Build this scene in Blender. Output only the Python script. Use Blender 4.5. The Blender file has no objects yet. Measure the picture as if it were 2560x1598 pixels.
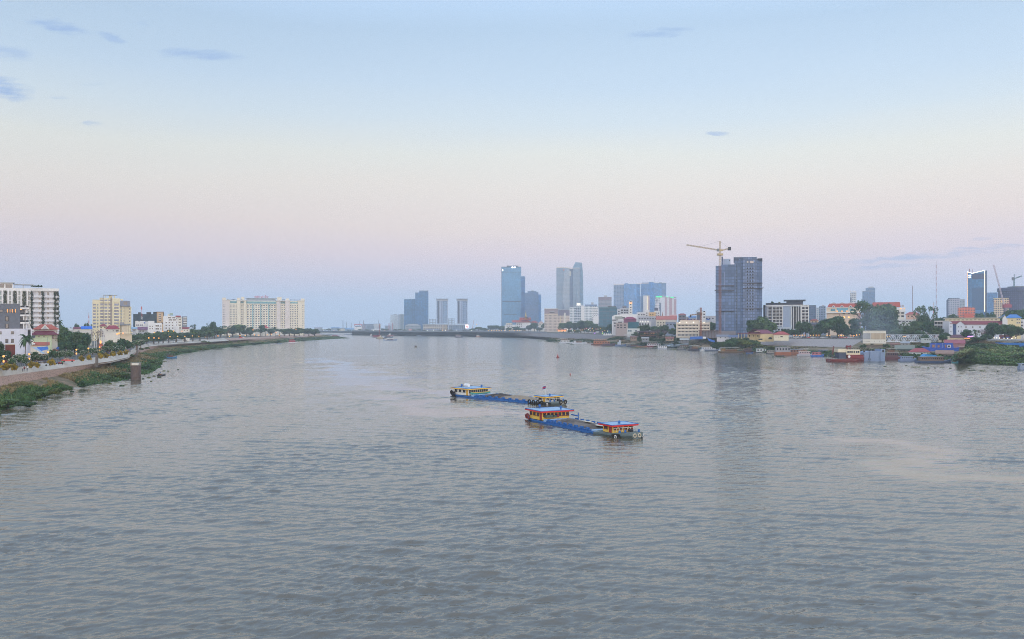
import bpy, bmesh, math, random
import numpy as np
from mathutils import Vector, Matrix
random.seed(7)
R = math.radians
scene = bpy.context.scene
COL = scene.collection
# ---------------------------------------------------------------- camera, world, light
F, VH, CH = 2100.0, 820.0, 20.0          # focal length in photo pixels, horizon row, eye height above the river
cam_data = bpy.data.cameras.new('camera')
cam_data.sensor_width = 36.0
cam_data.lens = F / 2560 * 36
cam_data.shift_y = (VH - 799) / 2560
cam_data.clip_start = 0.5
cam_data.clip_end = 40000
cam = bpy.data.objects.new('camera', cam_data)
COL.objects.link(cam)
cam.location = (0, 0, CH)
cam.rotation_euler = (R(90), 0, 0)
scene.camera = cam
scene.view_settings.view_transform = 'Standard'
scene.view_settings.look = 'None'
scene.view_settings.exposure = 0.33
scene.view_settings.gamma = 1.0
scene.cycles.use_denoising = True; scene.cycles.denoising_prefilter = 'FAST'; scene.cycles.use_adaptive_sampling = False
scene.cycles.filter_width = 0.95
scene.cycles.max_bounces = 8
scene.cycles.diffuse_bounces = 3
scene.cycles.glossy_bounces = 3
scene.cycles.transparent_max_bounces = 8
scene.cycles.volume_bounces = 2
scene.cycles.sample_clamp_indirect = 6.0

def lin(c):
    return tuple(x / 12.92 if x <= 0.04045 else ((x + 0.055) / 1.055) ** 2.4 for x in c)

def rgb(r, g, b):
    return lin((r / 255, g / 255, b / 255)) + (1,)

class NT:
    """small node-tree helper"""
    def __init__(s, tree):
        s.t = tree; s.n = tree.nodes; s.l = tree.links
    def new(s, typ, **kw):
        n = s.n.new(typ)
        for k, v in kw.items():
            setattr(n, k, v)
        return n
    def set(s, sock, v):
        if hasattr(v, 'is_output'):
            s.l.new(v, sock)
        else:
            sock.default_value = v
    def math(s, op, a, b=None, c=None, clamp=False):
        n = s.new('ShaderNodeMath', operation=op, use_clamp=clamp)
        for i, v in enumerate((a, b, c)):
            if v is not None:
                s.set(n.inputs[i], v)
        return n.outputs[0]
    def mix(s, fac, a, b, blend='MIX'):
        n = s.new('ShaderNodeMix', data_type='RGBA', blend_type=blend)
        s.set(n.inputs[0], fac); s.set(n.inputs[6], a); s.set(n.inputs[7], b)
        return n.outputs[2]
    def ramp(s, fac, stops, interp='LINEAR'):
        n = s.new('ShaderNodeValToRGB')
        s.set(n.inputs[0], fac)
        e = n.color_ramp.elements
        n.color_ramp.interpolation = interp
        while len(e) < len(stops):
            e.new(0.5)
        for x, (p, c) in zip(e, stops):
            x.position = p; x.color = c if len(c) == 4 else tuple(c) + (1,)
        return n.outputs[0]
    def smooth(s, x, a, b):
        n = s.new('ShaderNodeMapRange', interpolation_type='SMOOTHSTEP')
        s.set(n.inputs[0], x); n.inputs[1].default_value = a; n.inputs[2].default_value = b
        return n.outputs[0]
    def noise(s, vec, scale, detail=2, rough=0.5, dist=0.0, col=False):
        n = s.new('ShaderNodeTexNoise')
        if vec is not None: s.set(n.inputs['Vector'], vec)
        n.inputs['Scale'].default_value = scale; n.inputs['Detail'].default_value = detail
        n.inputs['Roughness'].default_value = rough; n.inputs['Distortion'].default_value = dist
        return n.outputs[1 if col else 0]
    def mapping(s, vec, scale=(1, 1, 1), rot=(0, 0, 0), loc=(0, 0, 0)):
        n = s.new('ShaderNodeMapping')
        s.set(n.inputs[0], vec)
        n.inputs[1].default_value = loc; n.inputs[2].default_value = rot; n.inputs[3].default_value = scale
        return n.outputs[0]
    def sep(s, vec):
        n = s.new('ShaderNodeSeparateXYZ'); s.set(n.inputs[0], vec)
        return n.outputs
    def comb(s, x, y, z):
        n = s.new('ShaderNodeCombineXYZ')
        for i, v in enumerate((x, y, z)):
            s.set(n.inputs[i], v)
        return n.outputs[0]

# the sun has just set behind the camera, to its right (the river is seen in the twilight opposite it)
SUN_EL, SUN_AZ = R(4), R(152)            # azimuth clockwise from the view direction
def build_world():
    w = bpy.data.worlds.new('World'); scene.world = w; w.use_nodes = True
    t = NT(w.node_tree); t.n.clear()
    out = t.new('ShaderNodeOutputWorld'); bg = t.new('ShaderNodeBackground')
    tc = t.new('ShaderNodeTexCoord')
    d = tc.outputs['Generated']
    x, y, z = t.sep(d)
    el = t.math('MAXIMUM', z, 0.0)
    # anti-twilight sky: blue-grey earth shadow, pink belt, pale cream, blue above
    S = [(0.000, rgb(176, 198, 226)), (0.030, rgb(180, 198, 226)), (0.052, rgb(194, 195, 215)), (0.085, rgb(211, 199, 206)),
         (0.120, rgb(218, 206, 202)), (0.165, rgb(218, 213, 207)), (0.200, rgb(213, 216, 212)), (0.235, rgb(197, 211, 221)),
         (0.275, rgb(184, 204, 223)), (0.330, rgb(171, 195, 219)), (0.400, (.45, .63, .88)), (0.55, (.42, .60, .9)), (1.0, (.42, .58, .86))]
    warp = t.noise(t.mapping(d, scale=(1.5, 1.5, 9)), 1.6, 2, 0.5)
    el2 = t.math('MULTIPLY_ADD', t.math('SUBTRACT', warp, 0.5), 0.035, el)
    low = t.smooth(el, 0.02, 0.14)
    el3 = t.math('ADD', el, t.math('MULTIPLY', t.math('SUBTRACT', el2, el), low))
    # the sky brightens a little towards the sun's side (right)
    front = t.ramp(el3, S)
    side = t.math('MULTIPLY_ADD', t.smooth(x, -0.62, 0.25), 0.10, 0.895)
    n = t.new('ShaderNodeVectorMath', operation='SCALE'); t.set(n.inputs[0], front); t.set(n.inputs[3], side)
    front = n.outputs[0]
    # wispy grey-blue clouds, each at its own direction: (x/y, z/y, half width, half height, strength, tilt)
    yy = t.math('MAXIMUM', y, 0.05)
    tx = t.math('DIVIDE', x, yy); tz = t.math('DIVIDE', z, yy)
    cl = [(147, 67, 75, 17, .78, .20), (272, 93, 42, 13, .6, .18), (505, 136, 95, 15, .7, .05), (430, 133, 34, 12, .35, 0), (5, 133, 80, 20, .5, .05),
          (10, 222, 70, 30, .85, .20), (140, 244, 26, 5, .35, .02), (225, 309, 24, 6, .45, 0), (1650, 82, 85, 14, .6, -.12), (1790, 337, 42, 6, .6, 0),
          (2330, 640, 200, 9, .62, -.07), (2180, 668, 150, 6, .42, -.03), (2480, 618, 120, 5, .45, -.05), (2080, 655, 90, 4, .3, -.04), (2450, 598, 30, 5, .3, 0), (360, 58, 16, 9, .22, 0), (230, 212, 40, 4, .2, 0)]
    wob = t.noise(t.comb(t.math('MULTIPLY', tx, 30), t.math('MULTIPLY', tz, 90), 0.0), 1.0, 4, 0.6, col=True)
    wx, wz, _ = t.sep(wob)
    cx = t.math('MULTIPLY_ADD', t.math('SUBTRACT', wx, .5), 0.050, tx)
    cz = t.math('MULTIPLY_ADD', t.math('SUBTRACT', wz, .5), 0.013, tz)
    total = None
    for u, v, hw, hh, st, tilt in cl:
        ax, az = (u - 1280) / F, (VH - v) / F
        dx = t.math('SUBTRACT', cx, ax)
        dz = t.math('ADD', t.math('SUBTRACT', cz, az), t.math('MULTIPLY', dx, tilt))
        r2 = t.math('ADD', t.math('POWER', t.math('DIVIDE', dx, hw / F), 2.0), t.math('POWER', t.math('DIVIDE', dz, hh / F), 2.0))
        m = t.math('MULTIPLY', t.math('SUBTRACT', 1.0, t.smooth(r2, 0.0, 1.35)), st)
        total = m if total is None else t.math('MAXIMUM', total, m)
    fine = t.noise(t.comb(t.math('MULTIPLY', tx, 22), t.math('MULTIPLY', tz, 120), 3.0), 1.0, 5, 0.6)
    total = t.math('MULTIPLY', total, t.smooth(fine, 0.25, 0.62))
    total = t.math('MULTIPLY', total, t.smooth(y, 0.3, 0.5))
    front = t.mix(total, front, rgb(140, 168, 208))
    # the sunset half of the sky behind the camera
    sky = t.new('ShaderNodeTexSky', sky_type='NISHITA', sun_disc=False)
    sky.sun_elevation = SUN_EL; sky.sun_rotation = SUN_AZ
    sky.air_density = 1.3; sky.dust_density = 2.0; sky.ozone_density = 2.0
    n = t.new('ShaderNodeVectorMath', operation='SCALE'); t.set(n.inputs[0], sky.outputs[0]); n.inputs[3].default_value = WORLD_BACK
    glow = t.ramp(el, [(0.0, (1.5, 1.18, 0.92)), (0.10, (1.55, 1.36, 1.18)), (0.35, (1.35, 1.38, 1.46)), (1.0, (0.50, 0.65, 0.88))])
    back = t.mix(1.0, glow, n.outputs[0], 'ADD')
    col = t.mix(t.math('SUBTRACT', 1.0, t.smooth(y, -0.45, 0.15)), front, back)
    t.l.new(col, bg.inputs[0]); bg.inputs[1].default_value = 1.0
    t.l.new(bg.outputs[0], out.inputs[0])
WORLD_BACK = 0.02
build_world()
sun = bpy.data.lights.new('sun', 'SUN'); sun.energy = 0.45; sun.angle = R(20); sun.color = (1.0, 0.83, 0.68)
so = bpy.data.objects.new('sun', sun); COL.objects.link(so)
dv = Vector((math.sin(SUN_AZ) * math.cos(SUN_EL), math.cos(SUN_AZ) * math.cos(SUN_EL), math.sin(SUN_EL)))
so.rotation_euler = dv.to_track_quat('Z', 'Y').to_euler()
HAZE = 0.000165

# ---------------------------------------------------------------- places: photo pixel + depth (or height) -> metres
def PX(u, D): return (u - 1280) * D / F
def PZ(v, D): return CH - (v - VH) * D / F
def DG(v, z=0.0): return (CH - z) * F / (v - VH)       # depth of the point of height z seen on row v
def PG(u, v, z=0.0):
    D = DG(v, z); return Vector((PX(u, D), D, z))

# ---------------------------------------------------------------- mesh builder
class MB:
    def __init__(s): s.v = []; s.f = []; s.m = []
    def poly(s, pts, mi=0):
        i = len(s.v); s.v += [tuple(p) for p in pts]; s.f.append(tuple(range(i, i + len(pts)))); s.m.append(mi); return s
    def box(s, x0, x1, y0, y1, z0, z1, mi=0, M=None):
        p = [(x0, y0, z0), (x1, y0, z0), (x1, y1, z0), (x0, y1, z0), (x0, y0, z1), (x1, y0, z1), (x1, y1, z1), (x0, y1, z1)]
        if M is not None: p = [tuple(M @ Vector(q)) for q in p]
        i = len(s.v); s.v += p
        for q in ((0, 3, 2, 1), (4, 5, 6, 7), (0, 1, 5, 4), (1, 2, 6, 5), (2, 3, 7, 6), (3, 0, 4, 7)):
            s.f.append(tuple(i + k for k in q)); s.m.append(mi)
        return s
    def prism(s, pts, z0, z1, mi=0):
        """pts: plan outline, counter-clockwise"""
        n = len(pts); i = len(s.v)
        s.v += [(x, y, z0) for x, y in pts] + [(x, y, z1) for x, y in pts]
        s.f.append(tuple(i + k for k in range(n - 1, -1, -1))); s.m.append(mi)
        s.f.append(tuple(i + n + k for k in range(n))); s.m.append(mi)
        for k in range(n):
            a, b = i + k, i + (k + 1) % n
            s.f.append((a, b, b + n, a + n)); s.m.append(mi)
        return s
    def extr(s, pts, y0, y1, mi=0):
        """pts: outline in x,z (seen from -y, counter-clockwise), extruded along y"""
        n = len(pts); i = len(s.v)
        s.v += [(x, y0, z) for x, z in pts] + [(x, y1, z) for x, z in pts]
        s.f.append(tuple(i + k for k in range(n))); s.m.append(mi)
        s.f.append(tuple(i + n + k for k in range(n - 1, -1, -1))); s.m.append(mi)
        for k in range(n):
            a, b = i + k, i + (k + 1) % n
            s.f.append((b, a, a + n, b + n)); s.m.append(mi)
        return s
    def tube(s, pts, rad, n=6, mi=0, cap=True):
        pts = [Vector(p) for p in pts]
        rad = rad if isinstance(rad, (list, tuple)) else [rad] * len(pts)
        rings = []
        for k, p in enumerate(pts):
            d = (pts[min(k + 1, len(pts) - 1)] - pts[max(k - 1, 0)]).normalized()
            a = d.cross(Vector((0, 0, 1)) if abs(d.z) < 0.9 else Vector((1, 0, 0))).normalized(); b = d.cross(a)
            i = len(s.v); rings.append(i)
            for q in range(n):
                t = 2 * math.pi * q / n
                s.v.append(tuple(p + (a * math.cos(t) + b * math.sin(t)) * rad[k]))
        for i, j in zip(rings, rings[1:]):
            for q in range(n):
                r = (q + 1) % n
                s.f.append((i + q, j + q, j + r, i + r)); s.m.append(mi)
        if cap:
            s.f.append(tuple(rings[0] + q for q in range(n))); s.m.append(mi)
            s.f.append(tuple(rings[-1] + q for q in range(n - 1, -1, -1))); s.m.append(mi)
        return s
    def lathe(s, prof, n=12, mi=0, c=(0, 0)):
        """prof: (radius, z) from bottom to top"""
        rings = []
        for r, z in prof:
            i = len(s.v); rings.append(i)
            for q in range(n):
                t = 2 * math.pi * q / n
                s.v.append((c[0] + r * math.cos(t), c[1] + r * math.sin(t), z))
        for i, j in zip(rings, rings[1:]):
            for q in range(n):
                r = (q + 1) % n
                s.f.append((i + q, i + r, j + r, j + q)); s.m.append(mi)
        s.f.append(tuple(rings[0] + q for q in range(n - 1, -1, -1))); s.m.append(mi)
        s.f.append(tuple(rings[-1] + q for q in range(n))); s.m.append(mi)
        return s
    def mesh(s, name, mats, smooth=False):
        me = bpy.data.meshes.new(name)
        me.from_pydata(s.v, [], s.f)
        for m in (mats if isinstance(mats, (list, tuple)) else [mats]): me.materials.append(m)
        if any(s.m): me.polygons.foreach_set('material_index', s.m)
        if smooth: me.polygons.foreach_set('use_smooth', [True] * len(s.f))
        me.update()
        return me
    def build(s, name, mats, parent=None, smooth=False, loc=None):
        return link(name, s.mesh(name, mats, smooth), parent, loc)

def link(name, me, parent=None, loc=None, rz=0.0, scale=None):
    o = bpy.data.objects.new(name, me); COL.objects.link(o)
    if parent is not None: o.parent = parent
    if loc is not None: o.location = loc
    if rz: o.rotation_euler = (0, 0, rz)
    if scale is not None: o.scale = scale
    return o
def tag(o, label, cat, group=None, kind=None):
    o['label'] = label; o['category'] = cat
    if group: o['group'] = group
    if kind: o['kind'] = kind
    return o
def thing(name, label, cat, loc=(0, 0, 0), rz=0.0, group=None):
    o = link(name, None, None, loc, rz); o.empty_display_size = 0.5
    return tag(o, label, cat, group)
def setting(o, kind='structure'):
    o['kind'] = kind; return o
def copy_tree(root, loc, rz=0.0, label=None, group=None, scale=None):
    c = root.copy(); COL.objects.link(c); c.location = loc; c.rotation_euler = (0, 0, rz)
    if scale is not None: c.scale = scale if isinstance(scale, (tuple, list)) else (scale,) * 3
    if label: c['label'] = label
    if group: c['group'] = group
    for ch in list(root.children):
        d = ch.copy(); COL.objects.link(d); d.parent = c
        for g in list(ch.children):
            e = g.copy(); COL.objects.link(e); e.parent = d
    return c

# ---------------------------------------------------------------- materials
MATS = {}
def mat_new(name):
    m = bpy.data.materials.new(name); m.use_nodes = True
    t = NT(m.node_tree)
    b = t.n['Principled BSDF']
    return m, t, b
def paint(c, rough=0.6, var=0.12, scale=0.6, metal=0.0, streak=True):
    """painted or plastered surface with faint mottling and rain streaks"""
    key = ('paint', c, rough, var, scale, metal)
    if key in MATS: return MATS[key]
    m, t, b = mat_new('paint'); c4 = rgb(*c)
    tc = t.new('ShaderNodeTexCoord').outputs['Object']
    n1 = t.noise(tc, scale, 4, 0.6)
    n2 = t.noise(t.mapping(tc, scale=(1.6, 1.6, 0.12)), scale * 2.2, 3, 0.6)
    f = t.math('MULTIPLY_ADD', t.math('ADD', n1, n2), var * 1.1, 1 - var * 1.15)
    n = t.new('ShaderNodeVectorMath', operation='SCALE'); n.inputs[0].default_value = c4[:3]; t.set(n.inputs[3], f)
    t.l.new(n.outputs[0], b.inputs['Base Color'])
    b.inputs['Roughness'].default_value = rough; b.inputs['Metallic'].default_value = metal
    MATS[key] = m; return m
def glass(c=(40, 58, 80), rough=0.12):
    key = ('glass', c, rough)
    if key in MATS: return MATS[key]
    m, t, b = mat_new('window_glass')
    tc = t.new('ShaderNodeTexCoord').outputs['Object']
    oi = t.new('ShaderNodeObjectInfo')
    f = t.math('MULTIPLY_ADD', oi.outputs['Random'], 0.7, 0.65)
    f = t.math('MULTIPLY', f, t.math('MULTIPLY_ADD', t.noise(tc, 0.9, 2), 0.6, 0.7))
    n = t.new('ShaderNodeVectorMath', operation='SCALE'); n.inputs[0].default_value = rgb(*c)[:3]; t.set(n.inputs[3], f)
    t.l.new(n.outputs[0], b.inputs['Base Color'])
    b.inputs['Roughness'].default_value = rough; b.inputs['IOR'].default_value = 1.5
    MATS[key] = m; return m
def facade(wall, pane, fh=3.3, cw=1.6, band=0.3, post=0.15, rough=0.25, wrough=0.6, var=0.5, z0=0.0, jit=0.15, sat=1):
    """curtain wall or distant windowed wall: floors fh high, bays cw wide; band/post = solid share of each floor / bay"""
    if sat and pane[2] > pane[0] + 25:
        q = sum(pane) / 3; pane = tuple(min(250, max(8, round(q + (c - q) * 1.15 + a))) for c, a in zip(pane, (10, 24, 14)))
    key = ('facade', wall, pane, fh, cw, band, post, rough, var, z0)
    if key in MATS: return MATS[key]
    m, t, b = mat_new('facade')
    tc = t.new('ShaderNodeTexCoord').outputs['Object']
    x, y, z = t.sep(tc)
    geo = t.new('ShaderNodeNewGeometry'); 
    vt = t.new('ShaderNodeVectorTransform', vector_type='NORMAL', convert_from='WORLD', convert_to='OBJECT'); t.l.new(geo.outputs['True Normal'], vt.inputs[0])
    nx, ny, nz = t.sep(vt.outputs[0])
    s = t.math('SUBTRACT', t.math('MULTIPLY', x, ny), t.math('MULTIPLY', y, nx))     # distance along the wall
    zf = t.math('DIVIDE', t.math('SUBTRACT', z, z0), fh); sf = t.math('DIVIDE', s, cw)
    fz = t.math('FRACT', zf); fs = t.math('FRACT', t.math('ADD', sf, 0.5))
    g = t.math('MULTIPLY', t.math('GREATER_THAN', fz, band), t.math('GREATER_THAN', fs, post))
    g = t.math('MULTIPLY', g, t.math('LESS_THAN', t.math('ABSOLUTE', nz), 0.5))
    wn = t.new('ShaderNodeTexWhiteNoise', noise_dimensions='3D')
    t.l.new(t.comb(t.math('FLOOR', t.math('ADD', sf, 0.5)), t.math('FLOOR', zf), t.math('ROUND', t.math('MULTIPLY', nx, 3))), wn.inputs[0])
    big = t.noise(tc, 0.022, 3, 0.55)
    pv = t.math('MULTIPLY', t.math('MULTIPLY_ADD', wn.outputs[0], var, 1 - var / 2), t.math('MULTIPLY_ADD', big, 0.9, 0.55))
    n = t.new('ShaderNodeVectorMath', operation='SCALE'); n.inputs[0].default_value = rgb(*pane)[:3]; t.set(n.inputs[3], pv)
    n2 = t.new('ShaderNodeVectorMath', operation='SCALE'); n2.inputs[0].default_value = rgb(*wall)[:3]
    t.set(n2.inputs[3], t.math('MULTIPLY_ADD', t.noise(tc, 0.15, 4, 0.6), jit * 2, 1 - jit))
    t.l.new(t.mix(g, n2.outputs[0], n.outputs[0]), b.inputs['Base Color'])
    t.set(b.inputs['Roughness'], t.math('MULTIPLY_ADD', g, rough - wrough, wrough))
    MATS[key] = m; return m
def lamp(c, strength):
    key = ('lamp', c, strength)
    if key in MATS: return MATS[key]
    m, t, b = mat_new('lit_lamp')
    b.inputs['Base Color'].default_value = rgb(*c); b.inputs['Emission Color'].default_value = rgb(*c)
    b.inputs['Emission Strength'].default_value = strength
    MATS[key] = m; return m
def leafy(a, b_, scale=0.35, rough=0.7):
    key = ('leaf', a, b_, scale)
    if key in MATS: return MATS[key]
    m, t, b = mat_new('foliage')
    tc = t.new('ShaderNodeTexCoord').outputs['Object']
    oi = t.new('ShaderNodeObjectInfo')
    n1 = t.noise(tc, scale, 3, 0.6); n2 = t.noise(tc, scale * 7, 2, 0.6)
    f = t.smooth(t.math('MULTIPLY_ADD', n2, 0.45, t.math('MULTIPLY', n1, 0.8)), 0.38, 0.85)
    c = t.mix(f, rgb(*a), rgb(*b_))
    n = t.new('ShaderNodeVectorMath', operation='SCALE'); t.set(n.inputs[0], c)
    t.set(n.inputs[3], t.math('MULTIPLY_ADD', oi.outputs['Random'], 0.5, 0.75))
    t.l.new(n.outputs[0], b.inputs['Base Color'])
    b.inputs['Roughness'].default_value = rough
    b.inputs['Specular IOR Level'].default_value = 0.25
    MATS[key] = m; return m
# ---------------------------------------------------------------- river
def build_water():
    m, t, b = mat_new('river_water')
    geo = t.new('ShaderNodeNewGeometry'); p = geo.outputs['Position']
    x, y, z = t.sep(p)
    # calmer, smoother tongues of water: old wakes and current lines
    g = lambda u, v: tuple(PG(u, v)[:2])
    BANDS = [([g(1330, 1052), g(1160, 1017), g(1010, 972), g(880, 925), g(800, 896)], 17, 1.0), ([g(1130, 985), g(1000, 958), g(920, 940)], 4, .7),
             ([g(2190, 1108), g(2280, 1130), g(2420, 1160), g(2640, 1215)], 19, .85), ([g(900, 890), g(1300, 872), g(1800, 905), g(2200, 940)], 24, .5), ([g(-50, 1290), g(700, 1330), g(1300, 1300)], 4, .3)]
    far = t.smooth(y, 200.0, 600.0)
    w2 = t.noise(t.mapping(p, scale=(0.5, 1.0, 1), rot=(0, 0, R(-14))), 3.0, 3, 0.6, 0.5)
    w1 = t.noise(t.mapping(p, scale=(0.5, 1.0, 1), rot=(0, 0, R(8))), 0.62, 3, 0.55, 0.4)
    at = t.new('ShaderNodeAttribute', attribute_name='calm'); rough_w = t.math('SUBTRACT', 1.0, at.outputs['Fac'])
    h = t.math('MULTIPLY', w2, t.math('MULTIPLY', rough_w, 0.03))
    h = t.math('MULTIPLY_ADD', t.math('MULTIPLY', w1, far), t.math('MULTIPLY', rough_w, 0.22), h)
    bp = t.new('ShaderNodeBump'); bp.inputs['Strength'].default_value = 1.0; bp.inputs['Distance'].default_value = 1.0
    bp.inputs['Filter Width'].default_value = 0.01
    t.l.new(h, bp.inputs['Height'])
    t.l.new(bp.outputs[0], b.inputs['Normal'])
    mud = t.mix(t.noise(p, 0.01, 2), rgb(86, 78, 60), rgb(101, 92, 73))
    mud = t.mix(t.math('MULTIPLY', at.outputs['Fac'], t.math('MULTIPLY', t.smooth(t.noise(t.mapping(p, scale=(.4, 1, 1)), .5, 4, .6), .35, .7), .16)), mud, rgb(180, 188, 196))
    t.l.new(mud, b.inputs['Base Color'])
    b.inputs['Specular Tint'].default_value = (.88, .97, 1, 1); t.set(b.inputs['Roughness'], t.math('MULTIPLY', t.math('MULTIPLY_ADD', far, 0.11, 0.03), t.math('MULTIPLY_ADD', at.outputs['Fac'], -.55, 1.0))); b.inputs['IOR'].default_value = 1.95
    # near water: real waves, a sum of wind-driven wave trains; far water: a plain sheet whose small waves are its roughness
    D0, D1, SX = 30.0, 620.0, 1.12
    ys = [D0]
    while ys[-1] < D1: ys.append(ys[-1] * 1.0021)
    ys = np.array(ys); ss = np.linspace(-SX, SX, 1480)
    Y = np.repeat(ys[:, None], len(ss), 1); X = ys[:, None] * ss[None, :]
    rg = np.random.default_rng(5)
    def vnoise(x, y, sc, seed):
        g = np.random.default_rng(seed).random((256, 256)); x = x * sc; y = y * sc; xi = np.floor(x).astype(int); yi = np.floor(y).astype(int)
        fx = x - xi; fy = y - yi; fx = fx * fx * (3 - 2 * fx); fy = fy * fy * (3 - 2 * fy); q = lambda a, b: g[(xi + a) % 256, (yi + b) % 256]
        return (q(0, 0) * (1 - fx) + q(1, 0) * fx) * (1 - fy) + (q(0, 1) * (1 - fx) + q(1, 1) * fx) * fy
    calm_n = np.zeros_like(X)
    for pts, w, st in BANDS:
        wob = (vnoise(X, Y, .05, 3) - .5) * w * 2.2 + (vnoise(X, Y, .2, 4) - .5) * w * .8
        for (x0, y0), (x1, y1) in zip(pts, pts[1:]):
            L = math.hypot(x1 - x0, y1 - y0); ux, uy = (x1 - x0) / L, (y1 - y0) / L; dx, dy = X - x0, Y - y0
            q = dx * ux + dy * uy; q = q - np.clip(q, 0, L); n = dx * uy - dy * ux + wob; r = np.sqrt(n * n + q * q)
            k = np.clip((w - r) / w, 0, 1); calm_n = np.maximum(calm_n, k * k * (3 - 2 * k) * st)
    calm_n = np.clip(calm_n * (.75 + .7 * vnoise(X * .5, Y, .16, 12) * vnoise(X * .6, Y, .5, 13) * 1.6), 0, 1)
    patch = vnoise(X * 1.0, Y * .55, .03, 8) * .55 + vnoise(X, Y * .7, .09, 9) * .45
    amp = (1 - .15 * np.clip((Y - 120) / 300, 0, 1)) * np.clip(.35 + (patch - .3) * 1.5, .4, 1.3) * 1.15 * (1 - calm_n * .93)
    dxs = Y * (2 * SX / len(ss)); H = np.zeros_like(X); fade = np.clip((D1 - Y) / 160, 0, 1)
    for k in range(48):
        lam = .48 * (5.2 / .48) ** (rg.random() ** 1.25); th = math.pi / 2 + R(14) + rg.normal(0, .40); a = .0135 * lam ** .92 * rg.uniform(.5, 1.3)
        kx, ky = math.cos(th) * 6.283 / lam, math.sin(th) * 6.283 / lam
        res = np.clip(lam / np.maximum(dxs * abs(math.cos(th)) * 3.2, Y * .0021 * 2.8) - .3, 0, 1)
        # wave groups: each train swells and dies away
        grp = .35 + 1.3 * vnoise(X * abs(math.sin(th)) + k * 17.0, Y * .8, .22 / lam ** .5, 20 + k % 6)
        ph = kx * X + ky * Y + rg.uniform(0, 6.28) + (vnoise(X, Y, .35 / lam, 40 + k % 5) - .5) * 3.0
        c = np.sin(ph); H += a * res * grp * (c + .45 * np.sin(2 * ph) + .2 * np.sin(3 * ph)) * .85
    H = H * amp * fade * WAVE
    co = np.stack([X, Y, H], -1).reshape(-1, 3).astype(np.float32); nr, nc = X.shape
    idx = np.arange(nr * nc).reshape(nr, nc); q = np.stack([idx[:-1, :-1], idx[:-1, 1:], idx[1:, 1:], idx[1:, :-1]], -1).reshape(-1, 4).astype(np.int32)
    me = bpy.data.meshes.new('river_water'); me.vertices.add(len(co)); me.vertices.foreach_set('co', co.ravel()); me.loops.add(q.size); me.loops.foreach_set('vertex_index', q.ravel())
    me.polygons.add(len(q)); me.polygons.foreach_set('loop_start', np.arange(0, q.size, 4, dtype=np.int32)); me.polygons.foreach_set('use_smooth', np.ones(len(q), bool)); me.update(calc_edges=True); me.materials.append(m)
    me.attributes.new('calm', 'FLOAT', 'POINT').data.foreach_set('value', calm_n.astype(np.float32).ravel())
    setting(link('river_water', me))
    mb = MB(); W = 5150; e = D1 - 1.0
    yy = [e]
    while yy[-1] < 5000: yy.append(yy[-1] * 1.3)
    yy.append(6350)
    for y0, y1 in zip(yy, yy[1:]):
        for a, b_ in zip(np.linspace(-W, W, 13), np.linspace(-W, W, 13)[1:]): mb.poly([(a, y0, -.004), (b_, y0, -.004), (b_, y1, -.004), (a, y1, -.004)])
    for s in (-1, 1):
        pts = [(s * (SX * D0 - 1), D0 - 1, -.03), (s * (SX * e - 1), e, -.03), (s * W, e, -.03), (s * W, -110, -.03), (s * (SX * D0 - 1), -110, -.03)]
        mb.poly(pts if s < 0 else pts[::-1])
    mb.poly([(-SX * D0 + 1, -110, -.03), (SX * D0 - 1, -110, -.03), (SX * D0 - 1, D0 + .5, -.03), (-SX * D0 + 1, D0 + .5, -.03)])
    setting(mb.build('river_water', m))
WAVE = 0.41
build_water()

# ---------------------------------------------------------------- river banks
def resample(pts, n):
    pts = [Vector(p) for p in pts]
    L = [0]
    for a, b in zip(pts, pts[1:]): L.append(L[-1] + (b - a).length ** 0.5)   # denser near the camera
    out = []
    for k in range(n):
        s = L[-1] * k / (n - 1); j = max(i for i in range(len(L)) if L[i] <= s + 1e-9); j = min(j, len(pts) - 2)
        f = (s - L[j]) / (L[j + 1] - L[j]); out.append(pts[j].lerp(pts[j + 1], f))
    return out
def interp_v(tab, u):
    us = [a for a, _ in tab]; return float(np.interp(u, us, [b for _, b in tab]))
def loft(name, lines, mats, sub=1, rough=0.0, smooth=True, seed=1):
    """strip surface through several world lines of equal length"""
    rnd = random.Random(seed); n = len(lines[0]); rows = []
    for a, b in zip(lines, lines[1:]):
        for k in range(sub):
            rows.append([p.lerp(q, k / sub) for p, q in zip(a, b)])
    rows.append(list(lines[-1]))
    mb = MB()
    for ri, r in enumerate(rows):
        edge = ri in (0, len(rows) - 1)
        for p in r:
            q = Vector(p)
            if not edge and rough: q += Vector((rnd.uniform(-1, 1), rnd.uniform(-1, 1), rnd.uniform(-.6, .6))) * rough
            mb.v.append(tuple(q))
    for i in range(len(rows) - 1):
        for k in range(n - 1):
            a = i * n + k; mb.f.append((a, a + 1, a + 1 + n, a + n)); mb.m.append(0)
    return mb.build(name, mats, None, smooth)

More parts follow.
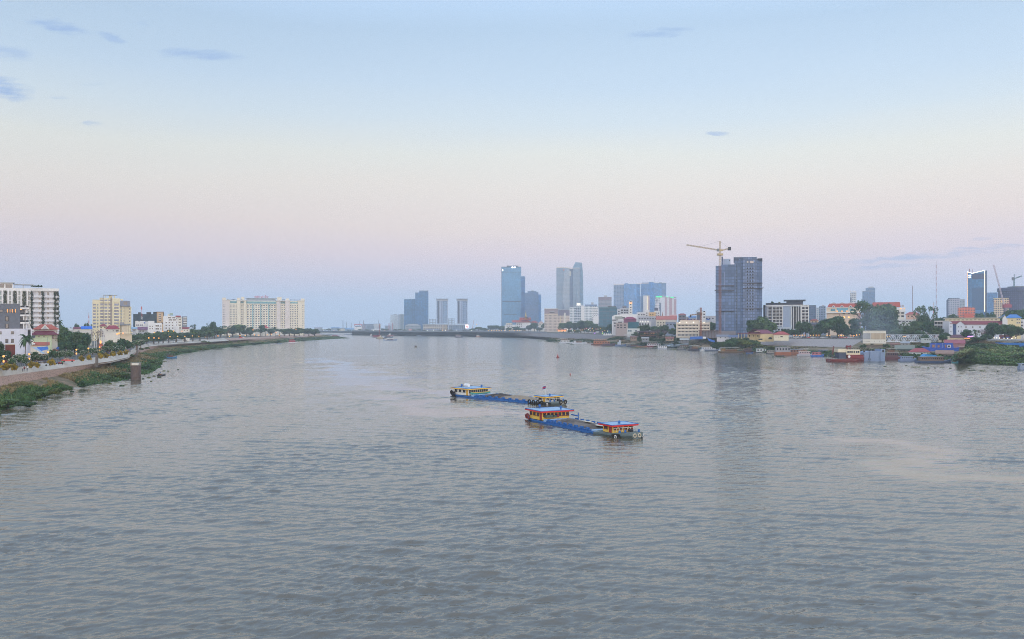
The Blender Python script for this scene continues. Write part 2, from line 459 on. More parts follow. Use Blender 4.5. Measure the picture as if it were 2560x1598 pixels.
def earth_mat():
    m, t, b = mat_new('bank_earth'); p = t.new('ShaderNodeNewGeometry').outputs['Position']
    n1 = t.noise(p, 0.12, 4, 0.6); n2 = t.noise(p, 1.1, 4, 0.65)
    f = t.math('MULTIPLY_ADD', n2, 0.5, t.math('MULTIPLY', n1, 0.6))
    c = t.ramp(f, [(0.36, rgb(74, 88, 56)), (0.50, rgb(112, 102, 74)), (0.60, rgb(146, 122, 96)), (0.74, rgb(170, 146, 118))])
    t.l.new(c, b.inputs['Base Color']); b.inputs['Roughness'].default_value = 0.95
    bp = t.new('ShaderNodeBump'); bp.inputs['Distance'].default_value = 0.5; t.l.new(n2, bp.inputs['Height']); t.l.new(bp.outputs[0], b.inputs['Normal'])
    return m
def paving_mat(c0, c1, joint=(120, 100, 90)):
    m, t, b = mat_new('stone_pitching'); p = t.new('ShaderNodeNewGeometry').outputs['Position']
    n1 = t.noise(p, 0.08, 4, 0.6); n2 = t.noise(p, 1.6, 3, 0.6); vo = t.new('ShaderNodeTexVoronoi', feature='DISTANCE_TO_EDGE')
    t.l.new(p, vo.inputs['Vector']); vo.inputs['Scale'].default_value = 1.3
    c = t.mix(t.math('MULTIPLY_ADD', n2, 0.5, t.math('MULTIPLY', n1, 0.5)), rgb(*c0), rgb(*c1))
    c = t.mix(t.math('SUBTRACT', 1.0, t.smooth(vo.outputs[0], 0.0, 0.09)), c, rgb(*joint))
    t.l.new(c, b.inputs['Base Color']); b.inputs['Roughness'].default_value = 0.9
    return m
def concrete_mat(c0=(186, 174, 158), c1=(212, 202, 186), stain=(168, 146, 126)):
    m, t, b = mat_new('concrete'); p = t.new('ShaderNodeNewGeometry').outputs['Position']
    n1 = t.noise(p, 0.25, 5, 0.65); n2 = t.noise(t.mapping(p, scale=(1, 1, 0.15)), 1.4, 4, 0.65)
    c = t.mix(n1, rgb(*c0), rgb(*c1))
    c = t.mix(t.math('MULTIPLY', t.smooth(n2, 0.52, 0.75), 0.6), c, rgb(*stain))
    t.l.new(c, b.inputs['Base Color']); b.inputs['Roughness'].default_value = 0.85
    return m
M_EARTH = earth_mat(); M_PITCH = paving_mat((170, 136, 116), (196, 162, 140)); M_CONC = concrete_mat()
M_CONC_G = concrete_mat((150, 150, 150), (182, 180, 176), (120, 115, 110))
def land_mat():
    m, t, b = mat_new('city_ground'); p = t.new('ShaderNodeNewGeometry').outputs['Position']
    c = t.ramp(t.noise(p, 0.03, 4, 0.6), [(0.35, rgb(64, 72, 52)), (0.5, rgb(98, 92, 78)), (0.7, rgb(128, 122, 112))])
    t.l.new(c, b.inputs['Base Color']); b.inputs['Roughness'].default_value = 0.95; return m
M_LAND = land_mat()

ZL, ZR = 7.0, 10.5                 # quay level of the left and the right bank
# left bank: water's edge, foot of the pitching, foot of the wall, quay edge (u, v) pairs in the photo
L_WATER = [(-260, 1105), (0, 1030), (60, 1010), (120, 990), (185, 972), (250, 962), (300, 955), (345, 946), (375, 934), (398, 922), (405, 908), (408, 900),
           (440, 889), (480, 882), (530, 874), (600, 866), (680, 859), (760, 853), (830, 848.5), (880, 846)]
L_FOOT = [(-260, 1017), (0, 966), (100, 948), (200, 930), (270, 912), (320, 897), (345, 885), (375, 874), (420, 868), (470, 864), (530, 859), (600, 854), (640, 852), (700, 847), (760, 842.5), (810, 838.5)]
L_BASE = [(-260, 972), (0, 941.5), (100, 928), (200, 914), (280, 903), (320, 893.5), (338, 881), (350, 872), (375, 866), (420, 862), (470, 858.5), (530, 854.5), (600, 850), (630, 848), (680, 844.5), (740, 840), (800, 836)]
L_TOP = [(-260, 953), (0, 926), (100, 912), (200, 900), (280, 889), (322, 880), (340, 870), (352, 864), (378, 857), (420, 853.5), (470, 850.5), (530, 847.5), (600, 844.5), (630, 843), (680, 840.5), (740, 837), (795, 833.5)]
NB = 150
lw = resample([PG(u, v, -0.3) for u, v in L_WATER], NB)
lf = resample([PG(u, v, 2.7) for u, v in L_FOOT], NB)
lb = resample([PG(u, v, 5.2) for u, v in L_BASE], NB)
lt = resample([PG(u, v, ZL) for u, v in L_TOP], NB)
setting(loft('bank_scrub_ground', [lw, lf], M_EARTH, 8, 0.5, seed=3))
setting(loft('bank_pitching', [[p - Vector((0, 0, .05)) for p in lf], lb], M_PITCH, 3, 0.06, seed=4))
def land(name, front, back, mat):
    mb = MB(); pts = [tuple(p) for p in front] + [tuple(p) for p in back]
    mb.poly(pts); me = mb.mesh(name, mat)
    bm = bmesh.new(); bm.from_mesh(me); bmesh.ops.triangulate(bm, faces=bm.faces[:])
    bmesh.ops.recalc_face_normals(bm, faces=bm.faces[:])
    for f in bm.faces:
        if f.normal.z < 0: f.normal_flip()
    bm.to_mesh(me); bm.free()
    return setting(link(name, me))
tipL = [Vector((lt[-1].x - 60, lt[-1].y + 500, ZL)), Vector((-1200, 3300, ZL)), Vector((-5100, 5000, ZL)), Vector((-5100, -100, ZL)), Vector((-700, -100, ZL))]
land('promenade_ground', [p + Vector((0, 0, -.02)) for p in lt], tipL, M_LAND)
# flood wall between pitching and promenade, up to where the plain pitching begins
KW = max(i for i in range(NB) if lt[i].y < 1060)
def wall_strip(name, base, top, th, mat, label, cat):
    mb = MB(); n = len(base)
    out = []
    for k in range(n):
        d = (base[min(k + 1, n - 1)] - base[max(k - 1, 0)]); nrm = Vector((-d.y, d.x, 0)).normalized()
        out.append(nrm)
    for k in range(n):
        b_, t_ = base[k], top[k]
        mb.v += [tuple(b_ - Vector((0, 0, .6))), tuple(t_ + Vector((0, 0, .15))), tuple(t_ + out[k] * th + Vector((0, 0, .15))), tuple(t_ + out[k] * th - Vector((0, 0, .3)))]
    for k in range(n - 1):
        a = 4 * k
        for j in range(3): mb.f.append((a + j, a + j + 4, a + j + 5, a + j + 1)); mb.m.append(0)
    return tag(mb.build(name, mat), label, cat)
wall_strip('flood_wall', lb[:KW], lt[:KW], 0.5, M_CONC, 'long pale concrete flood wall below the promenade railing', 'wall')
setting(loft('bank_pitching', [lb[KW - 1:], lt[KW - 1:]], M_PITCH, 1, 0.0, seed=5))

# right bank
R_WATER = [(2900, 965), (2700, 935), (2560, 916), (2480, 910), (2390, 905), (2300, 903), (2200, 901), (2120, 897), (2050, 893), (1980, 888), (1900, 883), (1800, 877), (1700, 871.5),
           (1600, 867), (1500, 862.5), (1440, 859.5), (1395, 856), (1372, 852.5), (1385, 849.5), (1360, 846), (1300, 842), (1240, 840), (1150, 838.5), (1000, 837.6), (880, 836)]
R_FOOT = [(2900, 910), (2700, 890), (2560, 880), (2480, 877), (2390, 873), (2300, 872), (2200, 871), (2120, 869), (2050, 867), (1980, 865), (1900, 862), (1800, 859), (1700, 856),
          (1600, 853), (1500, 849.5), (1440, 847), (1395, 845), (1370, 843.5), (1350, 842), (1320, 840), (1280, 838.2), (1220, 836.6), (1150, 835.3), (1000, 834.5), (880, 833.4)]
R_TOP = [(2900, 872), (2700, 860), (2560, 855), (2480, 853), (2390, 851), (2300, 850), (2200, 849.2), (2120, 848.4), (2050, 847.8), (1980, 846.8), (1900, 845.5), (1800, 843.5), (1700, 841.5),
         (1600, 839.3), (1500, 837), (1440, 835.3), (1395, 834), (1350, 832.8), (1320, 832.2), (1300, 831.8), (1270, 831.4), (1220, 830.8), (1150, 830.0), (1000, 829.4), (880, 828.6)]
rw = resample([PG(u, v, -0.3) for u, v in R_WATER], NB)
rf = resample([PG(u, v, 4.5) for u, v in R_FOOT], NB)
rt = resample([PG(u, v, ZR) for u, v in R_TOP], NB)
setting(loft('bank_scrub_ground', [rw, rf], M_EARTH, 6, 0.6, seed=6))
M_PITCH_S = paving_mat((112, 104, 104), (138, 130, 128), (96, 88, 86)); M_PITCH_R = paving_mat((150, 142, 138), (176, 168, 164), (128, 118, 112))
ur = [1280 + q.x / q.y * F for q in rt]; cuts = [0] + [min(range(NB), key=lambda k: abs(ur[k] - c)) for c in (2158, 1905, 1546, 1400)] + [NB - 1]
for k, (a, c) in enumerate(zip(cuts, cuts[1:])):
    if k % 2: setting(loft('bank_pitching', [rf[a:c + 1], rt[a:c + 1]], M_PITCH_R if k == 1 else M_PITCH_S, 2, 0.05, seed=8))
    else: setting(loft('bank_scrub_ground', [rf[a:c + 1], rt[a:c + 1]], M_EARTH if k < 4 else M_PITCH_S, 3, 0.4, seed=8))
RW, RF, RT = rw, rf, rt
far = [Vector((rt[-1].x - 150, 3300, ZR)), Vector((-1700, 4600, ZR)), Vector((-5100, 6000, ZR)), Vector((-5100, 6300, ZR)), Vector((5100, 6300, ZR)), Vector((5100, -100, ZR)), Vector((900, -100, ZR))]
land('city_ground', [p + Vector((0, 0, -.02)) for p in rt], far, M_LAND)
# ---------------------------------------------------------------- building kit: parts are given in photo pixels at the building's depth
WIN = {}
def win_mesh(w, h, gm, fm, fr=0.12, dep=0.14):
    key = (round(w, 2), round(h, 2), gm.name, fm.name if fm else '')
    if key not in WIN:
        mb = MB()
        if fm:
            f = min(fr, w * .22, h * .22)
            mb.box(-w / 2, -w / 2 + f, -dep, 0.05, 0, h, 1); mb.box(w / 2 - f, w / 2, -dep, 0.05, 0, h, 1)
            mb.box(-w / 2 + f, w / 2 - f, -dep, 0.05, h - f, h, 1); mb.box(-w / 2 - .04, w / 2 + .04, -dep - .08, 0.05, -.06, f * .8, 1)
            mb.box(-w / 2 + f, w / 2 - f, -dep * .35, 0.04, f * .8, h - f, 0)
            if w > 1.7: mb.box(-.04, .04, -dep * .8, -dep * .36, f * .8, h - f, 1)
            WIN[key] = mb.mesh('window', [gm, fm])
        else:
            mb.box(-w / 2, w / 2, -.07, 0.05, 0, h); WIN[key] = mb.mesh('window', gm)
    return WIN[key]
class B:
    """a building seen across u0..u1 at depth D, standing on height zb; front plane turned to the viewer plus yaw degrees"""
    def __init__(s, name, label, cat, u0, u1, D, zb, yaw=0, group=None, face=True):
        s.D, s.zb = D, zb; um = (u0 + u1) / 2; s.X0 = PX(um, D)
        s.a = (-math.atan2(s.X0, D) if face else 0) + R(yaw)
        s.root = thing(name, label, cat, (s.X0, D, zb), s.a, group)
        s.n = {}
    def x(s, u):
        U = (u - 1280) / F; c, k = math.cos(s.a), math.sin(s.a)
        return (U * s.D - s.X0) / (c - U * k)
    def z(s, v): return PZ(v, s.D) - s.zb
    def m(s, px): return px * s.D / F
    def box(s, part, mat, u0, u1, v0, v1, y0=0, y1=12, parent=None):
        """v0 top row, v1 bottom row (None: the ground)"""
        return MB().box(s.x(u0), s.x(u1), y0, y1, -0.5 if v1 is None else s.z(v1), s.z(v0)).build(part, mat, parent or s.root)
    def boxes(s, part, mat, lst, parent=None):
        if len(lst) <= 40:
            for q in lst: s.box(part, mat, *q, parent=parent)
            return
        mb = MB()
        for u0, u1, v0, v1, y0, y1 in lst: mb.box(s.x(u0), s.x(u1), y0, y1, -0.5 if v1 is None else s.z(v1), s.z(v0))
        return mb.build(part, mat, parent or s.root)
    def wins(s, us, vs, w, h, y=0.0, gm=None, fm=None, part='window', skip=0.0, cap=100):
        """one window object per opening, w x h pixels, centred on each (u, v)"""
        gm = gm or glass(); me = win_mesh(s.m(w), s.m(h), gm, fm)
        rnd = random.Random(int(us[0] * 7 + vs[0])); rest = MB()
        for v in vs:
            for u in us:
                if skip and rnd.random() < skip: continue
                k = s.n[part] = s.n.get(part, 0) + 1
                loc = (s.x(u), y, s.z(v + h / 2))
                if k <= cap: link(part, me, s.root, loc)
                else: rest.box(loc[0] - s.m(w) / 2, loc[0] + s.m(w) / 2, y - .07, y + .05, loc[2], loc[2] + s.m(h))
        if rest.v:
            o = rest.build(part, gm, s.root); o['kind'] = 'stuff'
    def hip(s, part, mat, u0, u1, v0, v1, y0, y1, over=0.6, ridge=0.45, parent=None):
        """hipped roof: eaves on row v1, ridge on row v0"""
        x0, x1 = s.x(u0) - over, s.x(u1) + over; z0, z1 = s.z(v1), s.z(v0); y0 -= over; y1 += over
        ym = (y0 + y1) / 2; d = min((y1 - y0) / 2, (x1 - x0) * ridge)
        mb = MB(); a, b, c, d_ = (x0, y0, z0), (x1, y0, z0), (x1, y1, z0), (x0, y1, z0); p, q = (x0 + d, ym, z1), (x1 - d, ym, z1)
        mb.poly([a, b, q, p]); mb.poly([b, c, q]); mb.poly([c, d_, p, q]); mb.poly([d_, a, p])
        mb.box(x0, x1, y0, y1, z0 - .18, z0 - .003)
        return mb.build(part, mat, parent or s.root)
    def gable(s, part, mat, u0, u1, v0, v1, y0, y1, over=0.5, along='x', parent=None):
        x0, x1 = s.x(u0) - over, s.x(u1) + over; z0, z1 = s.z(v1), s.z(v0); y0 -= over; y1 += over
        mb = MB()
        if along == 'x':
            ym = (y0 + y1) / 2
            P = [(y0, z0), (ym, z1), (y1, z0), (y1, z0 - .2), (ym, z1 - .25), (y0, z0 - .2)]
            i = len(mb.v); mb.v += [(x0, y, z) for y, z in P] + [(x1, y, z) for y, z in P]
        else:
            xm = (x0 + x1) / 2
            P = [(x0, z0), (xm, z1), (x1, z0), (x1, z0 - .2), (xm, z1 - .25), (x0, z0 - .2)]
            i = len(mb.v); mb.v += [(x, y1, z) for x, z in P] + [(x, y0, z) for x, z in P]
        n = 6
        for k in range(n):
            a, b = i + k, i + (k + 1) % n; mb.f.append((a, b, b + n, a + n)); mb.m.append(0)
        for o in (0, n):
            mb.f += [(i + o, i + o + 1, i + o + 4, i + o + 5), (i + o + 1, i + o + 2, i + o + 3, i + o + 4)]; mb.m += [0, 0]
        return mb.build(part, mat, parent or s.root)
    def poly(s, part, mat, pts, y0, y1, parent=None):
        """front outline in pixels (counter-clockwise seen from the front), extruded backwards"""
        return MB().extr([(s.x(u), s.z(v) if v is not None else -.5) for u, v in pts], y0, y1).build(part, mat, parent or s.root)
def steps(a, b, n): return [a + (b - a) * k / (n - 1) for k in range(n)] if n > 1 else [a]
ORD = 'first second third fourth fifth sixth seventh eighth ninth tenth eleventh twelfth thirteenth fourteenth fifteenth sixteenth seventeenth eighteenth nineteenth twentieth'.split()
ORD += ['twenty-' + o for o in ORD[:9]] + ['thirtieth'] + ['thirty-' + o for o in ORD[:9]]

WHITE = paint((222, 222, 222)); OFFW = paint((212, 208, 198)); CREAM = paint((226, 214, 182)); BEIGE = paint((206, 192, 168)); LGREY = paint((170, 174, 180))
DGREY = paint((88, 92, 102)); MAROON = paint((112, 50, 62)); ORANGE = paint((172, 84, 62)); DARK = paint((40, 42, 48)); STEEL = paint((110, 118, 128))
BLUEP = paint((34, 96, 186), 0.45); WOOD = paint((120, 82, 58)); RUST = paint((126, 44, 42)); YEL = paint((226, 178, 72)); GREEN_T = paint((60, 120, 112))
G_DARK = glass((34, 44, 60)); G_TEAL = glass((52, 96, 112)); G_BLUE = glass((58, 84, 120)); G_WARM = lamp((255, 190, 110), 1.1)
L_ORANGE = lamp((255, 166, 88), 1.05); L_WHITE = lamp((255, 246, 225), 1.8); L_PURPLE = lamp((190, 130, 255), 1.4); L_GREEN = lamp((70, 235, 150), 0.9); L_PINK = lamp((255, 140, 150), 1.3); L_RED = lamp((255, 50, 50), 1.2)

# ---------------------------------------------------------------- trees: 10 m tall prototypes, scaled to size
LEAF_A = leafy((44, 66, 42), (94, 118, 68)); LEAF_B = leafy((36, 60, 44), (74, 102, 66)); LEAF_C = leafy((58, 72, 38), (112, 120, 58))
LEAF_D = leafy((84, 74, 76), (150, 128, 138)); LEAF_Y = leafy((66, 78, 36), (190, 158, 50)); LEAF_P = leafy((36, 62, 40), (78, 106, 62)); BARK = paint((92, 78, 64), 0.9)
FLOWER = paint((232, 228, 214), 0.7)
def leaf_cloud(mb, c, rx, ry, rz, n, s, rnd, mi=0):
    for _ in range(n):
        while True:
            p = Vector((rnd.uniform(-1, 1), rnd.uniform(-1, 1), rnd.uniform(-1, 1)))
            if p.length_squared <= 1 and p.length_squared > 0.12: break
        q = Vector((c[0] + p.x * rx, c[1] + p.y * ry, c[2] + p.z * rz))
        nrm = (p + Vector((rnd.gauss(0, .6), rnd.gauss(0, .6), rnd.gauss(.25, .6)))).normalized()
        a = nrm.orthogonal().normalized(); a = a * math.cos(rnd.uniform(0, 6.3)) + nrm.cross(a) * math.sin(rnd.uniform(0, 6.3)); a.normalize(); b = nrm.cross(a)
        k = s * rnd.uniform(.6, 1.35)
        mb.poly([q - a * k, q + b * k * .62, q + a * k, q - b * k * .62], mi)
def tree_proto(kind, seed):
    """returns (crown mesh, trunk mesh); base at the origin, height about 10"""
    rnd = random.Random(seed); cr, tr = MB(), MB(); mats = LEAF_A
    if kind == 'palm':
        top = Vector((rnd.uniform(-.5, .5), rnd.uniform(-.5, .5), 7.4))
        tr.tube([(0, 0, -.5), tuple(top * .5 + Vector((.2, 0, 0))), tuple(top)], [.26, .19, .15], 7)
        for k in range(26):
            az = k * 2.4 + rnd.uniform(-.2, .2); el = rnd.uniform(-.35, 1.15); L = rnd.uniform(2.9, 3.9)
            p = Vector(top); d = Vector((math.cos(az) * math.cos(el), math.sin(az) * math.cos(el), math.sin(el)))
            sd = Vector((-math.sin(az), math.cos(az), 0))
            for j in range(9):
                q = p + d * L / 9; w = .85 * math.sin(math.pi * (j + 1.3) / 10.6)
                for sg in (-1, 1):
                    e = sd * sg * w + Vector((0, 0, -.42 * w))
                    cr.poly([p, q, q + e + d * .25, p + e * .7 + d * .3])
                p = q; d = (d + Vector((0, 0, -.17))).normalized()
        mats = LEAF_B
    else:
        lobes = []
        if kind == 'broad':
            for k in range(15):
                az = rnd.uniform(0, 6.3); r = rnd.uniform(0, 2.9); z = rnd.uniform(3.6, 7.9); r *= 1 - max(0, z - 6) * .22
                lobes.append(((r * math.cos(az), r * math.sin(az), z), rnd.uniform(1.4, 2.3)))
            n, s = 150, .42; mats = (LEAF_A, LEAF_B, LEAF_P)[seed % 3]
        elif kind == 'dome':
            for k in range(18):
                az = rnd.uniform(0, 6.3); r = 3.4 * math.sqrt(rnd.random()); z = 2.6 + rnd.random() * (5.6 - r * .75)
                lobes.append(((r * math.cos(az), r * math.sin(az), z), rnd.uniform(1.4, 2.1)))
            n, s = 150, .40; mats = (LEAF_B, LEAF_A)[seed % 2]
        elif kind == 'open':
            for k in range(13):
                az = rnd.uniform(0, 6.3); r = rnd.uniform(.6, 3.6); z = rnd.uniform(4.2, 9.1) - r * .1
                lobes.append(((r * math.cos(az), r * math.sin(az), z), rnd.uniform(.75, 1.35)))
            n, s = 75, .36; mats = (LEAF_B, LEAF_A)[seed % 2]
        elif kind == 'column':
            for k in range(12):
                z = .9 + k * .72; r = 1.5 * (1 - (z - 3.2) ** 2 / 60)
                lobes.append(((rnd.uniform(-.5, .5), rnd.uniform(-.5, .5), z), max(.5, r * rnd.uniform(.8, 1.1))))
            n, s = 95, .36; mats = LEAF_B
        elif kind == 'bare':
            for k in range(12):
                az = rnd.uniform(0, 6.3); r = rnd.uniform(0, 3.4); z = rnd.uniform(4.5, 8.6)
                lobes.append(((r * math.cos(az), r * math.sin(az), z), rnd.uniform(1.1, 1.7)))
            n, s = 48, .22; mats = LEAF_D
        elif kind == 'flower':
            for k in range(11):
                az = rnd.uniform(0, 6.3); r = rnd.uniform(0, 3.6); z = rnd.uniform(4.2, 7.9)
                lobes.append(((r * math.cos(az), r * math.sin(az), z), rnd.uniform(1.5, 2.3)))
            n, s = 85, .50; mats = [LEAF_P, FLOWER]
        elif kind == 'bush':
            for k in range(12):
                az = rnd.uniform(0, 6.3); r = rnd.uniform(0, 4.4); z = rnd.uniform(1.2, 6.5 - r * .7)
                lobes.append(((r * math.cos(az), r * math.sin(az), z), rnd.uniform(1.7, 2.7)))
            n, s = 120, .50; mats = (LEAF_A, LEAF_Y, LEAF_C, LEAF_B)[seed % 4]
        for c, r in lobes:
            leaf_cloud(cr, c, r, r, r * .8, int(n * r * r / 3), s, rnd)
            if kind == 'flower':
                for _ in range(int(11 * r)):
                    d = Vector((rnd.gauss(0, 1), rnd.gauss(0, 1), rnd.gauss(.5, 1))).normalized() * r * .98; leaf_cloud(cr, (c[0] + d.x, c[1] + d.y, c[2] + d.z * .85), .1, .1, .1, 3, .20, rnd, 1)
        if kind not in ('bush',):
            h = 4.4 if kind != 'column' else 2
            tr.tube([(0, 0, -.5), (.1, 0, h * .5), (.05, .1, h)], [.42, .32, .26], 7)
            for c, r in sorted(lobes, key=lambda q: -q[1])[:8]:
                tr.tube([(.05, .1, h * .75), ((c[0]) * .5, c[1] * .5, (h * .75 + c[2]) / 2 + .3), c], [.2, .13, .05], 5, cap=False)
        else:
            for k in range(5):
                az = k * 1.26; tr.tube([(0, 0, -.3), (math.cos(az) * 1.4, math.sin(az) * 1.4, 3.0)], [.16, .06], 5, cap=False)
    return cr.mesh('crown', mats), tr.mesh('trunk', BARK)
PROTO = {}
def tree(kind, u, vt, D, wpx, label, zb, group=None, cat='tree', name=None, seed=None, rz=None, vb=None):
    """a tree whose top shows on row vt at depth D, wpx pixels wide"""
    seed = (int(u * 13 + vt) % {'broad': 5, 'dome': 4, 'open': 3, 'flower': 3, 'bush': 4, 'palm': 3, 'column': 2, 'bare': 2}[kind]) if seed is None else seed
    if (kind, seed) not in PROTO: PROTO[(kind, seed)] = tree_proto(kind, seed)
    cm, tm = PROTO[(kind, seed)]
    H = PZ(vt, D) - zb
    base = {'palm': (8.6, 7.0), 'broad': (9.4, 8.2), 'dome': (9.2, 9.4), 'open': (9.8, 8.4), 'column': (10, 3.4), 'bare': (9.4, 8), 'flower': (9.2, 9.6), 'bush': (8.2, 11)}[kind]
    sz = max(H, .8) / base[0]; sx = wpx * D / F / base[1]
    rt = thing(name or {'palm': 'coconut_palm', 'flower': 'frangipani', 'bush': 'bush'}.get(kind, 'tree'), label, cat, (PX(u, D), D, zb), (u * 1.7 % 6.28) if rz is None else rz, group)
    rt.scale = (sx, sx, sz)
    link('crown', cm, rt); link('trunk' if kind != 'bush' else 'stem', tm, rt)
    return rt

# ---------------------------------------------------------------- lamps, people, vehicles (a few pixels each)
def globe(r, z, x=0.0, n=8):
    mb = MB(); mb.lathe([(r * math.sin(math.pi * k / 6) + .001, z - r * math.cos(math.pi * k / 6)) for k in range(7)], n, 0, (x, 0)); return mb
_LAMPS = {}
def street_lamp(u, v, D, label, zb, group, kind='globe', mat=None, r=.34):
    key = (kind, round(r, 2), (mat or L_ORANGE).name, round(PZ(v, D) - zb, 1))
    h = max(1.6, PZ(v, D) - zb); loc = (PX(u, D), D, zb)
    if key in _LAMPS: return copy_tree(_LAMPS[key], loc, 0, label, group)
    t = thing('street_lamp', label, 'street lamp', loc, 0, group)
    if kind == 'globe':
        MB().tube([(0, 0, -.3), (0, 0, h - r)], [.09, .06], 6).lathe([(.2, -.2), (.2, .5), (.1, .7)], 8).build('post', STEEL, t)
        globe(r, h).build('lamp_globe', mat or L_ORANGE, t, True)
        MB().lathe([(r * .9, h + r * .75), (r * .35, h + r * 1.25)], 8).build('cap', DARK, t)
    elif kind == 'twin':
        MB().tube([(0, 0, -.3), (0, 0, h + .2)], [.1, .07], 6).tube([(-1.3, 0, h + .25), (1.3, 0, h + .25)], .06, 6).build('post', STEEL, t)
        for s in (-1, 1): globe(r, h - .1, s * 1.2).build('lamp_globe', mat or L_ORANGE, t, True)
    elif kind == 'arm':
        MB().tube([(0, 0, -.3), (0, 0, h), (.4, 0, h + .35), (1.6, 0, h + .45)], [.1, .07, .05, .04], 6).build('post', STEEL, t)
        MB().box(1.2, 2.0, -.15, .15, h + .32, h + .44).build('lamp_head', LGREY, t)
    elif kind == 'tall':
        MB().tube([(0, 0, -.3), (0, 0, h)], [.12, .08], 6).box(-.2, .2, -.22, .22, h * .28, h * .5).build('post', STEEL, t)
        globe(r, h).build('lamp_globe', mat or L_ORANGE, t, True)
        MB().lathe([(.16, h * .52), (.26, h * .56), (.26, h * .66), (.1, h * .7)], 8).build('lower_lamp', L_ORANGE, t)
        MB().box(0.1, 1.1, -.05, .05, h + r * .7, h + r * .95).build('cap', WHITE, t)
    _LAMPS[key] = t; return t
_PEOPLE = {}
def person(u, v, D, label, zb, shirt, trousers, rz=0.0, pose='stand', group=None):
    key = (shirt, trousers, pose)
    if key not in _PEOPLE:
        me = bpy.data.meshes.new('person'); bm = bmesh.new(); V = {}
        st = .16 if pose == 'walk' else .02
        sit = pose == 'sit'
        J = {'pel': (0, 0, .95, .15), 'wai': (0, 0, 1.12, .135), 'che': (0, .0, 1.34, .16), 'nec': (0, 0, 1.5, .06), 'hed': (0, .02, 1.60, .09), 'top': (0, .01, 1.72, .085)}
        for s, n in ((-1, 'l'), (1, 'r')):
            k = s * st
            J['sh' + n] = (s * .19, 0, 1.42, .065); J['el' + n] = (s * .25, -k * .6, 1.14, .045); J['wr' + n] = (s * .24, -k * 1.1 + .06, .88, .034); J['ha' + n] = (s * .24, -k * 1.1 + .08, .78, .03)
            J['hi' + n] = (s * .1, 0, .9, .095); J['kn' + n] = (s * .11, k + .02, .5, .062); J['an' + n] = (s * .11, k * 1.3 - .02, .09, .045); J['to' + n] = (s * .12, k * 1.3 + .14, .04, .04)
        if sit:
            for s, n in ((-1, 'l'), (1, 'r')): J['kn' + n] = (s * .14, .42, .95, .065); J['an' + n] = (s * .13, .45, .52, .045); J['to' + n] = (s * .13, .6, .47, .04)
        for k, (x, y, z, r) in J.items(): V[k] = bm.verts.new((x, y, z))
        for a, b in [('pel', 'wai'), ('wai', 'che'), ('che', 'nec'), ('nec', 'hed'), ('hed', 'top')] + [(a + n, b + n) for n in 'lr' for a, b in (('sh', 'el'), ('el', 'wr'), ('wr', 'ha'), ('hi', 'kn'), ('kn', 'an'), ('an', 'to'))] + [('che', 'shl'), ('che', 'shr'), ('pel', 'hil'), ('pel', 'hir')]:
            bm.edges.new((V[a], V[b]))
        bm.verts.index_update(); idx = {k: V[k].index for k in V}; bm.to_mesh(me); bm.free()
        o = bpy.data.objects.new('person_frame', me); COL.objects.link(o)
        md = o.modifiers.new('skin', 'SKIN'); sv = me.skin_vertices[0].data
        for k, (x, y, z, r) in J.items(): sv[idx[k]].radius = (r, r * .8); sv[idx[k]].use_root = (k == 'pel')
        o.modifiers.new('sub', 'SUBSURF').levels = 1
        dg = bpy.context.evaluated_depsgraph_get(); m2 = bpy.data.meshes.new_from_object(o.evaluated_get(dg)); bpy.data.objects.remove(o)
        m2.name = 'person'; m2.materials.clear()
        for m in (paint((160, 116, 92), .7), paint(shirt, .8), paint(trousers, .8), paint((28, 24, 24), .8)): m2.materials.append(m)
        for p in m2.polygons:
            c = p.center; arm = abs(c.x) > .2 and c.z < 1.2
            p.material_index = 3 if c.z > 1.66 or (c.z > 1.55 and c.y < 0) else 0 if c.z > 1.47 or (arm and c.z < 1.2) or c.z < .12 else 1 if c.z > 1.0 else 2
            p.use_smooth = True
        _PEOPLE[key] = m2
    o = link('person', _PEOPLE[key], None, (PX(u, D), D, zb), rz)
    return tag(o, label, 'person', group)
_CARS = {}
def car(u, D, label, zb, col, rz=0.0, group=None, lights=None):
    if (col, lights) not in _CARS:
        t = thing('parked_car', label, 'car', (PX(u, D), D, zb), rz, group); P = paint(col, .3, .05)
        MB().extr([(-2.2, .35), (2.2, .35), (2.25, .8), (1.2, .95), (-2.1, 1.0), (-2.25, .7)], -.85, .85).build('body', P, t)
        MB().extr([(-1.9, .98), (1.1, .94), (.45, 1.45), (-1.3, 1.5)], -.76, .76).build('cabin', G_DARK, t)
        MB().extr([(-1.35, 1.49), (.48, 1.44), (.4, 1.53), (-1.2, 1.56)], -.74, .74).build('roof', P, t)
        for x in (-1.35, 1.4):
            for y in (-.88, .7): MB().tube([(x, y, .32), (x, y + .18, .32)], .33, 10).build('wheel', DARK, t)
        if lights:
            for y in (-.6, .6): MB().box(-2.3, -2.2, y - .2, y + .2, .68, .88).build('tail_light', L_RED, t)
        _CARS[(col, lights)] = t; return t
    return copy_tree(_CARS[(col, lights)], (PX(u, D), D, zb), rz, label, group)

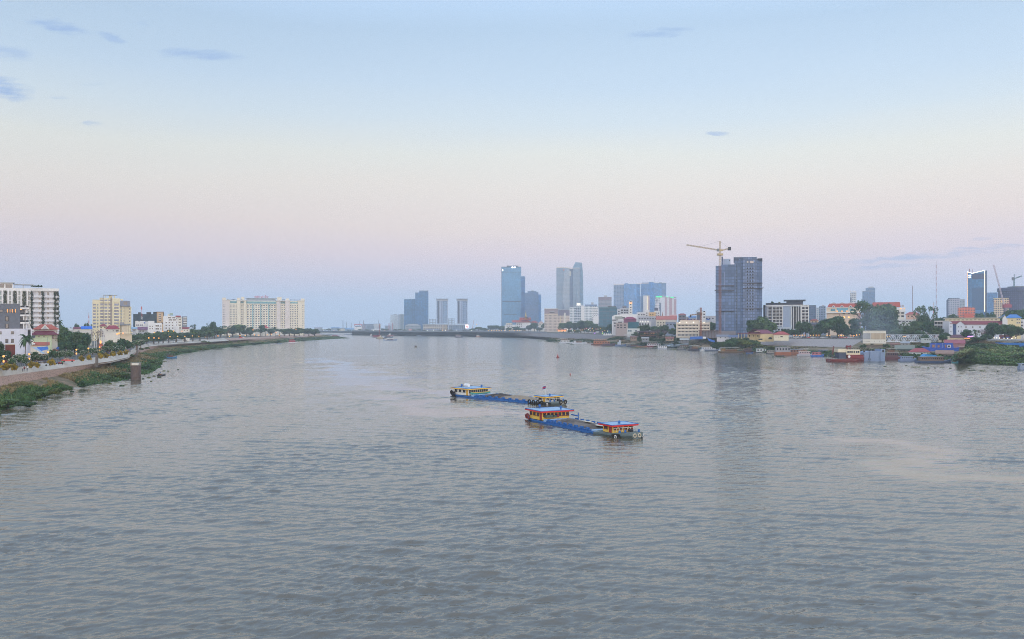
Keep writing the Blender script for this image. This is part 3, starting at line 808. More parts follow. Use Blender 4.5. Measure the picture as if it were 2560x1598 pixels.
# ---------------------------------------------------------------- boats
def hull_mesh(st, name, mats, zk=-.8, split=None):
    """st: stations (x, half beam at deck, deck height, half beam at water); material 1 ahead of split"""
    mb = MB(); rows = []
    for x, hb, zd, hw in st:
        i = len(mb.v); rows.append(i)
        mb.v += [(x, -hb, zd), (x, -hb * .98 - hw * .02, zd * .5), (x, -hw, -.02), (x, -hw * .7, zk), (x, hw * .7, zk), (x, hw, -.02), (x, hb * .98 + hw * .02, zd * .5), (x, hb, zd)]
    for (i, j), (s0, s1) in zip(zip(rows, rows[1:]), zip(st, st[1:])):
        mi = 1 if split is not None and (s0[0] + s1[0]) / 2 > split else 0
        for k in range(7): mb.f.append((i + k, i + k + 1, j + k + 1, j + k)); mb.m.append(mi)
        mb.f.append((i + 7, i, j, j + 7)); mb.m.append(mi)
    mb.f.append(tuple(rows[0] + k for k in range(7, -1, -1))); mb.m.append(0)
    mb.f.append(tuple(rows[-1] + k for k in range(8))); mb.m.append(1 if split is not None else 0)
    return mb.mesh(name, mats)
def river_boat(name, label, u0, u1, v, rz, style, hullc, roofc, wallc=(214, 214, 208), cat='boat', H=None, dk=.7, beam=None, group=None, lights=None, nwin=6, bow=1, zw=0.0):
    """boat whose waterline shows on row v between columns u0 and u1, turned by rz degrees"""
    D = DG(v, zw); L = (u1 - u0) * D / F / max(.35, abs(math.cos(R(rz))))
    L = max(L, 3.0); bw = (beam or min(5.5, max(1.6, L * .2))) / 2
    t = thing(name, label, cat, (PX((u0 + u1) / 2, D), D + bw, zw), R(rz) + (0 if bow > 0 else math.pi), group)
    h = L / 2; hc = paint(hullc, .5)
    st = [(-h, bw * .78, dk * 1.15, bw * .6), (-h * .8, bw, dk, bw * .92), (h * .45, bw, dk, bw * .95), (h * .78, bw * .68, dk * 1.25, bw * .5), (h, bw * .14, dk * 1.7, bw * .04)]
    if style == 'pontoon': st = [(-h, bw, dk, bw), (h * .98, bw, dk, bw), (h, bw, dk, bw * .9)]
    link('hull', hull_mesh(st, 'hull', hc), t)
    wc, rc = paint(wallc, .6), paint(roofc, .5); a, b = -h * .78, h * .5; w = bw * .82; hh = H or 2.1
    if style == 'pontoon': a, b, w = -h * .92, h * .92, bw * .9
    def deck(z0, z1, a, b, solid, k):
        if solid:
            MB().box(a, b, -w, w, z0, z1).build('cabin', wc, t)
            n = max(2, nwin); ww = (b - a) / n * .55
            me = win_mesh(ww, (z1 - z0) * .42, G_DARK, wc, .05, .07)
            for q in range(n):
                for s in (-1, 1): link('window', me, t, (a + (b - a) * (q + .5) / n, s * w, z0 + (z1 - z0) * .38), 0 if s < 0 else math.pi)
        else:
            n = max(3, int((b - a) / 2.2)); mb = MB()
            for q in range(n + 1):
                for s in (-1, 1):
                    x = a + (b - a) * q / n; mb.box(x - .05, x + .05, s * w - .05, s * w + .05, z0, z1)
            mb.box(a, b, -w - .03, -w + .03, z0 + .75, z0 + .85); mb.box(a, b, w - .03, w + .03, z0 + .75, z0 + .85)
            mb.build('canopy_post', wc, t)
            MB().box(a + .6, b - .6, -w * .55, w * .55, z0 + .003, z0 + (z1 - z0) * .5).build('bench', WOOD, t)
        MB().box(a - .5, b + .6, -w - .3, w + .3, z1 + .003, z1 + .14).build('roof', rc, t)
        if lights:
            mb = MB(); n = int((b - a) / 2.6) + 1
            for q in range(n): x = a + (b - a) * q / n; mb.box(x - .25, x + .25, -w - .42, -w - .3, z1 - .12, z1 + .06)
            mb.build('light_string', lights, t)
    if style == 'canopy': deck(dk, dk + hh, a, b, False, 0); MB().box(a, a + (b - a) * .22, -w * .9, w * .9, dk, dk + hh * .8).build('wheelhouse', wc, t)
    elif style == 'cabin': deck(dk, dk + hh, a, b, True, 0)
    elif style == 'pontoon': deck(dk, dk + hh, a, b, True, 0)
    elif style == 'double': deck(dk, dk + hh, a, b, True, 0); deck(dk + hh + .15, dk + hh * 1.9, a + .4, b - (b - a) * .2, False, 1)
    elif style == 'tug':
        MB().box(-h * .55, 0, -w * .8, w * .8, dk, dk + hh).build('cabin', wc, t); MB().box(-h * .3, -h * .02, -w * .6, w * .6, dk + hh + .003, dk + hh * 1.8).build('wheelhouse', wc, t)
        MB().box(-h * .34, h * .04, -w * .7, w * .7, dk + hh * 1.8 + .003, dk + hh * 1.8 + .15).build('roof', rc, t)
        MB().tube([(-h * .15, 0, dk + hh * 1.8), (-h * .15, 0, dk + hh * 2.6)], .06, 6).build('mast', STEEL, t)
    elif style == 'open':
        MB().box(-h * .5, -h * .1, -w * .8, w * .8, dk - .1, dk + .25).build('bench', WOOD, t); MB().box(-h * .92, -h * .82, -.15, .15, dk, dk + .5).build('outboard_engine', DARK, t)
    return t
# ================================================================ LEFT BANK
# --- hotel with hanging gardens
b = B('hotel_building', 'white hotel with columns of hanging green plants down its facade', 'hotel', -110, 77, 540, ZL)
b.box('wall', WHITE, -110, 77, 726, None, 1.2, 16)
b.box('roof_parapet', WHITE, -112, 78, 719, 726, 0.6, 16)
b.boxes('pilaster', WHITE, [(u, u + w, 726, None, 0, 1.2) for u, w in ((-60, 8), (-36, 8), (-14, 8), (4, 4), (18.5, 4), (28, 3.5), (43, 3), (51, 3.5), (66.5, 3.5), (74, 3))])
b.wins([-25, 1, 25.5, 48.5, 71.5], steps(732, 805, 7), 5.4, 8.6, 1.1, G_TEAL, None)
b.box('penthouse', WHITE, -110, 33, 706.5, 719, 3, 14); b.box('penthouse_roof', LGREY, -112, 37, 704.5, 706.5, 1.5, 15)
b.wins([2, 22], [714], 14, 9, 2.9, G_DARK, None, 'penthouse_window')
b.boxes('pergola', LGREY, [(35, 85, 708.5, 710, 2, 12), (36, 37, 710, 719, 3, 3.3), (55, 56, 710, 719, 3, 3.3), (58, 59.4, 710, 719, 3, 3.3), (77, 78, 710, 719, 3, 3.3)])
b.box('wall', paint((206, 208, 214)), 77, 147, 724, None, 1.6, 15)
b.box('roof_parapet', WHITE, 76.5, 148, 718, 725, .3, 15)
for k in range(9):
    b.box('balcony', paint((214, 216, 222)), 79, 147, 737 + 12.3 * k, 742 + 12.3 * k, 0, 1.6)
b.wins([99, 121], [731.5 + 12.3 * k for k in range(9)], 5.4, 8, 1.5, G_DARK, WHITE)
rnd = random.Random(3)
def hanging(u0, u1, v0, v1, y):
    mb = MB(); 
    for k in range(int((v1 - v0) / 2.2)):
        v = v0 + (v1 - v0) * (k + .5) / int((v1 - v0) / 2.2); w = (b.x(u1) - b.x(u0)) / 2 * rnd.uniform(.65, 1.1)
        leaf_cloud(mb, ((b.x(u0) + b.x(u1)) / 2 + rnd.uniform(-.4, .4), y, b.z(v)), w, .9, .9, 60, .26, rnd)
    mb.build('hanging_plants', leafy((54, 66, 50), (98, 104, 78)), b.root)
for u0, u1, v1, y in ((-50, -40, 762, .9), (7.5, 19, 760, .9), (31, 43, 760, .9), (55.5, 67, 768, .9), (75, 84, 823, .2), (103, 111.5, 815, .2), (134, 141, 815, .2), (142, 149, 812, .6)): hanging(u0, u1, 727, v1, y)
for u, w in ((82, 7), (88, 9), (96, 8), (103, 8)): tree('bush', u, 711.5 + (u % 3), 548, w, {82: 'small rooftop bush by the pergola of the hanging garden hotel', 88: 'rooftop bush second from the pergola of the hanging garden hotel', 96: 'rooftop bush third from the pergola of the hanging garden hotel', 103: 'rooftop bush farthest from the pergola of the hanging garden hotel'}[u], PZ(718, 548), 'bushes on the hotel roof', 'bush')

# --- grey and white apartment house
b = B('apartment_house', 'dark grey and white apartment house with stacked corner balconies', 'apartment house', -90, 51, 354, ZL)
GW = paint((98, 104, 116), .6)
b.box('wall', GW, -90, 50, 759.5, 822, 0, 14)
b.box('roof', LGREY, -90.5, 50.5, 758.6, 759.4, -.15, 14)
b.wins([16, 22, 29, 35.5], [776], 2.6, 8, -.02, G_DARK, DARK)
b.wins([2], [777], 9, 6, -.02, G_DARK, DARK); b.wins([17.5], [796.5, 815], 7, 11, -.02, G_DARK, DARK)
b.boxes('lit_strip', L_ORANGE, [(u, u + .9, 772.5, 781, -.14, 0) for u in (18.4, 24.6, 31.2, 38)])
b.box('lower_wall', paint((202, 206, 220)), -90, 78.5, 822.3, None, -1, 14)
b.boxes('portal', paint((206, 208, 220)), [(66, 68.5, 824, None, -2.2, -1), (76.5, 79.5, 824, None, -2.2, -1), (64, 79.5, 821.4, 824, -2.2, 1)])
b.wins([0, 31], [832.3], 7, 7.5, -1.02, G_DARK, None); b.wins([17, 31], [852.5], 6.5, 10, -1.02, G_DARK, None)
b.box('stairwell', DARK, 69, 76, 826, 850, -1.06, -.9)
b.box('balcony_wall', paint((150, 152, 160)), 50.3, 71, 764, 822, 3.4, 14)
for v in (768, 786, 805):
    b.boxes('balcony', WHITE, [(50.5, 62, v, v + 4.5, -.2, 3.4), (63, 73, v - .3, v + 4.2, 1.0, 3.4)])
    b.boxes('balcony_railing', DARK, [(51, 61, v - 4.4, v, -.1, .0), (64, 71.5, v - 4.4, v, 1.05, 1.15)])
b.boxes('corner_column', WHITE, [(58, 61, 790, 822, .1, .8), (65.5, 69, 768, 822, 1.6, 2.2), (50.5, 52, 760, 768, .1, .7)])
b.boxes('balcony_wall', WHITE, [(62.6, 65, 763, 822, 2.2, 3.4)])
globe(.28, b.z(773), b.x(52.3)).build('wall_lamp', L_ORANGE, b.root)
# brick yard wall, small sheds with blue sheeting
b = B('yard_wall', 'dark red brick yard wall behind the palm at the apartment house', 'wall', 13, 38, 310, ZL); b.box('wall', paint((112, 58, 50), .85), 13, 38, 862, None, 0, .4); b.box('coping', BEIGE, 12.8, 38.2, 860.8, 861.9, -.1, .5)

# --- pale green house with orange and maroon roofs
b = B('house', 'pale green house with orange upper roof and wide maroon lower roof', 'house', 80, 148, 402, ZL)
b.box('wall', paint((206, 220, 182)), 80, 129.5, 836, None, 0, 9); b.box('wall', WHITE, 84, 144, 823, 836, 4, 14); b.box('wall', OFFW, 130, 144, 836, None, 3, 13)
b.hip('roof', ORANGE, 86, 144, 811, 823, 3, 14, .8, .3)
b.poly('gable', OFFW, [(101, 823.4), (124, 823.4), (112.5, 811.6)], 1.6, 3); b.poly('gable_opening', LGREY, [(106, 822.8), (119, 822.8), (112.5, 815)], 1.45, 1.59)
b.hip('lower_roof', MAROON, 79, 143, 827.5, 836.5, -1, 6, .6, .2)
b.wins([84], [841.5], 7, 7, -.02, G_BLUE, WHITE); b.wins([97, 110], [842], 4, 2.4, -.02, G_DARK, None, 'vent'); b.wins([135.5, 141], [830], 3, 5.5, 3.98, G_DARK, WHITE); b.wins([133, 139.5], [843], 3.4, 7, 2.98, G_DARK, MAROON)
b = B('house', 'small house with red clay roof and white terrace under the pale green house', 'house', 74, 122, 345, ZL)
b.box('wall', OFFW, 76, 120, 862.5, None, 0, 6); b.gable('roof', paint((166, 84, 64)), 86, 121, 855.5, 862.5, 0, 6); b.boxes('terrace', WHITE, [(72, 88, 858, 861, -2, 0)]); b.wins([80], [853.5], 6, 5, -.5, G_DARK, WHITE)
b = B('market_stall', 'long blue and white tarpaulin roof over stalls by the palm', 'market stall', 80, 122, 305, ZL)
b.poly('tarpaulin', paint((40, 110, 200), .5), [(92, 868.5), (119, 867.5), (122, 874), (100, 878.5)], 1.5, 6); b.poly('tarpaulin', paint((150, 186, 226), .5), [(80, 868.8), (92, 869.5), (112, 884), (108, 885)], .5, 3); b.box('counter', WOOD, 88, 116, 886, None, 2, 5)
b.boxes('post', STEEL, [(u, u + .8, 876, None, 1.6, 1.8) for u in (90, 100, 110, 118)])
b = B('shed', 'little orange shed with cream and blue roof beside the dark trees', 'shed', 129, 156, 405, ZL)
b.box('wall', paint((180, 100, 76)), 132, 152, 874.5, None, 0, 4); b.gable('roof', OFFW, 131, 142, 869.5, 874.5, 0, 4, .2, 'y'); b.poly('tarpaulin', BLUEP, [(140, 871.5), (144, 867.5), (148, 868.5), (156, 873.8), (144, 874)], -.4, 4)
b.wins([136, 146], [878], 3.4, 4, -.02, G_DARK, None)
# --- white house with half blue, half maroon roof
b = B('house', 'white house with half maroon and half bright blue roof', 'house', 172, 231, 620, ZL)
b.box('wall', OFFW, 185, 229, 823, None, 0, 10); b.box('wall', WHITE, 172, 185, 826, None, 1, 9); b.gable('roof', paint((28, 104, 206), .5), 203, 230, 815.8, 822.5, 0, 10, .3); b.gable('roof', paint((124, 62, 72)), 184, 202, 817.5, 822.3, 0, 10, .3); b.gable('roof', OFFW, 170, 183, 821, 826, 1, 9, .3)
b.wins([196.5], [828], 5, 4, -.02, G_DARK, WHITE); b.box('awning', LGREY, 200, 212, 836, 838, -2, 0); b.boxes('carport', DARK, [(200, 209, 838, 844, -.06, 0)])
# --- cream apartment block
b = B('apartment_block', 'cream ten storey apartment block with blue glass corner box', 'apartment block', 231, 329, 860, ZL)
CR = paint((222, 212, 178)); CR2 = paint((206, 194, 162))
b.box('wall', CR, 231, 249, 751, None, .5, 20); b.box('wall', CR, 249, 300, 746, None, .8, 20); b.box('wall', CR2, 300, 321, 762, None, 1.2, 18); b.box('wall', CR, 321, 328.5, 766, None, 2.5, 18)
b.boxes('pier', CR, [(249, 250.5, 746, None, 0, .8), (259.5, 261, 746, None, 0, .8), (268.5, 270.5, 746, None, 0, .8), (281, 285, 746, None, 0, .8), (297, 300, 748, None, 0, .8), (239.5, 242, 757, None, 0, .5), (246, 249, 757, None, 0, .5), (231, 232.6, 755, None, 0, .5), (305.5, 309, 766, None, .6, 1.2)])
vs = [761.5 + 7.85 * k for k in range(9)]
for v in vs:
    b.boxes('floor_band', CR, [(231, 249, v + 3, v + 5.4, .1, .5), (250.5, 297, v + 3, v + 5.6, .1, .8)])
b.boxes('floor_band', CR, [(250, 300, 753, 756.5, .1, .8)])
b.wins([237], [763 + 7.85 * k for k in range(8)], 7, 5, .42, G_BLUE, None); b.wins([244], [763 + 7.85 * k for k in range(8)], 3.4, 4.6, .42, G_TEAL, None)
b.wins([255, 265, 275.5], [752] + vs, 7.6, 4.8, .72, G_BLUE, None); b.wins([291.5], vs[:1] + vs[1:], 11, 5, .72, G_BLUE, None)
b.wins([303.5], [770 + 7.85 * k for k in range(6)], 3, 4.6, 1.12, G_TEAL, None); b.wins([324.5], [772 + 7.85 * k for k in range(6)], 3, 4, 2.42, G_DARK, None); b.wins([310], [770 + 7.85 * k for k in range(6)], 1.2, 4, .55, G_DARK, None)
b.boxes('glass_shaft', G_DARK, [(257.2, 258.4, 740, 813, -.25, 0), (276, 279.4, 744, 813, -.2, 0)])
b.box('glass_box', glass((62, 84, 116), .25), 300.5, 325.5, 751.5, 766, -.6, 12); b.boxes('glass_box_window', G_DARK, [(309, 318, 753.5, 762, -.75, -.6)])
b.boxes('roof_pavilion', CR, [(257, 258.6, 738.5, 746, 2, 2.6), (263, 264, 738.5, 746, 4, 4.6), (272, 281, 739, 746, 3, 9), (285, 287, 738.5, 746, 2, 2.8)]); b.box('canopy', LGREY, 257, 293.5, 737.4, 738.5, 1, 10)
b.boxes('roof_frame', CR, [(287, 303, 747.5, 749.5, 1, 2), (303, 307, 747.5, 752, 1, 3)]); b.boxes('parapet', CR2, [(231, 249, 749.8, 751, .3, .8), (249, 260, 744.8, 746, .5, 1)])
b.box('annex', BEIGE, 304, 325, 813.5, None, -4, 1); b.box('annex_roof', STEEL, 300, 325, 811, 813.5, -5, 2); b.box('annex_glass', G_BLUE, 300, 309, 806, 811, -4.5, 1.5); b.boxes('annex_column', CREAM, [(318.5, 320.5, 813.5, None, -4.8, -4), (323, 325, 813.5, None, -4.8, -4)])
# --- maroon roofed house in front of it
b = B('house', 'cream house with stepped maroon roofs in front of the cream block', 'house', 247, 300, 640, ZL)
b.box('wall', OFFW, 254, 298, 822, None, 0, 9); b.box('tower_wall', CREAM, 249, 266, 815.5, 822, 1, 8); b.hip('roof', paint((148, 52, 66)), 266, 297, 813.5, 822, 0, 9, .7, .25); b.hip('roof', paint((140, 52, 64)), 249.5, 266.5, 809.8, 815.4, 1, 8, .6, .4)
b.wins([268, 283], [826.5], 3.4, 3.4, -.02, G_DARK, WHITE); b.wins([293], [827], 7, 4.4, -.02, G_DARK, None); b.wins([253, 262], [818.8], 4, 3, .9, G_DARK, None)
b = B('courtyard_wall', 'white courtyard wall with lit lamps behind the promenade trees', 'wall', 262, 332, 560, ZL)
b.box('wall', OFFW, 262, 300, 833, None, 0, .5); b.box('canopy', CREAM, 296, 332, 831, 832, -1.5, 2); b.box('wall', BEIGE, 300, 330, 836, None, .6, 1); 
for u, v in ((293, 835), (297.5, 833.6), (307.5, 832.6)): globe(.5, b.z(v), b.x(u)).build('wall_lamp', L_ORANGE, b.root)
# --- more blocks along the left shore
b = B('apartment_block', 'dark green netted building with tan brick end and roof terraces', 'apartment block', 333, 410, 1000, ZL)
b.box('netting', paint((48, 62, 70), .8, .3, .12), 333, 392, 785.5, None, 0, 18); b.boxes('roof_terrace', DARK, [(345, 352, 781, 785.5, 2, 10), (366, 378, 780.5, 785.5, 2, 8), (383, 392, 779.8, 785.5, 1, 12)]); b.box('wall', paint((196, 166, 128)), 392, 408.5, 780.5, None, -.4, 16); b.box('roof', paint((150, 112, 92)), 390, 410, 779.3, 780.5, -1, 17)
b.wins([399.5], [786, 791, 796, 801], 6, 3.2, -.46, G_DARK, WHITE); b.wins([396, 405], [808], 5, 3, -.46, G_DARK, None); b.boxes('side_wall', DARK, [(408.5, 410, 781, None, .5, 14)])
b = B('letter_sign', 'red and white letter sign on a stand in front of the netted building', 'sign', 351, 358, 940, ZL)
b.boxes('stand', RUST, [(352.2, 356.8, 802, None, 0, 1), (353, 356, 784, 792, 0, .6)])
b.boxes('letter', WHITE, [(352.3, 353.2, 792, 799, -.5, 0), (353.2, 355.4, 792, 793, -.5, 0), (355.4, 356.2, 793, 795, -.5, 0), (353.2, 355.4, 795, 796, -.5, 0), (355, 355.9, 796, 799, -.5, 0)])
b.boxes('mast', paint((196, 70, 66)), [(353.6, 354.2, 766, 784, .2, .4)]); b.poly('ornament', paint((196, 84, 80), .5), [(354, 776), (355.6, 771), (354.4, 766), (352.4, 768), (352.2, 772)], .1, .6)
b = B('white_house', 'low white building with arched windows beneath the netted building', 'house', 336, 372, 880, ZL)
b.box('wall', WHITE, 338, 372, 804, None, 0, 12); b.boxes('parapet', WHITE, [(338, 346, 802.5, 804, 0, .5), (350, 362, 802.8, 804, 0, .5)]); b.wins([342, 346, 351, 355.5], [813], 3, 3.2, -.04, G_BLUE, None); b.box('water_tank', BLUEP, 360, 363, 806, 808.5, -1, -.05)
b = B('white_house', 'white stepped building with balcony beside the low arched one', 'house', 370, 405, 870, ZL)
b.box('wall', WHITE, 370, 386, 802.5, None, 0, 12); b.box('wall', WHITE, 386, 405, 807.5, None, .4, 12); b.wins([375, 381], [816, 822], 2.6, 2.4, -.04, G_DARK, None); b.wins([393.5], [814.5, 822], 9, 4.5, .34, G_DARK, WHITE); b.wins([402], [815, 822], 1.6, 4, .34, G_DARK, None)
b = B('apartment_block', 'white stepped apartment block with green water tank on top', 'apartment block', 408, 456, 900, ZL)
b.box('wall', WHITE, 408, 444, 791, None, 0, 14); b.box('wall', OFFW, 444, 455, 793, None, .5, 14); b.box('roof_house', OFFW, 419, 426, 785.5, 791, 2, 8); b.box('water_tank', paint((150, 170, 160)), 424, 432.5, 782.5, 788.5, 1, 7); b.box('wall', WHITE, 440, 448, 815, None, -1.5, 0)
b.boxes('terrace_opening', G_DARK, [(420, 428, 792.5, 796, -.06, 0), (431, 438, 792.5, 796, -.06, 0), (422, 430, 798.5, 801.5, -.06, 0), (432, 440, 798.5, 801.5, -.06, 0)]); b.box('roof', paint((150, 66, 74)), 439, 452, 789.2, 793, -.6, 6)
b.wins([415.5, 423.5, 431.5], [806.8, 813.8, 820.5], 3, 2.6, -.04, G_DARK, None); b.wins([441], [797, 806, 813, 820], 1.5, 3, -.04, G_DARK, None); b.wins([449.5], [799, 806, 813, 820], 5, 2.8, .44, G_DARK, None)
b = B('apartment_block', 'narrow blue grey block with white balconies behind the stepped one', 'apartment block', 455, 468, 980, ZL)
b.box('wall', paint((120, 128, 140)), 455, 468, 791, None, 0, 14); b.boxes('balcony', WHITE, [(458, 467, v, v + 2, -.8, 0) for v in (794, 799.5, 805.5, 811.5)]); b.wins([462.5], [797.5, 803, 809], 7, 2.6, -.02, G_DARK, None)
b = B('house', 'small house with maroon roof right of the stepped white block', 'house', 455, 482, 850, ZL)
b.box('wall', OFFW, 456, 474, 822, None, 0, 8); b.gable('roof', paint((132, 56, 62)), 456, 473, 818, 822, 0, 8); b.hip('roof', LGREY, 473, 483, 817.5, 821.5, 0, 7); b.wins([461, 468], [826], 2.4, 2.4, -.02, G_DARK, None)
b = B('shed', 'open shed with purple metal roof under the netted building', 'shed', 344, 369, 800, ZL)
b.box('wall', LGREY, 346, 367, 824, None, 1, 6); b.gable('roof', paint((116, 76, 104)), 345, 368, 817.5, 824, 0, 7); b.wins([351, 358], [828], 4, 3, .98, G_DARK, None)
b = B('shed', 'small shed with pale blue roof left of the purple roofed shed', 'shed', 328, 343, 790, ZL)
b.box('wall', LGREY, 330, 341, 822, None, 1, 6); b.gable('roof', paint((140, 168, 190)), 329, 342, 818, 822, 0, 7); b.wins([335], [827], 3, 3, .98, G_DARK, None)
def mast(name, label, u, v0, v1, D, zb, w0, w1, col, cat='radio mast', stripes=None, n=10, group=None):
    """lattice mast with bracing"""
    t = thing(name, label, cat, (PX(u, D), D, zb), 0, group); h = PZ(v0, D) - zb; a = w0 * D / F / 2; c = w1 * D / F / 2; r = max(.09, .22 * D / F / 1.6)
    mb = MB()
    for k in range(n):
        z0, z1 = h * k / n, h * (k + 1) / n; s0, s1 = a + (c - a) * k / n, a + (c - a) * (k + 1) / n; q = k % 2 if stripes else 0
        for sx, sy in ((1, 1), (1, -1), (-1, -1), (-1, 1)): mb.tube([(sx * s0, sy * s0, z0), (sx * s1, sy * s1, z1)], r, 4, q, False)
        for sy in (1, -1):
            mb.tube([(-s0, sy * s0, z0), (s1, sy * s1, z1)], r * .7, 4, q, False); mb.tube([(s0, sy * s0, z0), (-s1, sy * s1, z1)], r * .7, 4, q, False)
    mb.build('lattice', [paint(col, .5), paint(stripes or col, .5)], t)
    MB().tube([(0, 0, h), (0, 0, h + (c + a) * 2)], r, 5).build('aerial', STEEL, t)
    return t
mast('radio_mast', 'red and white lattice mast left of the cream apartment block', 222, 783, 830, 1100, ZL, 2.4, 1.0, (190, 70, 66), stripes=(210, 206, 204))
mast('radio_mast', 'thin grey mast at the right edge of the hanging garden hotel', 150, 784, 830, 640, ZL, 1.2, .6, (120, 124, 130))
# --- the long river hotel
b = B('hotel_building', 'very wide cream river hotel with red letters on its roof', 'hotel', 556, 761, 1500, ZL)
CW = paint((226, 218, 198), .6, .08); CW2 = paint((212, 204, 200), .6, .08); GT = glass((84, 140, 150), .2)
H0, HB = 752, None
b.box('wall', CW, 614.5, 692, 752.5, None, 0, 24)
b.box('wall', CW2, 556, 574, 751.5, None, -5, 20); b.box('wall', CW, 574, 593, 752, None, -2, 20); b.box('wall', CW, 593, 601, 749.5, None, -6, 20); b.box('wall', CW, 601, 609.5, 752, None, -2, 20); b.box('wall', CW, 609.5, 614.5, 750.5, None, -5, 20)
b.box('wall', CW2, 692, 701, 750.5, None, -5, 20); b.box('wall', CW, 701, 713, 752, None, -2, 20); b.box('wall', CW2, 713, 724, 749.5, None, -6, 20); b.box('wall', CW, 724, 745, 752, None, -2, 20); b.box('wall', CW, 745, 761, 751.5, None, -5, 20)
b.boxes('cornice', OFFW, [(555, 575, 750.4, 752.2, -6, 0), (744, 762, 750.4, 752.2, -6, 0), (592, 616, 751.5, 752.6, -6.6, 0), (691, 725, 751.5, 752.6, -6.6, 0), (614.5, 692, 759.4, 760.6, -.8, 0)])
b.boxes('sky_lounge_glass', GT, [(616, 690.5, 754, 759.2, -.3, 0), (575.5, 591.5, 754, 758.6, -2.3, -2), (601.5, 609, 754, 758.8, -2.3, -2), (701.5, 712.5, 754, 758.8, -2.3, -2), (725, 744, 754, 758.4, -2.3, -2)])
b.boxes('roof_lounge', paint((150, 160, 172), .4), [(616, 690, 748.5, 752.5, 3, 18), (614, 692, 745.6, 746.8, 2, 20)]); b.box('roof_glass', GT, 618, 688, 746.9, 748.4, 3, 18)
b.boxes('roof_turret', CW, [(556, 565, 745.5, 750.4, -5, 3), (592.5, 600.5, 745.5, 749.5, -5.5, 4), (603, 611, 743, 750, -3, 6), (693, 704, 743, 750, -3, 6), (715, 722, 746, 749.5, -5, 4), (752, 761, 746, 750.4, -5, 3), (752.6, 753.2, 743, 746, -3, -2.4)])
b.boxes('roof_plant', DARK, [(u, u + 1.4, 748.5, 750.4, -1, 2) for u in (568, 571.5, 577, 580, 583, 586, 589, 602.5, 604.5, 705.5, 708, 710.5, 726, 729, 732, 735.5, 739, 742, 749)])
vrow = [763.6, 768] + [774 + 4.4 * k for k in range(11)]
G_H = glass((40, 70, 98), .25)
for us, y, w in (([619.5, 627, 640.5, 647, 660, 666.5, 680, 687], -.02, 3.6), ([633.3, 653.3, 673.3], -.02, 2.0), ([576, 579.7, 583.4, 587, 590.6], -2.02, 1.6), ([603.5, 607.2], -2.02, 1.5), ([702.5, 706.6, 710.8], -2.02, 1.7), ([726.5, 730.7, 735, 739, 743.4], -2.02, 1.8), ([558.5, 562.5], -5.02, 1.5), ([756.5, 759.6], -5.02, 1.1)):
    b.wins(us, vrow, w, 2.0, y, G_H, None)
b.boxes('glass_shaft', GT, [(u - .8, u + .8, 761, None, -.12, 0) for u in (631.5, 635, 651.5, 655, 671.5, 675)]); b.box('entrance_wall', CW, 556, 580, 818, None, -16, -5); b.box('podium', OFFW, 592, 720, 820.5, None, -14, -6)
def letters(text, size, mat, parent, loc, rz=0, name='sign_letters', depth=.25, width=None):
    c = bpy.data.curves.new(name, 'FONT'); c.body = text; c.size = size; c.extrude = depth; c.offset = .05; c.align_x = 'CENTER'
    o = bpy.data.objects.new(name, c); COL.objects.link(o); dg = bpy.context.evaluated_depsgraph_get()
    me = bpy.data.meshes.new_from_object(o.evaluated_get(dg)); bpy.data.objects.remove(o); bpy.data.curves.remove(c)
    me.materials.clear(); me.materials.append(mat); me.transform(Matrix.Rotation(R(90), 4, 'X'))
    if width and len(me.vertices):
        xs = [v.co.x for v in me.vertices]; k = width / (max(xs) - min(xs)); me.transform(Matrix.Diagonal((k, 1, 1, 1)))
    return link(name, me, parent, loc, rz)
letters('សុខា ហូតែល', 5.2, paint((186, 14, 30), .5), b.root, (b.x(653.5), 2.5, b.z(744.2)), 0, width=b.x(671) - b.x(636.5))
b.boxes('sign_frame', LGREY, [(637, 671, 744.6, 745.4, 2.4, 2.8)])
b = B('gatehouse', 'pavilion with red pyramid roof in front of the wide river hotel', 'pavilion', 648, 677, 1350, ZL)
b.box('wall', OFFW, 640, 690, 820.5, None, 0, 10); b.hip('roof', paint((170, 60, 62)), 653, 671, 812, 819.5, 0, 12, .8, .5); b.wins([646, 660, 674], [823], 4, 2.6, -.02, G_DARK, None)

# --- promenade: railing, lamps, planting
def along(line, d0, inland=0.0):
    out = []
    for k in range(len(line) - 1):
        a, c = line[k], line[k + 1]; n = Vector((-(c - a).y, (c - a).x, 0)).normalized(); out.append((a + n * inland, (c - a)))
    return out
rail_pts = [p + Vector((0, 0, .15)) for p in lt[:KW]]
RAIL = thing('promenade_railing', 'grey metal railing along the top of the concrete flood wall', 'railing', tuple(rail_pts[0]))
o0 = Vector(rail_pts[0]); M_RAIL = paint((66, 78, 96), .5)
for hgt, r in ((1.15, .07), (.95, .035), (.75, .035), (.55, .035), (.35, .035)):
    MB().tube([p - o0 + Vector((0, 0, hgt)) for p in rail_pts], r, 4, 0, False).build('rail', M_RAIL, RAIL)
pm = MB().box(-.05, .05, -.05, .05, -.1, 1.2).mesh('post', paint((150, 158, 168), .5)); n = 0; acc = 0; mbr = MB()
for a, c in zip(rail_pts, rail_pts[1:]):
    L = (c - a).length
    while acc < L:
        q = a.lerp(c, acc / L); acc += 2.0 if q.y < 420 else 5.0
        if q.y < 150: continue
        if n < 100: link('post', pm, RAIL, q - o0); n += 1
        else:
            qq = q - o0; mbr.box(qq.x - .05, qq.x + .05, qq.y - .05, qq.y + .05, qq.z - .1, qq.z + 1.2)
    acc -= L
mbr.build('post', paint((150, 158, 168), .5), RAIL)['kind'] = 'stuff'
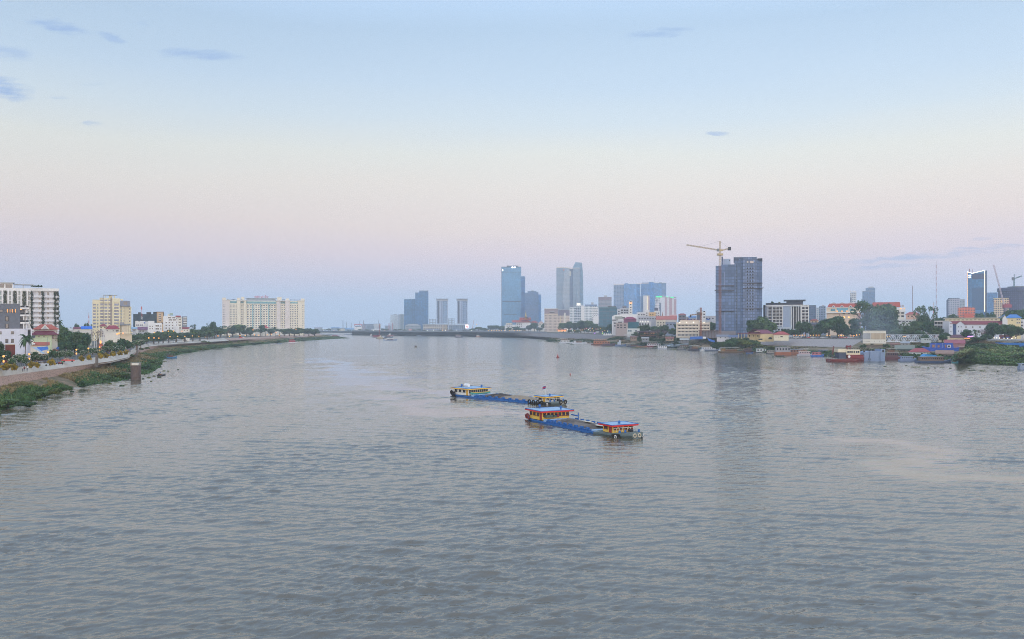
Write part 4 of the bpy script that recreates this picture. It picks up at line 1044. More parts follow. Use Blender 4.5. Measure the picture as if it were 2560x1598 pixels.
def buttress(u, v0, v1, label):
    D = DG(v1, 4.6) ; o = MB().box(-.24, .24, -.6, .9, -.6, PZ(v0, D) - 4.6).box(-.3, .3, -1.2, -.55, -.8, .9).build('wall_buttress', paint((120, 108, 98), .9), None, False, (PX(u, D), D, 4.6)); return tag(o, label, 'buttress')
buttress(241.5, 888, 913, 'brown buttress on the flood wall above the old pier'); buttress(343, 864, 886, 'brown buttress where the flood wall turns away'); buttress(422, 853, 861, 'far small buttress on the flood wall')
P1 = lambda u, v, k=0.0: 0
GP = 'lit globe lamps on the left promenade'
for i, (u, v, D) in enumerate([(9, 891, 265), (73, 886, 288), (120, 881, 306), (191, 874.5, 345), (221, 871.5, 366), (249, 869, 392)]):
    street_lamp(u, v, D, f'lit orange lamp among flowering bushes, {ORD[i]} from the camera on the left promenade', ZL, GP, 'tall', None, .34)
fl = [(-20, 893, 262, 40), (2, 889, 270, 26), (33, 893, 268, 28), (52, 883, 284, 34), (66, 893, 276, 22), (97, 887, 292, 30), (108, 884, 304, 26), (150, 877, 330, 26), (163, 874, 345, 30), (176, 880, 336, 20), (210, 876, 352, 26), (232, 868, 378, 26), (248, 873, 372, 24), (272, 865, 398, 30), (286, 868, 405, 24), (298, 864, 420, 26), (325, 853, 460, 26), (340, 849, 500, 24), (352, 847, 540, 20)]
for i, (u, v, D, w) in enumerate(fl): tree('flower', u, v, D, w, f'white flowering frangipani on the left promenade, {ORD[i]} from the camera', ZL, 'frangipani trees on the promenade', 'flowering tree')
yb = [(16, 904, 258, 28), (36, 906, 258, 20), (79, 899, 272, 18), (92, 903, 274, 16), (130, 894, 292, 20), (122, 897, 290, 12), (203, 886, 328, 16), (222, 884, 338, 14), (250, 880, 356, 20), (265, 879, 362, 16), (283, 876, 385, 18), (300, 874, 398, 16), (315, 871, 410, 14)]
for i, (u, v, D, w) in enumerate(yb): tree('bush', u, v, D, w, f'yellow leaved bush behind the promenade railing, {ORD[i]} from the camera', ZL, 'yellow bushes by the railing', 'bush', 'yellow_bush', 1)
tree('palm', 62, 836, 292, 38, 'tall coconut palm in front of the grey and white apartment house', ZL, None, 'palm tree')
tree('palm', 148, 800, 620, 16, 'distant coconut palm right of the hanging garden hotel', ZL, None, 'palm tree')
for u, v, D, w, k, lb in [(-10, 850, 300, 40, 'broad', 'dark tree below the white lower wall of the apartment house, at the picture edge'), (10, 866, 296, 34, 'dome', 'low dark tree beside the brick yard wall'), (40, 880, 290, 20, 'dome', 'small dark shrub tree under the coconut palm'), (86, 878, 300, 26, 'broad', 'dark tree between the second and third promenade lamps'),
                          (132, 868, 330, 18, 'dome', 'small dark tree hiding the front of the orange shed'), (145, 833, 410, 34, 'broad', 'dark broad tree right of the pale green house'), (157, 812, 470, 28, 'broad', 'tall dark tree behind the broad tree by the pale green house'), (170, 822, 455, 40, 'broad', 'widest dark tree in the clump before the half blue roof'), (163, 845, 400, 34, 'dome', 'low round tree at the foot of the dark clump'),
                          (196, 827, 440, 40, 'broad', 'dark tree at the middle of the clump below the blue roof'), (186, 850, 405, 36, 'dome', 'low dome tree below the middle of the dark clump'), (216, 836, 430, 36, 'broad', 'dark tree at the right end of the clump near the white poles'), (206, 856, 395, 30, 'dome', 'low tree behind the fourth promenade lamp'), (180, 812, 640, 22, 'open', 'thin tree against the white house with blue roof'), (219, 826, 560, 18, 'dome', 'small round tree on the white house with blue roof'),
                          (276, 845, 425, 34, 'dome', 'dark cone shaped tree left of the white court wall'), (309, 841, 440, 36, 'dome', 'dark layered tree left of the road bend'), (300, 850, 430, 24, 'dome', 'small dark tree between the two dark layered trees'), (244, 866, 400, 20, 'dome', 'small dark tree below the bare poles')]:
    tree(k, u, v, D, w, lb, ZL, 'trees behind the left promenade')
tree('bare', 245, 823, 520, 36, 'purple grey bare tree before the maroon roofed house', ZL, None, 'tree')
for i, u in enumerate((236, 242, 248.5, 254, 259)):
    D = 440; h = PZ(838 + (i * 3) % 5, D) - ZL
    t = thing('flag_pole', f'thin white pole under the bare purple tree, {ORD[i]} from the left', 'pole', (PX(u, D), D, ZL), 0, 'white poles under the bare tree')
    MB().tube([(0, 0, -.3), (0, 0, h)], [.16, .11], 6).build('shaft', WHITE, t); MB().lathe([(.2, h), (.2, h + .15), (.05, h + .3)], 8).build('finial', LGREY, t)
b = B('kiosk', 'small kiosk with glowing orange sign among the white poles', 'kiosk', 246, 258, 425, ZL)
b.box('wall', paint((200, 110, 90)), 247, 257, 860, None, 0, 3); b.box('lit_sign', L_ORANGE, 249.5, 253.5, 852, 859, -.15, 0); b.box('roof', DARK, 246, 258, 859, 860, -.6, 3.2)
for i, (u, D, w, vt, k) in enumerate([(334, 620, 26, 836, 'broad'), (348, 640, 30, 829, 'broad'), (366, 680, 32, 827, 'broad'), (384, 720, 30, 829, 'dome'), (397, 740, 24, 826, 'dome'), (421, 760, 30, 820, 'dome'), (408, 740, 22, 834, 'broad'), (440, 800, 30, 832, 'broad'), (462, 820, 32, 826, 'broad'), (482, 880, 26, 822, 'broad'), (500, 900, 26, 821, 'broad'), (518, 960, 26, 819, 'broad'), (536, 1000, 30, 822, 'broad')]):
    tree('dome' if i % 3 else k, u, vt, D, w * 1.45, f'dark green tree in the row before the white blocks, {ORD[i]} from the road bend', ZL, 'tree row beyond the road bend')
for u, v, D, w, k, lb in [(484, 805, 1000, 18, 'open', 'tall thin tree rising right of the maroon roofed small house'), (532, 803, 1050, 22, 'broad', 'tall round tree left of the wide river hotel'), (524, 806, 1080, 20, 'open', 'loose tree beside the tall round one left of the wide hotel'), (511, 815, 1060, 30, 'broad', 'low wide tree left of the tall round one by the hotel'), (544, 815, 1080, 24, 'broad', 'low tree touching the left corner of the wide hotel'), (226, 806, 900, 22, 'open', 'dark tree at the left foot of the cream apartment block'), (190, 808, 1000, 16, 'broad', 'tree top above the maroon half of the white house roof'), (216, 804, 950, 16, 'open', 'tree top right above the blue roof')]:
    tree(k, u, v, D, w, lb, ZL, 'taller trees on the left bank')
for i, (u, D, w, vt, k) in enumerate([(551, 1150, 26, 819, 'broad'), (568, 1180, 30, 812, 'open'), (582, 1200, 24, 818, 'broad'), (600, 1220, 38, 810, 'broad'), (616, 1230, 20, 820, 'dome'), (627, 1240, 18, 817, 'broad'), (640, 1260, 18, 824, 'palm'), (652, 1280, 16, 824, 'palm'), (664, 1300, 16, 823, 'palm'), (676, 1310, 18, 821, 'broad'), (688, 1330, 18, 820, 'palm'), (699, 1340, 18, 823, 'palm'), (712, 1360, 20, 822, 'broad'), (724, 1380, 22, 818, 'dome'), (736, 1390, 22, 818, 'dome'), (748, 1400, 22, 817, 'dome'), (760, 1410, 22, 816.5, 'dome'), (772, 1420, 20, 818, 'dome'), (786, 1440, 24, 821, 'dome')]):
    tree(k, u, vt, D, w * 1.35, f'dark tree in the row before the river hotel, {ORD[i]} from its left end', ZL, 'trees before the river hotel')
tree('broad', 655, 811, 1330, 20, 'dark tree behind the red pyramid roof of the hotel pavilion', ZL, None)
for i, (u, v) in enumerate([(501, 840), (514, 842), (545, 840), (574, 841), (600, 838.5), (613, 838.5), (636, 837.5), (647, 838), (668, 837), (678, 835.5), (698, 838), (690, 832), (740, 823.5), (632.5, 825)]):
    street_lamp(u, v, 1000 + (u - 501) * 1.6, f'tiny lit orange lamp along the far left promenade, {ORD[i]} from the bend', ZL, 'far lamps on the left promenade', 'globe', None, .75)
for i, (u, v, D) in enumerate([(386, 831.2, 690), (407, 828.2, 700), (421, 828.3, 720), (434, 827.6, 740), (444, 841, 720), (455, 828, 780), (462, 841, 760), (481, 840, 800), (385, 845, 640), (397, 845.5, 640), (497, 841, 860), (425, 842, 690), (372, 845, 600)]):
    street_lamp(u, v, D, f'lit orange lamp before the white blocks past the road bend, {ORD[i]} in its row', ZL, 'lamps past the road bend', 'globe', None, .5)
for i, (u, v, D, k) in enumerate([(118, 845, 345, 'arm'), (115, 856, 330, 'arm'), (222, 835, 470, 'arm')]):
    street_lamp(u, v, D, f'unlit grey arm street light, {ORD[i]} of three near the pale green house', ZL, 'unlit street lights', k)
for u, v, D, lb, sh, tr, ps in [(68, 916, 250, 'person in a white shirt leaning at the promenade railing', (220, 220, 220), (90, 96, 110), 'stand'), (61, 917, 249, 'person in dark red beside the one in white at the railing', (130, 50, 52), (40, 42, 52), 'stand'), (57, 917.5, 248, 'person in pale grey standing by the railing left of the red shirt', (190, 190, 190), (60, 60, 72), 'stand'),
                                (322, 876, 448, 'person in a pink shirt walking on the promenade at its bend', (220, 130, 140), (60, 64, 80), 'walk'), (316, 878.5, 440, 'person in white walking towards the promenade bend', (220, 220, 220), (70, 74, 90), 'walk'), (156, 904, 292, 'person in green by the railing next to the motorbike', (60, 150, 90), (60, 60, 70), 'stand')]:
    person(u, v, D, lb, ZL, sh, tr, 2.0 + u, ps, 'people on the promenade')
def motorbike(u, D, label, col, rz):
    t = thing('motorbike', label, 'motorbike', (PX(u, D), D, ZL), rz, 'motorbikes on the promenade')
    for x in (-.62, .62): MB().tube([(x, -.06, .3), (x, .06, .3)], .3, 12).build('wheel', DARK, t)
    MB().extr([(-.6, .45), (.1, .35), (.55, .6), (.5, .95), (.38, .95), (.2, .55), (-.3, .72), (-.75, .75)], -.14, .14).build('body', paint(col, .35), t)
    MB().box(-.6, .1, -.13, .13, .72, .84).build('seat', DARK, t); MB().tube([(.42, -.33, 1.0), (.42, .33, 1.0)], .03, 6).build('handlebar', STEEL, t)
motorbike(146, 300, 'blue motorbike parked behind the promenade railing', (60, 80, 150), .6); motorbike(151, 299, 'red motorbike parked beside the blue one', (170, 50, 50), .9)
car(170, 320, 'red car parked between frangipani bushes', ZL, (190, 40, 40), .5, 'cars on the left bank'); car(268, 415, 'dark blue car with glowing red tail lights before the poles', ZL, (46, 58, 86), 2.6, 'cars on the left bank', 1)
car(602, 1080, 'bright red car on the far left promenade', ZL, (220, 40, 40), .2, 'cars on the left bank'); car(608, 1085, 'white car beside the bright red one on the far promenade', ZL, (225, 225, 225), .2, 'cars on the left bank'); car(104, 285, 'pale grey car behind the railing near the third lamp', ZL, (170, 180, 190), .5, 'cars on the left bank'); car(462, 830, 'white van like car before the white stepped block', ZL, (220, 220, 222), .3, 'cars on the left bank')

# --- the water's edge: scrub, old pier, boats
def scrub(name, lines, n, s0, s1, mats, seed, hmax=1.6, f0=0.02, f1=.95, patch=0.0, zmax=99):
    rnd = random.Random(seed); mb = MB(); a, c = lines
    for _ in range(n):
        k = rnd.random() * (len(a) - 2); i = int(k); f = rnd.uniform(f0, f1)
        p = a[i].lerp(a[i + 1], k - i).lerp(c[i].lerp(c[i + 1], k - i), f)
        cl = math.sin(p.x * .11 + 3) + math.sin(p.y * .083) + math.sin((p.x + p.y) * .31) * .7
        if cl < patch * 2 - 1.6 + f * patch * 2.2: continue
        sz = rnd.uniform(s0, s1) * (1 + .35 * max(0, cl)) * (.6 + p.y / 900); h = hmax * rnd.uniform(.3, 1) * (1 + .3 * max(0, cl)) * (1 - .55 * abs(f - .35))
        mi = 0 if cl * .6 + (.52 - f) * 4 + rnd.gauss(0, .45) > 0 else 1
        for _ in range(7):
            az = rnd.uniform(0, 6.3); d = Vector((math.cos(az), math.sin(az), 0)); e = Vector((-d.y, d.x, 0)) * sz * .16; q = p + d * rnd.uniform(0, sz * .5); t_ = q + d * rnd.uniform(.2, .9) * sz + Vector((0, 0, h * rnd.uniform(.5, 1)))
            mid = (q + t_) / 2 + Vector((0, 0, h * .22))
            mb.poly([q - e, q + e, mid + e * .9, mid - e * .9], mi); mb.poly([mid - e * .9, mid + e * .9, t_], mi)
    o = mb.build(name, mats); o['kind'] = 'stuff'; o['label'] = ['tangled green and straw coloured scrub on the left river bank', 'bright green grass at the left water edge', 'green and straw scrub at the foot of the right bank', 'tall grass on the lower part of the overgrown right point', 'grass on top of the overgrown right point', 'scrub on the bank below the truss footbridge', 'scrub on the bank below the beige riverside building'][(11, 12, 15, 32, 33, 34, 35).index(seed)]; return o
scrub('riverbank_scrub', (lw, lf), 26000, .35, 1.0, [leafy((54, 84, 52), (102, 132, 76), .2), leafy((124, 112, 76), (176, 158, 114), .2)], 11, 1.7, .03, .96, .08)
scrub('riverbank_scrub', (lw, lf), 9000, .4, .9, [leafy((48, 84, 52), (92, 130, 72), .2), leafy((58, 90, 54), (104, 136, 76), .2)], 12, 1.1, .0, .35, .1)
sb = [(20, 992, 66, 36), (64, 1000, 44, 20), (105, 975, 40, 22), (140, 968, 48, 24), (165, 962, 34, 20), (205, 952, 36, 22), (262, 934, 40, 22), (288, 926, 44, 26), (318, 930, 30, 20), (365, 910, 34, 22), (388, 897, 32, 22), (372, 884, 34, 18), (350, 895, 30, 16), (430, 876, 30, 12), (465, 872, 34, 12), (505, 868, 34, 11), (545, 865, 36, 10), (590, 860, 36, 10), (640, 855, 38, 9), (690, 851, 40, 8), (745, 846, 40, 8), (790, 843, 36, 6), (45, 962, 14, 8), (78, 957, 18, 10), (-30, 1020, 60, 40), (240, 925, 24, 12), (300, 905, 22, 10)]
for i, (u, v, w, hpx) in enumerate(sb):
    D = DG(v + hpx * .6, .9); tree('bush', u, v, D, w, f'green scrub bush on the left river edge, {ORD[i]} listed from the wide front clump', max(.2, .6), 'scrub bushes on the left river edge', 'bush', None, (0, 3, 0, 2)[i % 4])
for i, (u, v, w) in enumerate([(510, 850, 14), (522, 852, 9), (577, 852, 10), (597, 850, 8), (618, 850, 7), (352, 868, 14), (368, 866, 12), (330, 884, 14)]):
    D = DG(v + 6, 5.0); tree('bush', u, v, D, w, f'small bush growing at the foot of the far flood wall, {ORD[i]} of eight', 4.6, 'bushes at the foot of the flood wall', 'bush', None, 2)
t = thing('bridge_pier', 'old round stained concrete pier standing at the left water edge', 'concrete pier', tuple(PG(339.5, 949, 0)) )
r = 12.3 * t.location.y / F; h = 42 * t.location.y / F
M_PIER = concrete_mat((78, 66, 62), (116, 100, 92), (58, 48, 46))
MB().lathe([(r * .96, -1.2), (r * .96, h * .12), (r, h * .13), (r, h * .28), (r * .97, h * .3), (r * .97, h * .55), (r, h * .57), (r, h * .84)], 14).build('shaft', M_PIER, t)
MB().lathe([(r * 1.04, h * .842), (r * 1.04, h)], 14).build('cap', concrete_mat((96, 86, 80), (170, 162, 150)), t)
# broken upper ring: leave the cap visibly sloped on one side
MB().box(-r * .35, r * .9, -r * 1.09, -r * .6, h * .86, h * .99).build('broken_face', OFFW, t)
MB().tube([(-r, 0, h * .72), (-r * 1.6, .2, h * .70)], .12, 6).build('beam_stub', DARK, t)
river_boat('moored_boat', 'blue hulled boat with dark canopy moored at the left scrub', 414, 440, 896, 8, 'canopy', (54, 110, 150), (64, 60, 66), (60, 58, 62), H=2.3, dk=.9)
t = river_boat('dinghy', 'tiny dark dinghy with a person near the old pier', 398, 407, 939.5, 70, 'open', (50, 46, 48), (80, 60, 50), beam=1.3, dk=.45); D = t.location.y
person(400.5, 936, D, 'person in blue sitting in the dinghy near the old pier', .05, (40, 90, 150), (40, 44, 60), 2.6, 'sit')
river_boat('ferry_boat', 'white and red passenger boat moored at the far left bank', 720, 743, 857.5, 6, 'double', (200, 196, 200), (214, 216, 222), (170, 70, 84), H=2.4, dk=1.2)
for i, (u0, u1, v) in enumerate([(674, 688, 860.4), (686, 704, 860.2), (746, 752, 856)]): river_boat('sampan', ('pale sampan nearest of the three small boats by the passenger boat', 'blue sampan beside the pale one at the far left bank', 'small white sampan right of the white and red passenger boat')[i], u0, u1, v, 4, 'open', ((170, 170, 172), (90, 120, 160), (206, 206, 206))[i], (90, 80, 70), dk=.5)
wk = [(372, 944.5, 10), (398, 944, 8), (410, 928, 6), (305, 965, 11), (420, 928.5, 4), (432, 889, 5), (455, 888.5, 5), (464, 886, 6), (412, 905, 9), (70, 1017, 10), (100, 1000, 14), (180, 980, 8), (275, 960, 9), (358, 948, 6), (385, 941, 6), (445, 925, 3), (378, 954, 3)]
wk += [(1430, 862, 12), (1390, 857, 14), (1370, 855, 20), (1350, 851, 22), (1330, 848, 24), (1300, 850, 18), (1280, 848, 14), (1420, 859, 9), (1350, 855, 14), (1520, 866.5, 16), (1555, 868, 22), (1590, 869.5, 18), (1640, 871, 24), (1690, 874, 28), (1740, 876, 20), (1860, 884, 6), (1948, 893.4, 14), (1960, 894, 7), (1933, 892.5, 4), (2084, 899, 16), (2212, 917.5, 7), (2288, 918.5, 22), (2266, 915, 4), (2320, 920.5, 5), (2337, 920.8, 3), (2355, 920.5, 12), (2376, 921.5, 5), (2422, 922, 5), (2430, 926, 16), (2457, 928, 13), (2494, 929, 3), (1808, 895, 7), (1786, 886, 3), (1550, 873, 3), (1040, 865.5, .1)]
def floating_weed(i, u, v, w):
    D = DG(v); rnd = random.Random(i + 50); mb = MB(); W = w * D / F / 2; dp = min(W * .8, 6)
    for _ in range(int(60 + W * 20)):
        a = rnd.uniform(0, 6.3); k = math.sqrt(rnd.random()); leaf_cloud(mb, (W * k * math.cos(a), dp * k * math.sin(a), .14), .18, .18, .16, 2, .16 + W * .02, rnd)
    n = 12; mb.prism([(W * .85 * math.cos(q * 6.283 / n) * rnd.uniform(.7, 1), dp * .85 * math.sin(q * 6.283 / n) * rnd.uniform(.7, 1)) for q in range(n)], -.05, .07)
    left = u < 600; o = mb.build('floating_weed', LEAF_B if i % 2 else LEAF_C, None, False, (PX(u, D), D, 0))
    return tag(o, 'drifting clump of water weed near the left scrub bank' if left else ('drifting clump of water weed in front of the moored boats' if u < 2100 else 'drifting clump of water weed off the green point on the right'), 'water weed', 'weed drifting by the left bank' if left else ('weed drifting before the boats' if u < 2100 else 'weed drifting off the right point'))
for i, q in enumerate(wk): floating_weed(i, *q) if q[2] > 1 else None
# ================================================================ FAR BANK AND CITY CENTRE
def tower(name, label, u0, u1, v, D, mat, dep=30, yaw=0, cat='tower', crown=None, group=None):
    b = B(name, label, cat, u0, u1, D, ZR, yaw, group); b.box('wall', mat, u0, u1, v, None, 0, dep); return b
HZ = 'far city towers'
BT = facade((84, 110, 150), (62, 104, 160), 3.6, 3.0, .22, .12, .14)
BT2 = facade((80, 100, 136), (60, 90, 136), 3.4, 4.0, .3, .2, .2)
LT = facade((176, 178, 186), (96, 112, 136), 3.5, 3.2, .4, .3, .3)
PT = facade((150, 146, 156), (84, 100, 130), 3.6, 2.6, .3, .25, .2)
# dark twin slab under construction
b = tower('office_tower', 'lower dark blue slab tower of the joined pair across the far water', 1010, 1040, 748.5, 2800, facade((64, 94, 134), (50, 96, 146), 3.4, 6, .25, .15, .3), 30); b.box('roof_edge', LGREY, 1010, 1040, 747.6, 748.4, -.3, 30); b.boxes('aerial', STEEL, [(1025, 1025.4, 744, 747.6, 4, 5)])
b = tower('office_tower', 'taller dark blue slab tower of the joined pair across the far water', 1038, 1071, 731.5, 2790, facade((60, 90, 132), (46, 92, 144), 3.4, 5, .25, .18, .3), 30); b.box('upper_block', BT2, 1048, 1070.6, 727, 731.5, 1, 28); b.boxes('roof_edge', LGREY, [(1047.6, 1071, 726.3, 727, .6, 28)])
b = tower('residential_tower', 'pale slab tower left of the dark joined pair', 976, 996, 787, 2900, facade((206, 210, 218), (166, 178, 196), 3.5, 3.2, .45, .35, .3), 20); b.box('roof_house', LGREY, 984, 992, 785, 787, 4, 14)
b = tower('residential_tower', 'white striped slab tower touching the dark joined pair', 996.5, 1012, 786, 2880, facade((206, 206, 208), (110, 122, 140), 60, 4.2, .02, .45, .3), 20); b.box('roof_house', WHITE, 1000, 1006, 784.8, 786, 4, 14)
for (u0, u1, lb, c) in ((1090, 1121, 'pale capped twin tower nearer to the dark joined pair', 1.0), (1141, 1170, 'pale capped twin tower nearer to the lit advertising screen', .9)):
    w = u1 - u0; b = B('capped_tower', lb, 'tower', u0, u1, 2800, ZR, 0, 'capped twin towers')
    b.box('wall', facade((120, 136, 166), (80, 104, 146), 3.4, 3, .35, .3, .25), u0 + 1.5, u1 - 1.2, 752, 809, 0, 26)
    b.boxes('white_fin', paint((168, 180, 202)), [(u0 + 8.5 * w / 31, u0 + 13.5 * w / 31, 753, 809, -1.2, 0), (u0 + 1, u0 + 3, 753, 809, -.8, 0), (u1 - 3, u1 - 1, 753, 809, -.8, 0), (u0 + 16 * w / 31, u0 + 17.5 * w / 31, 753, 809, -1, 0)])
    b.box('glass_bay', facade((160, 174, 198), (80, 108, 150), 3.4, 5, .42, .2, .2) if c == 1 else facade((150, 166, 192), (66, 94, 138), 6.8, 5, .4, .35, .2), u0 + 17.5 * w / 31, u1 - 3, 754, 809, -.5, 0)
    b.box('dark_bay', paint((62, 76, 104), .3), u0 + 4 * w / 31, u0 + 8.4 * w / 31, 754, 809, -.4, 0)
    b.boxes('crown_ring', paint((176, 180, 188)), [(u0 + .3, u1 - .3, 751, 752.6, -2.5, 28), (u0 + 2, u1 - 2, 748.6, 750.2, -1, 27)]); b.box('cap_disc', paint((120, 128, 142)), u0, u1, 747, 748.4, -4, 30)
for (u0, u1, v, lb) in ((1073, 1089, 797, 'grey concrete frame under construction between dark pair and capped tower'), (1121, 1136, 796, 'grey concrete frame under construction between the two capped towers')):
    b = B('building_frame', lb, 'construction frame', u0, u1, 2750, ZR); fl = steps(v + 1, 810, 4)
    b.boxes('floor_slab', STEEL, [(u0, u1, q, q + .8, 0, 12) for q in fl]); b.boxes('column', STEEL, [(u, u + 1, v, None, 0, 1) for u in steps(u0, u1 - 1, 5)])
b = B('stadium', 'long pale podium building beneath the capped towers', 'podium', 1058, 1122, 2650, ZR); b.box('wall', facade((186, 178, 166), (120, 120, 124), 9, 6, .5, .3, .5), 1058, 1120, 812, None, 0, 30); b.box('roof', LGREY, 1056, 1122, 811, 812, -2, 30); b.boxes('portal', paint((200, 180, 150)), [(1106, 1109, 813, None, -1, 0), (1113, 1118, 812.5, None, -1, 0)])
b = B('stadium', 'long blue grey hall with columns left of the lit screen', 'hall', 1121, 1170, 2620, ZR); b.box('wall', facade((120, 134, 156), (70, 90, 122), 8, 5, .3, .4, .4), 1121, 1166, 812.5, None, 0, 30); b.box('roof', LGREY, 1120, 1172, 809.5, 811, -3, 30); b.boxes('column', LGREY, [(u, u + .8, 811, None, -2.5, -2) for u in steps(1121, 1164, 9)])
b = B('advertising_screen', 'bright red and white advertising screen at the corner of the hall', 'screen', 1163, 1171, 2600, ZR); b.box('screen', lamp((255, 236, 236), 1.3), 1163, 1171, 812, 821, 0, 1); b.boxes('screen_picture', lamp((226, 90, 100), 1.0), [(1164.5, 1167, 814, 818, -.2, 0), (1168, 1169.6, 815, 820.5, -.2, 0)]); b.box('screen_frame', WHITE, 1162.5, 1171.5, 810, 812, -.3, 1.2)
b = B('stadium', 'low domed grey roof in front of the dark joined pair', 'hall', 1012, 1052, 2680, ZR); b.poly('roof', LGREY, [(1012, 814), (1052, 814), (1044, 811), (1032, 809.5), (1020, 811)], 0, 30); b.box('wall', facade((150, 156, 166), (90, 100, 120), 5, 4, .4, .4), 1012, 1052, 814.2, None, 1, 28)
# lower far buildings, left to right
for (u0, u1, v, D, mc, rc, lb, nm) in [(786, 806, 818, 3150, (170, 174, 184), (150, 156, 170), 'faint grey house group behind the tip of the left promenade', 'house'), (828, 848, 818.5, 2750, (150, 170, 190), (70, 130, 180), 'blue roofed shed at the left end of the far shore', 'warehouse'), (847, 864, 819.5, 2740, (214, 206, 186), (120, 160, 196), 'cream walled warehouse right of the blue roofed shed', 'warehouse'), (863, 884, 821, 2700, (130, 164, 200), (86, 142, 190), 'long blue warehouse left of the red framed block', 'warehouse'),
                                   (910, 934, 810, 2900, (140, 150, 168), (120, 132, 150), 'flat grey block right of the pagoda spire', 'block'), (934, 953, 809, 2880, (206, 210, 216), (170, 178, 190), 'white flat block with open left part across the water', 'block'), (928, 952, 824, 2600, (220, 210, 186), (200, 196, 190), 'low cream quay building with lit front on the far shore', 'quay building'), (962, 978, 814, 2800, (160, 168, 182), (140, 150, 166), 'low pale block left of the pale slab tower', 'block'), (1022, 1030, 822.5, 2550, (236, 180, 170), (200, 120, 120), 'small pinkish lit kiosk on the far quay below the dark pair', 'kiosk'), (1064, 1098, 823.5, 2540, (170, 168, 170), (120, 130, 150), 'long low quay shed below the pale podium', 'quay building'), (1104, 1124, 824.5, 2540, (186, 170, 164), (150, 120, 116), 'low quay shed with orange lights right of the long one', 'quay building'), (1132, 1156, 823.5, 2530, (150, 156, 168), (110, 126, 150), 'low quay shed below the blue grey hall', 'quay building')]:
    b = B(nm, lb, nm, u0, u1, D, ZR); b.box('wall', facade(mc, (80, 96, 120), 4, 4, .45, .5, .4), u0, u1, v + 1.2, None, 0, 16); b.gable('roof', paint(rc), u0, u1, v, v + 1.3, 0, 16, .8)
b = B('framed_block', 'white block with red columns and red roof frame on the far shore', 'block', 884, 905, 2720, ZR); b.box('wall', WHITE, 886, 904, 815, None, 0, 12); b.boxes('red_frame', paint((176, 60, 60)), [(885, 905, 811, 812.4, -1, 13), (886, 887.2, 812.4, 815, -.5, .5), (902.5, 904, 812.4, 815, -.5, .5), (892, 893, 812.4, 815, -.5, .5)]); b.boxes('glazed_strip', G_BLUE, [(888, 902, 816, 817.5, -.15, 0)])
b = B('pagoda', 'small grey pagoda spire beyond the far shore sheds', 'pagoda', 903, 915, 2850, ZR); MB().lathe([(9, 0), (9, 6), (7, 8), (7, 14), (4.6, 17), (4.6, 21), (2.4, 25), (1.2, 30), (.4, 36)], 8).build('spire', paint((140, 136, 148)), b.root); b.box('base_hall', LGREY, 903, 915, 818, None, 0, 10)
for u, v, lb in [(857.5, 800, 'thin grey pylon, leftmost over the far shore'), (866, 806, 'short grey pylon right of the leftmost one'), (878, 807, 'grey pylon left of the red framed block'), (898, 803, 'grey pylon over the red framed block'), (946, 801, 'grey pylon over the white flat block')]: mast('power_pylon', lb, u, v, 826, 3000, ZR, 2.2, .7, (120, 130, 146), 'pylon', None, 5, 'pylons beyond the far shore')
for u, v0, lb in ((972.5, 808, 'red crane post left of its twin on the far quay'), (981, 808, 'red crane post right of its twin on the far quay')): mast('crane_post', lb, u, v0, 825, 2560, ZR, 1.4, 1.4, (176, 70, 80), 'crane', None, 5, 'red crane posts')
t = thing('mobile_crane', 'leaning pink lattice crane right of the lit screen', 'crane', (PX(1180, 2600), 2600, ZR)); mb = MB(); q = Vector((PX(1185, 2600) - PX(1180, 2600), 0, PZ(799, 2600) - ZR))
mb.tube([(0, 0, 2), tuple(q)], [.9, .6], 4); mb.build('boom', paint((196, 150, 150)), t); MB().box(-4, 3, -2, 2, 0, 4).build('cab', LGREY, t); MB().box(-5, 4, -2.4, 2.4, -.5, 0).build('track', DARK, t)
# far quay: fence, trees, lamps
fq = [p + Vector((0, 6, 0)) for p in rt if p.y > 1500]
t = thing('quay_fence', 'dark continuous fence along the top of the far river wall', 'fence', tuple(fq[0])); o0 = fq[0]
mb = MB()
for a, c in zip(fq, fq[1:]): mb.poly([a - o0, c - o0, c - o0 + Vector((0, .3, 2.6)), a - o0 + Vector((0, .3, 2.6))])
mb.build('panel', paint((122, 128, 138)), t); MB().tube([p - o0 + Vector((0, 0, 2.8)) for p in fq], .15, 4, 0, False).build('rail', STEEL, t)
for i, (u, w, v, D, k) in enumerate([(806, 14, 823, 3000, 'dome'), (822, 18, 821, 2900, 'dome'), (826, 16, 822, 2800, 'broad'), (846, 12, 823, 2720, 'broad'), (872, 12, 824, 2650, 'dome'), (885, 10, 824, 2640, 'dome'), (900, 12, 823, 2640, 'broad'), (918, 14, 823, 2620, 'dome'), (956, 14, 821, 2600, 'broad'), (966, 14, 822, 2600, 'dome'), (988, 14, 822, 2580, 'dome'), (1000, 12, 822, 2580, 'broad'), (1012, 12, 823, 2560, 'dome'), (1034, 14, 823, 2560, 'dome'), (1048, 14, 822, 2550, 'broad'), (1060, 12, 824, 2540, 'dome'), (1100, 10, 824, 2530, 'dome'), (1128, 12, 823.5, 2520, 'dome'), (1160, 10, 824, 2510, 'dome')]):
    tree(k, u, v, D, w, f'hazy tree on the far shore, {ORD[i]} from its left end', ZR, 'trees on the far shore')
for i, (u, w, v, D, k) in enumerate([(1182, 18, 820, 2500, 'dome'), (1196, 22, 817, 2480, 'broad'), (1212, 22, 819, 2460, 'dome'), (1226, 24, 813, 2440, 'broad'), (1240, 26, 812, 2420, 'broad'), (1252, 22, 813, 2400, 'dome'), (1262, 20, 815, 2380, 'broad')]):
    tree(k, u, v, D, w, f'hazy dark tree left of the tall glass slab tower, {ORD[i]} from the lit screen', ZR, 'trees left of the glass slab tower')
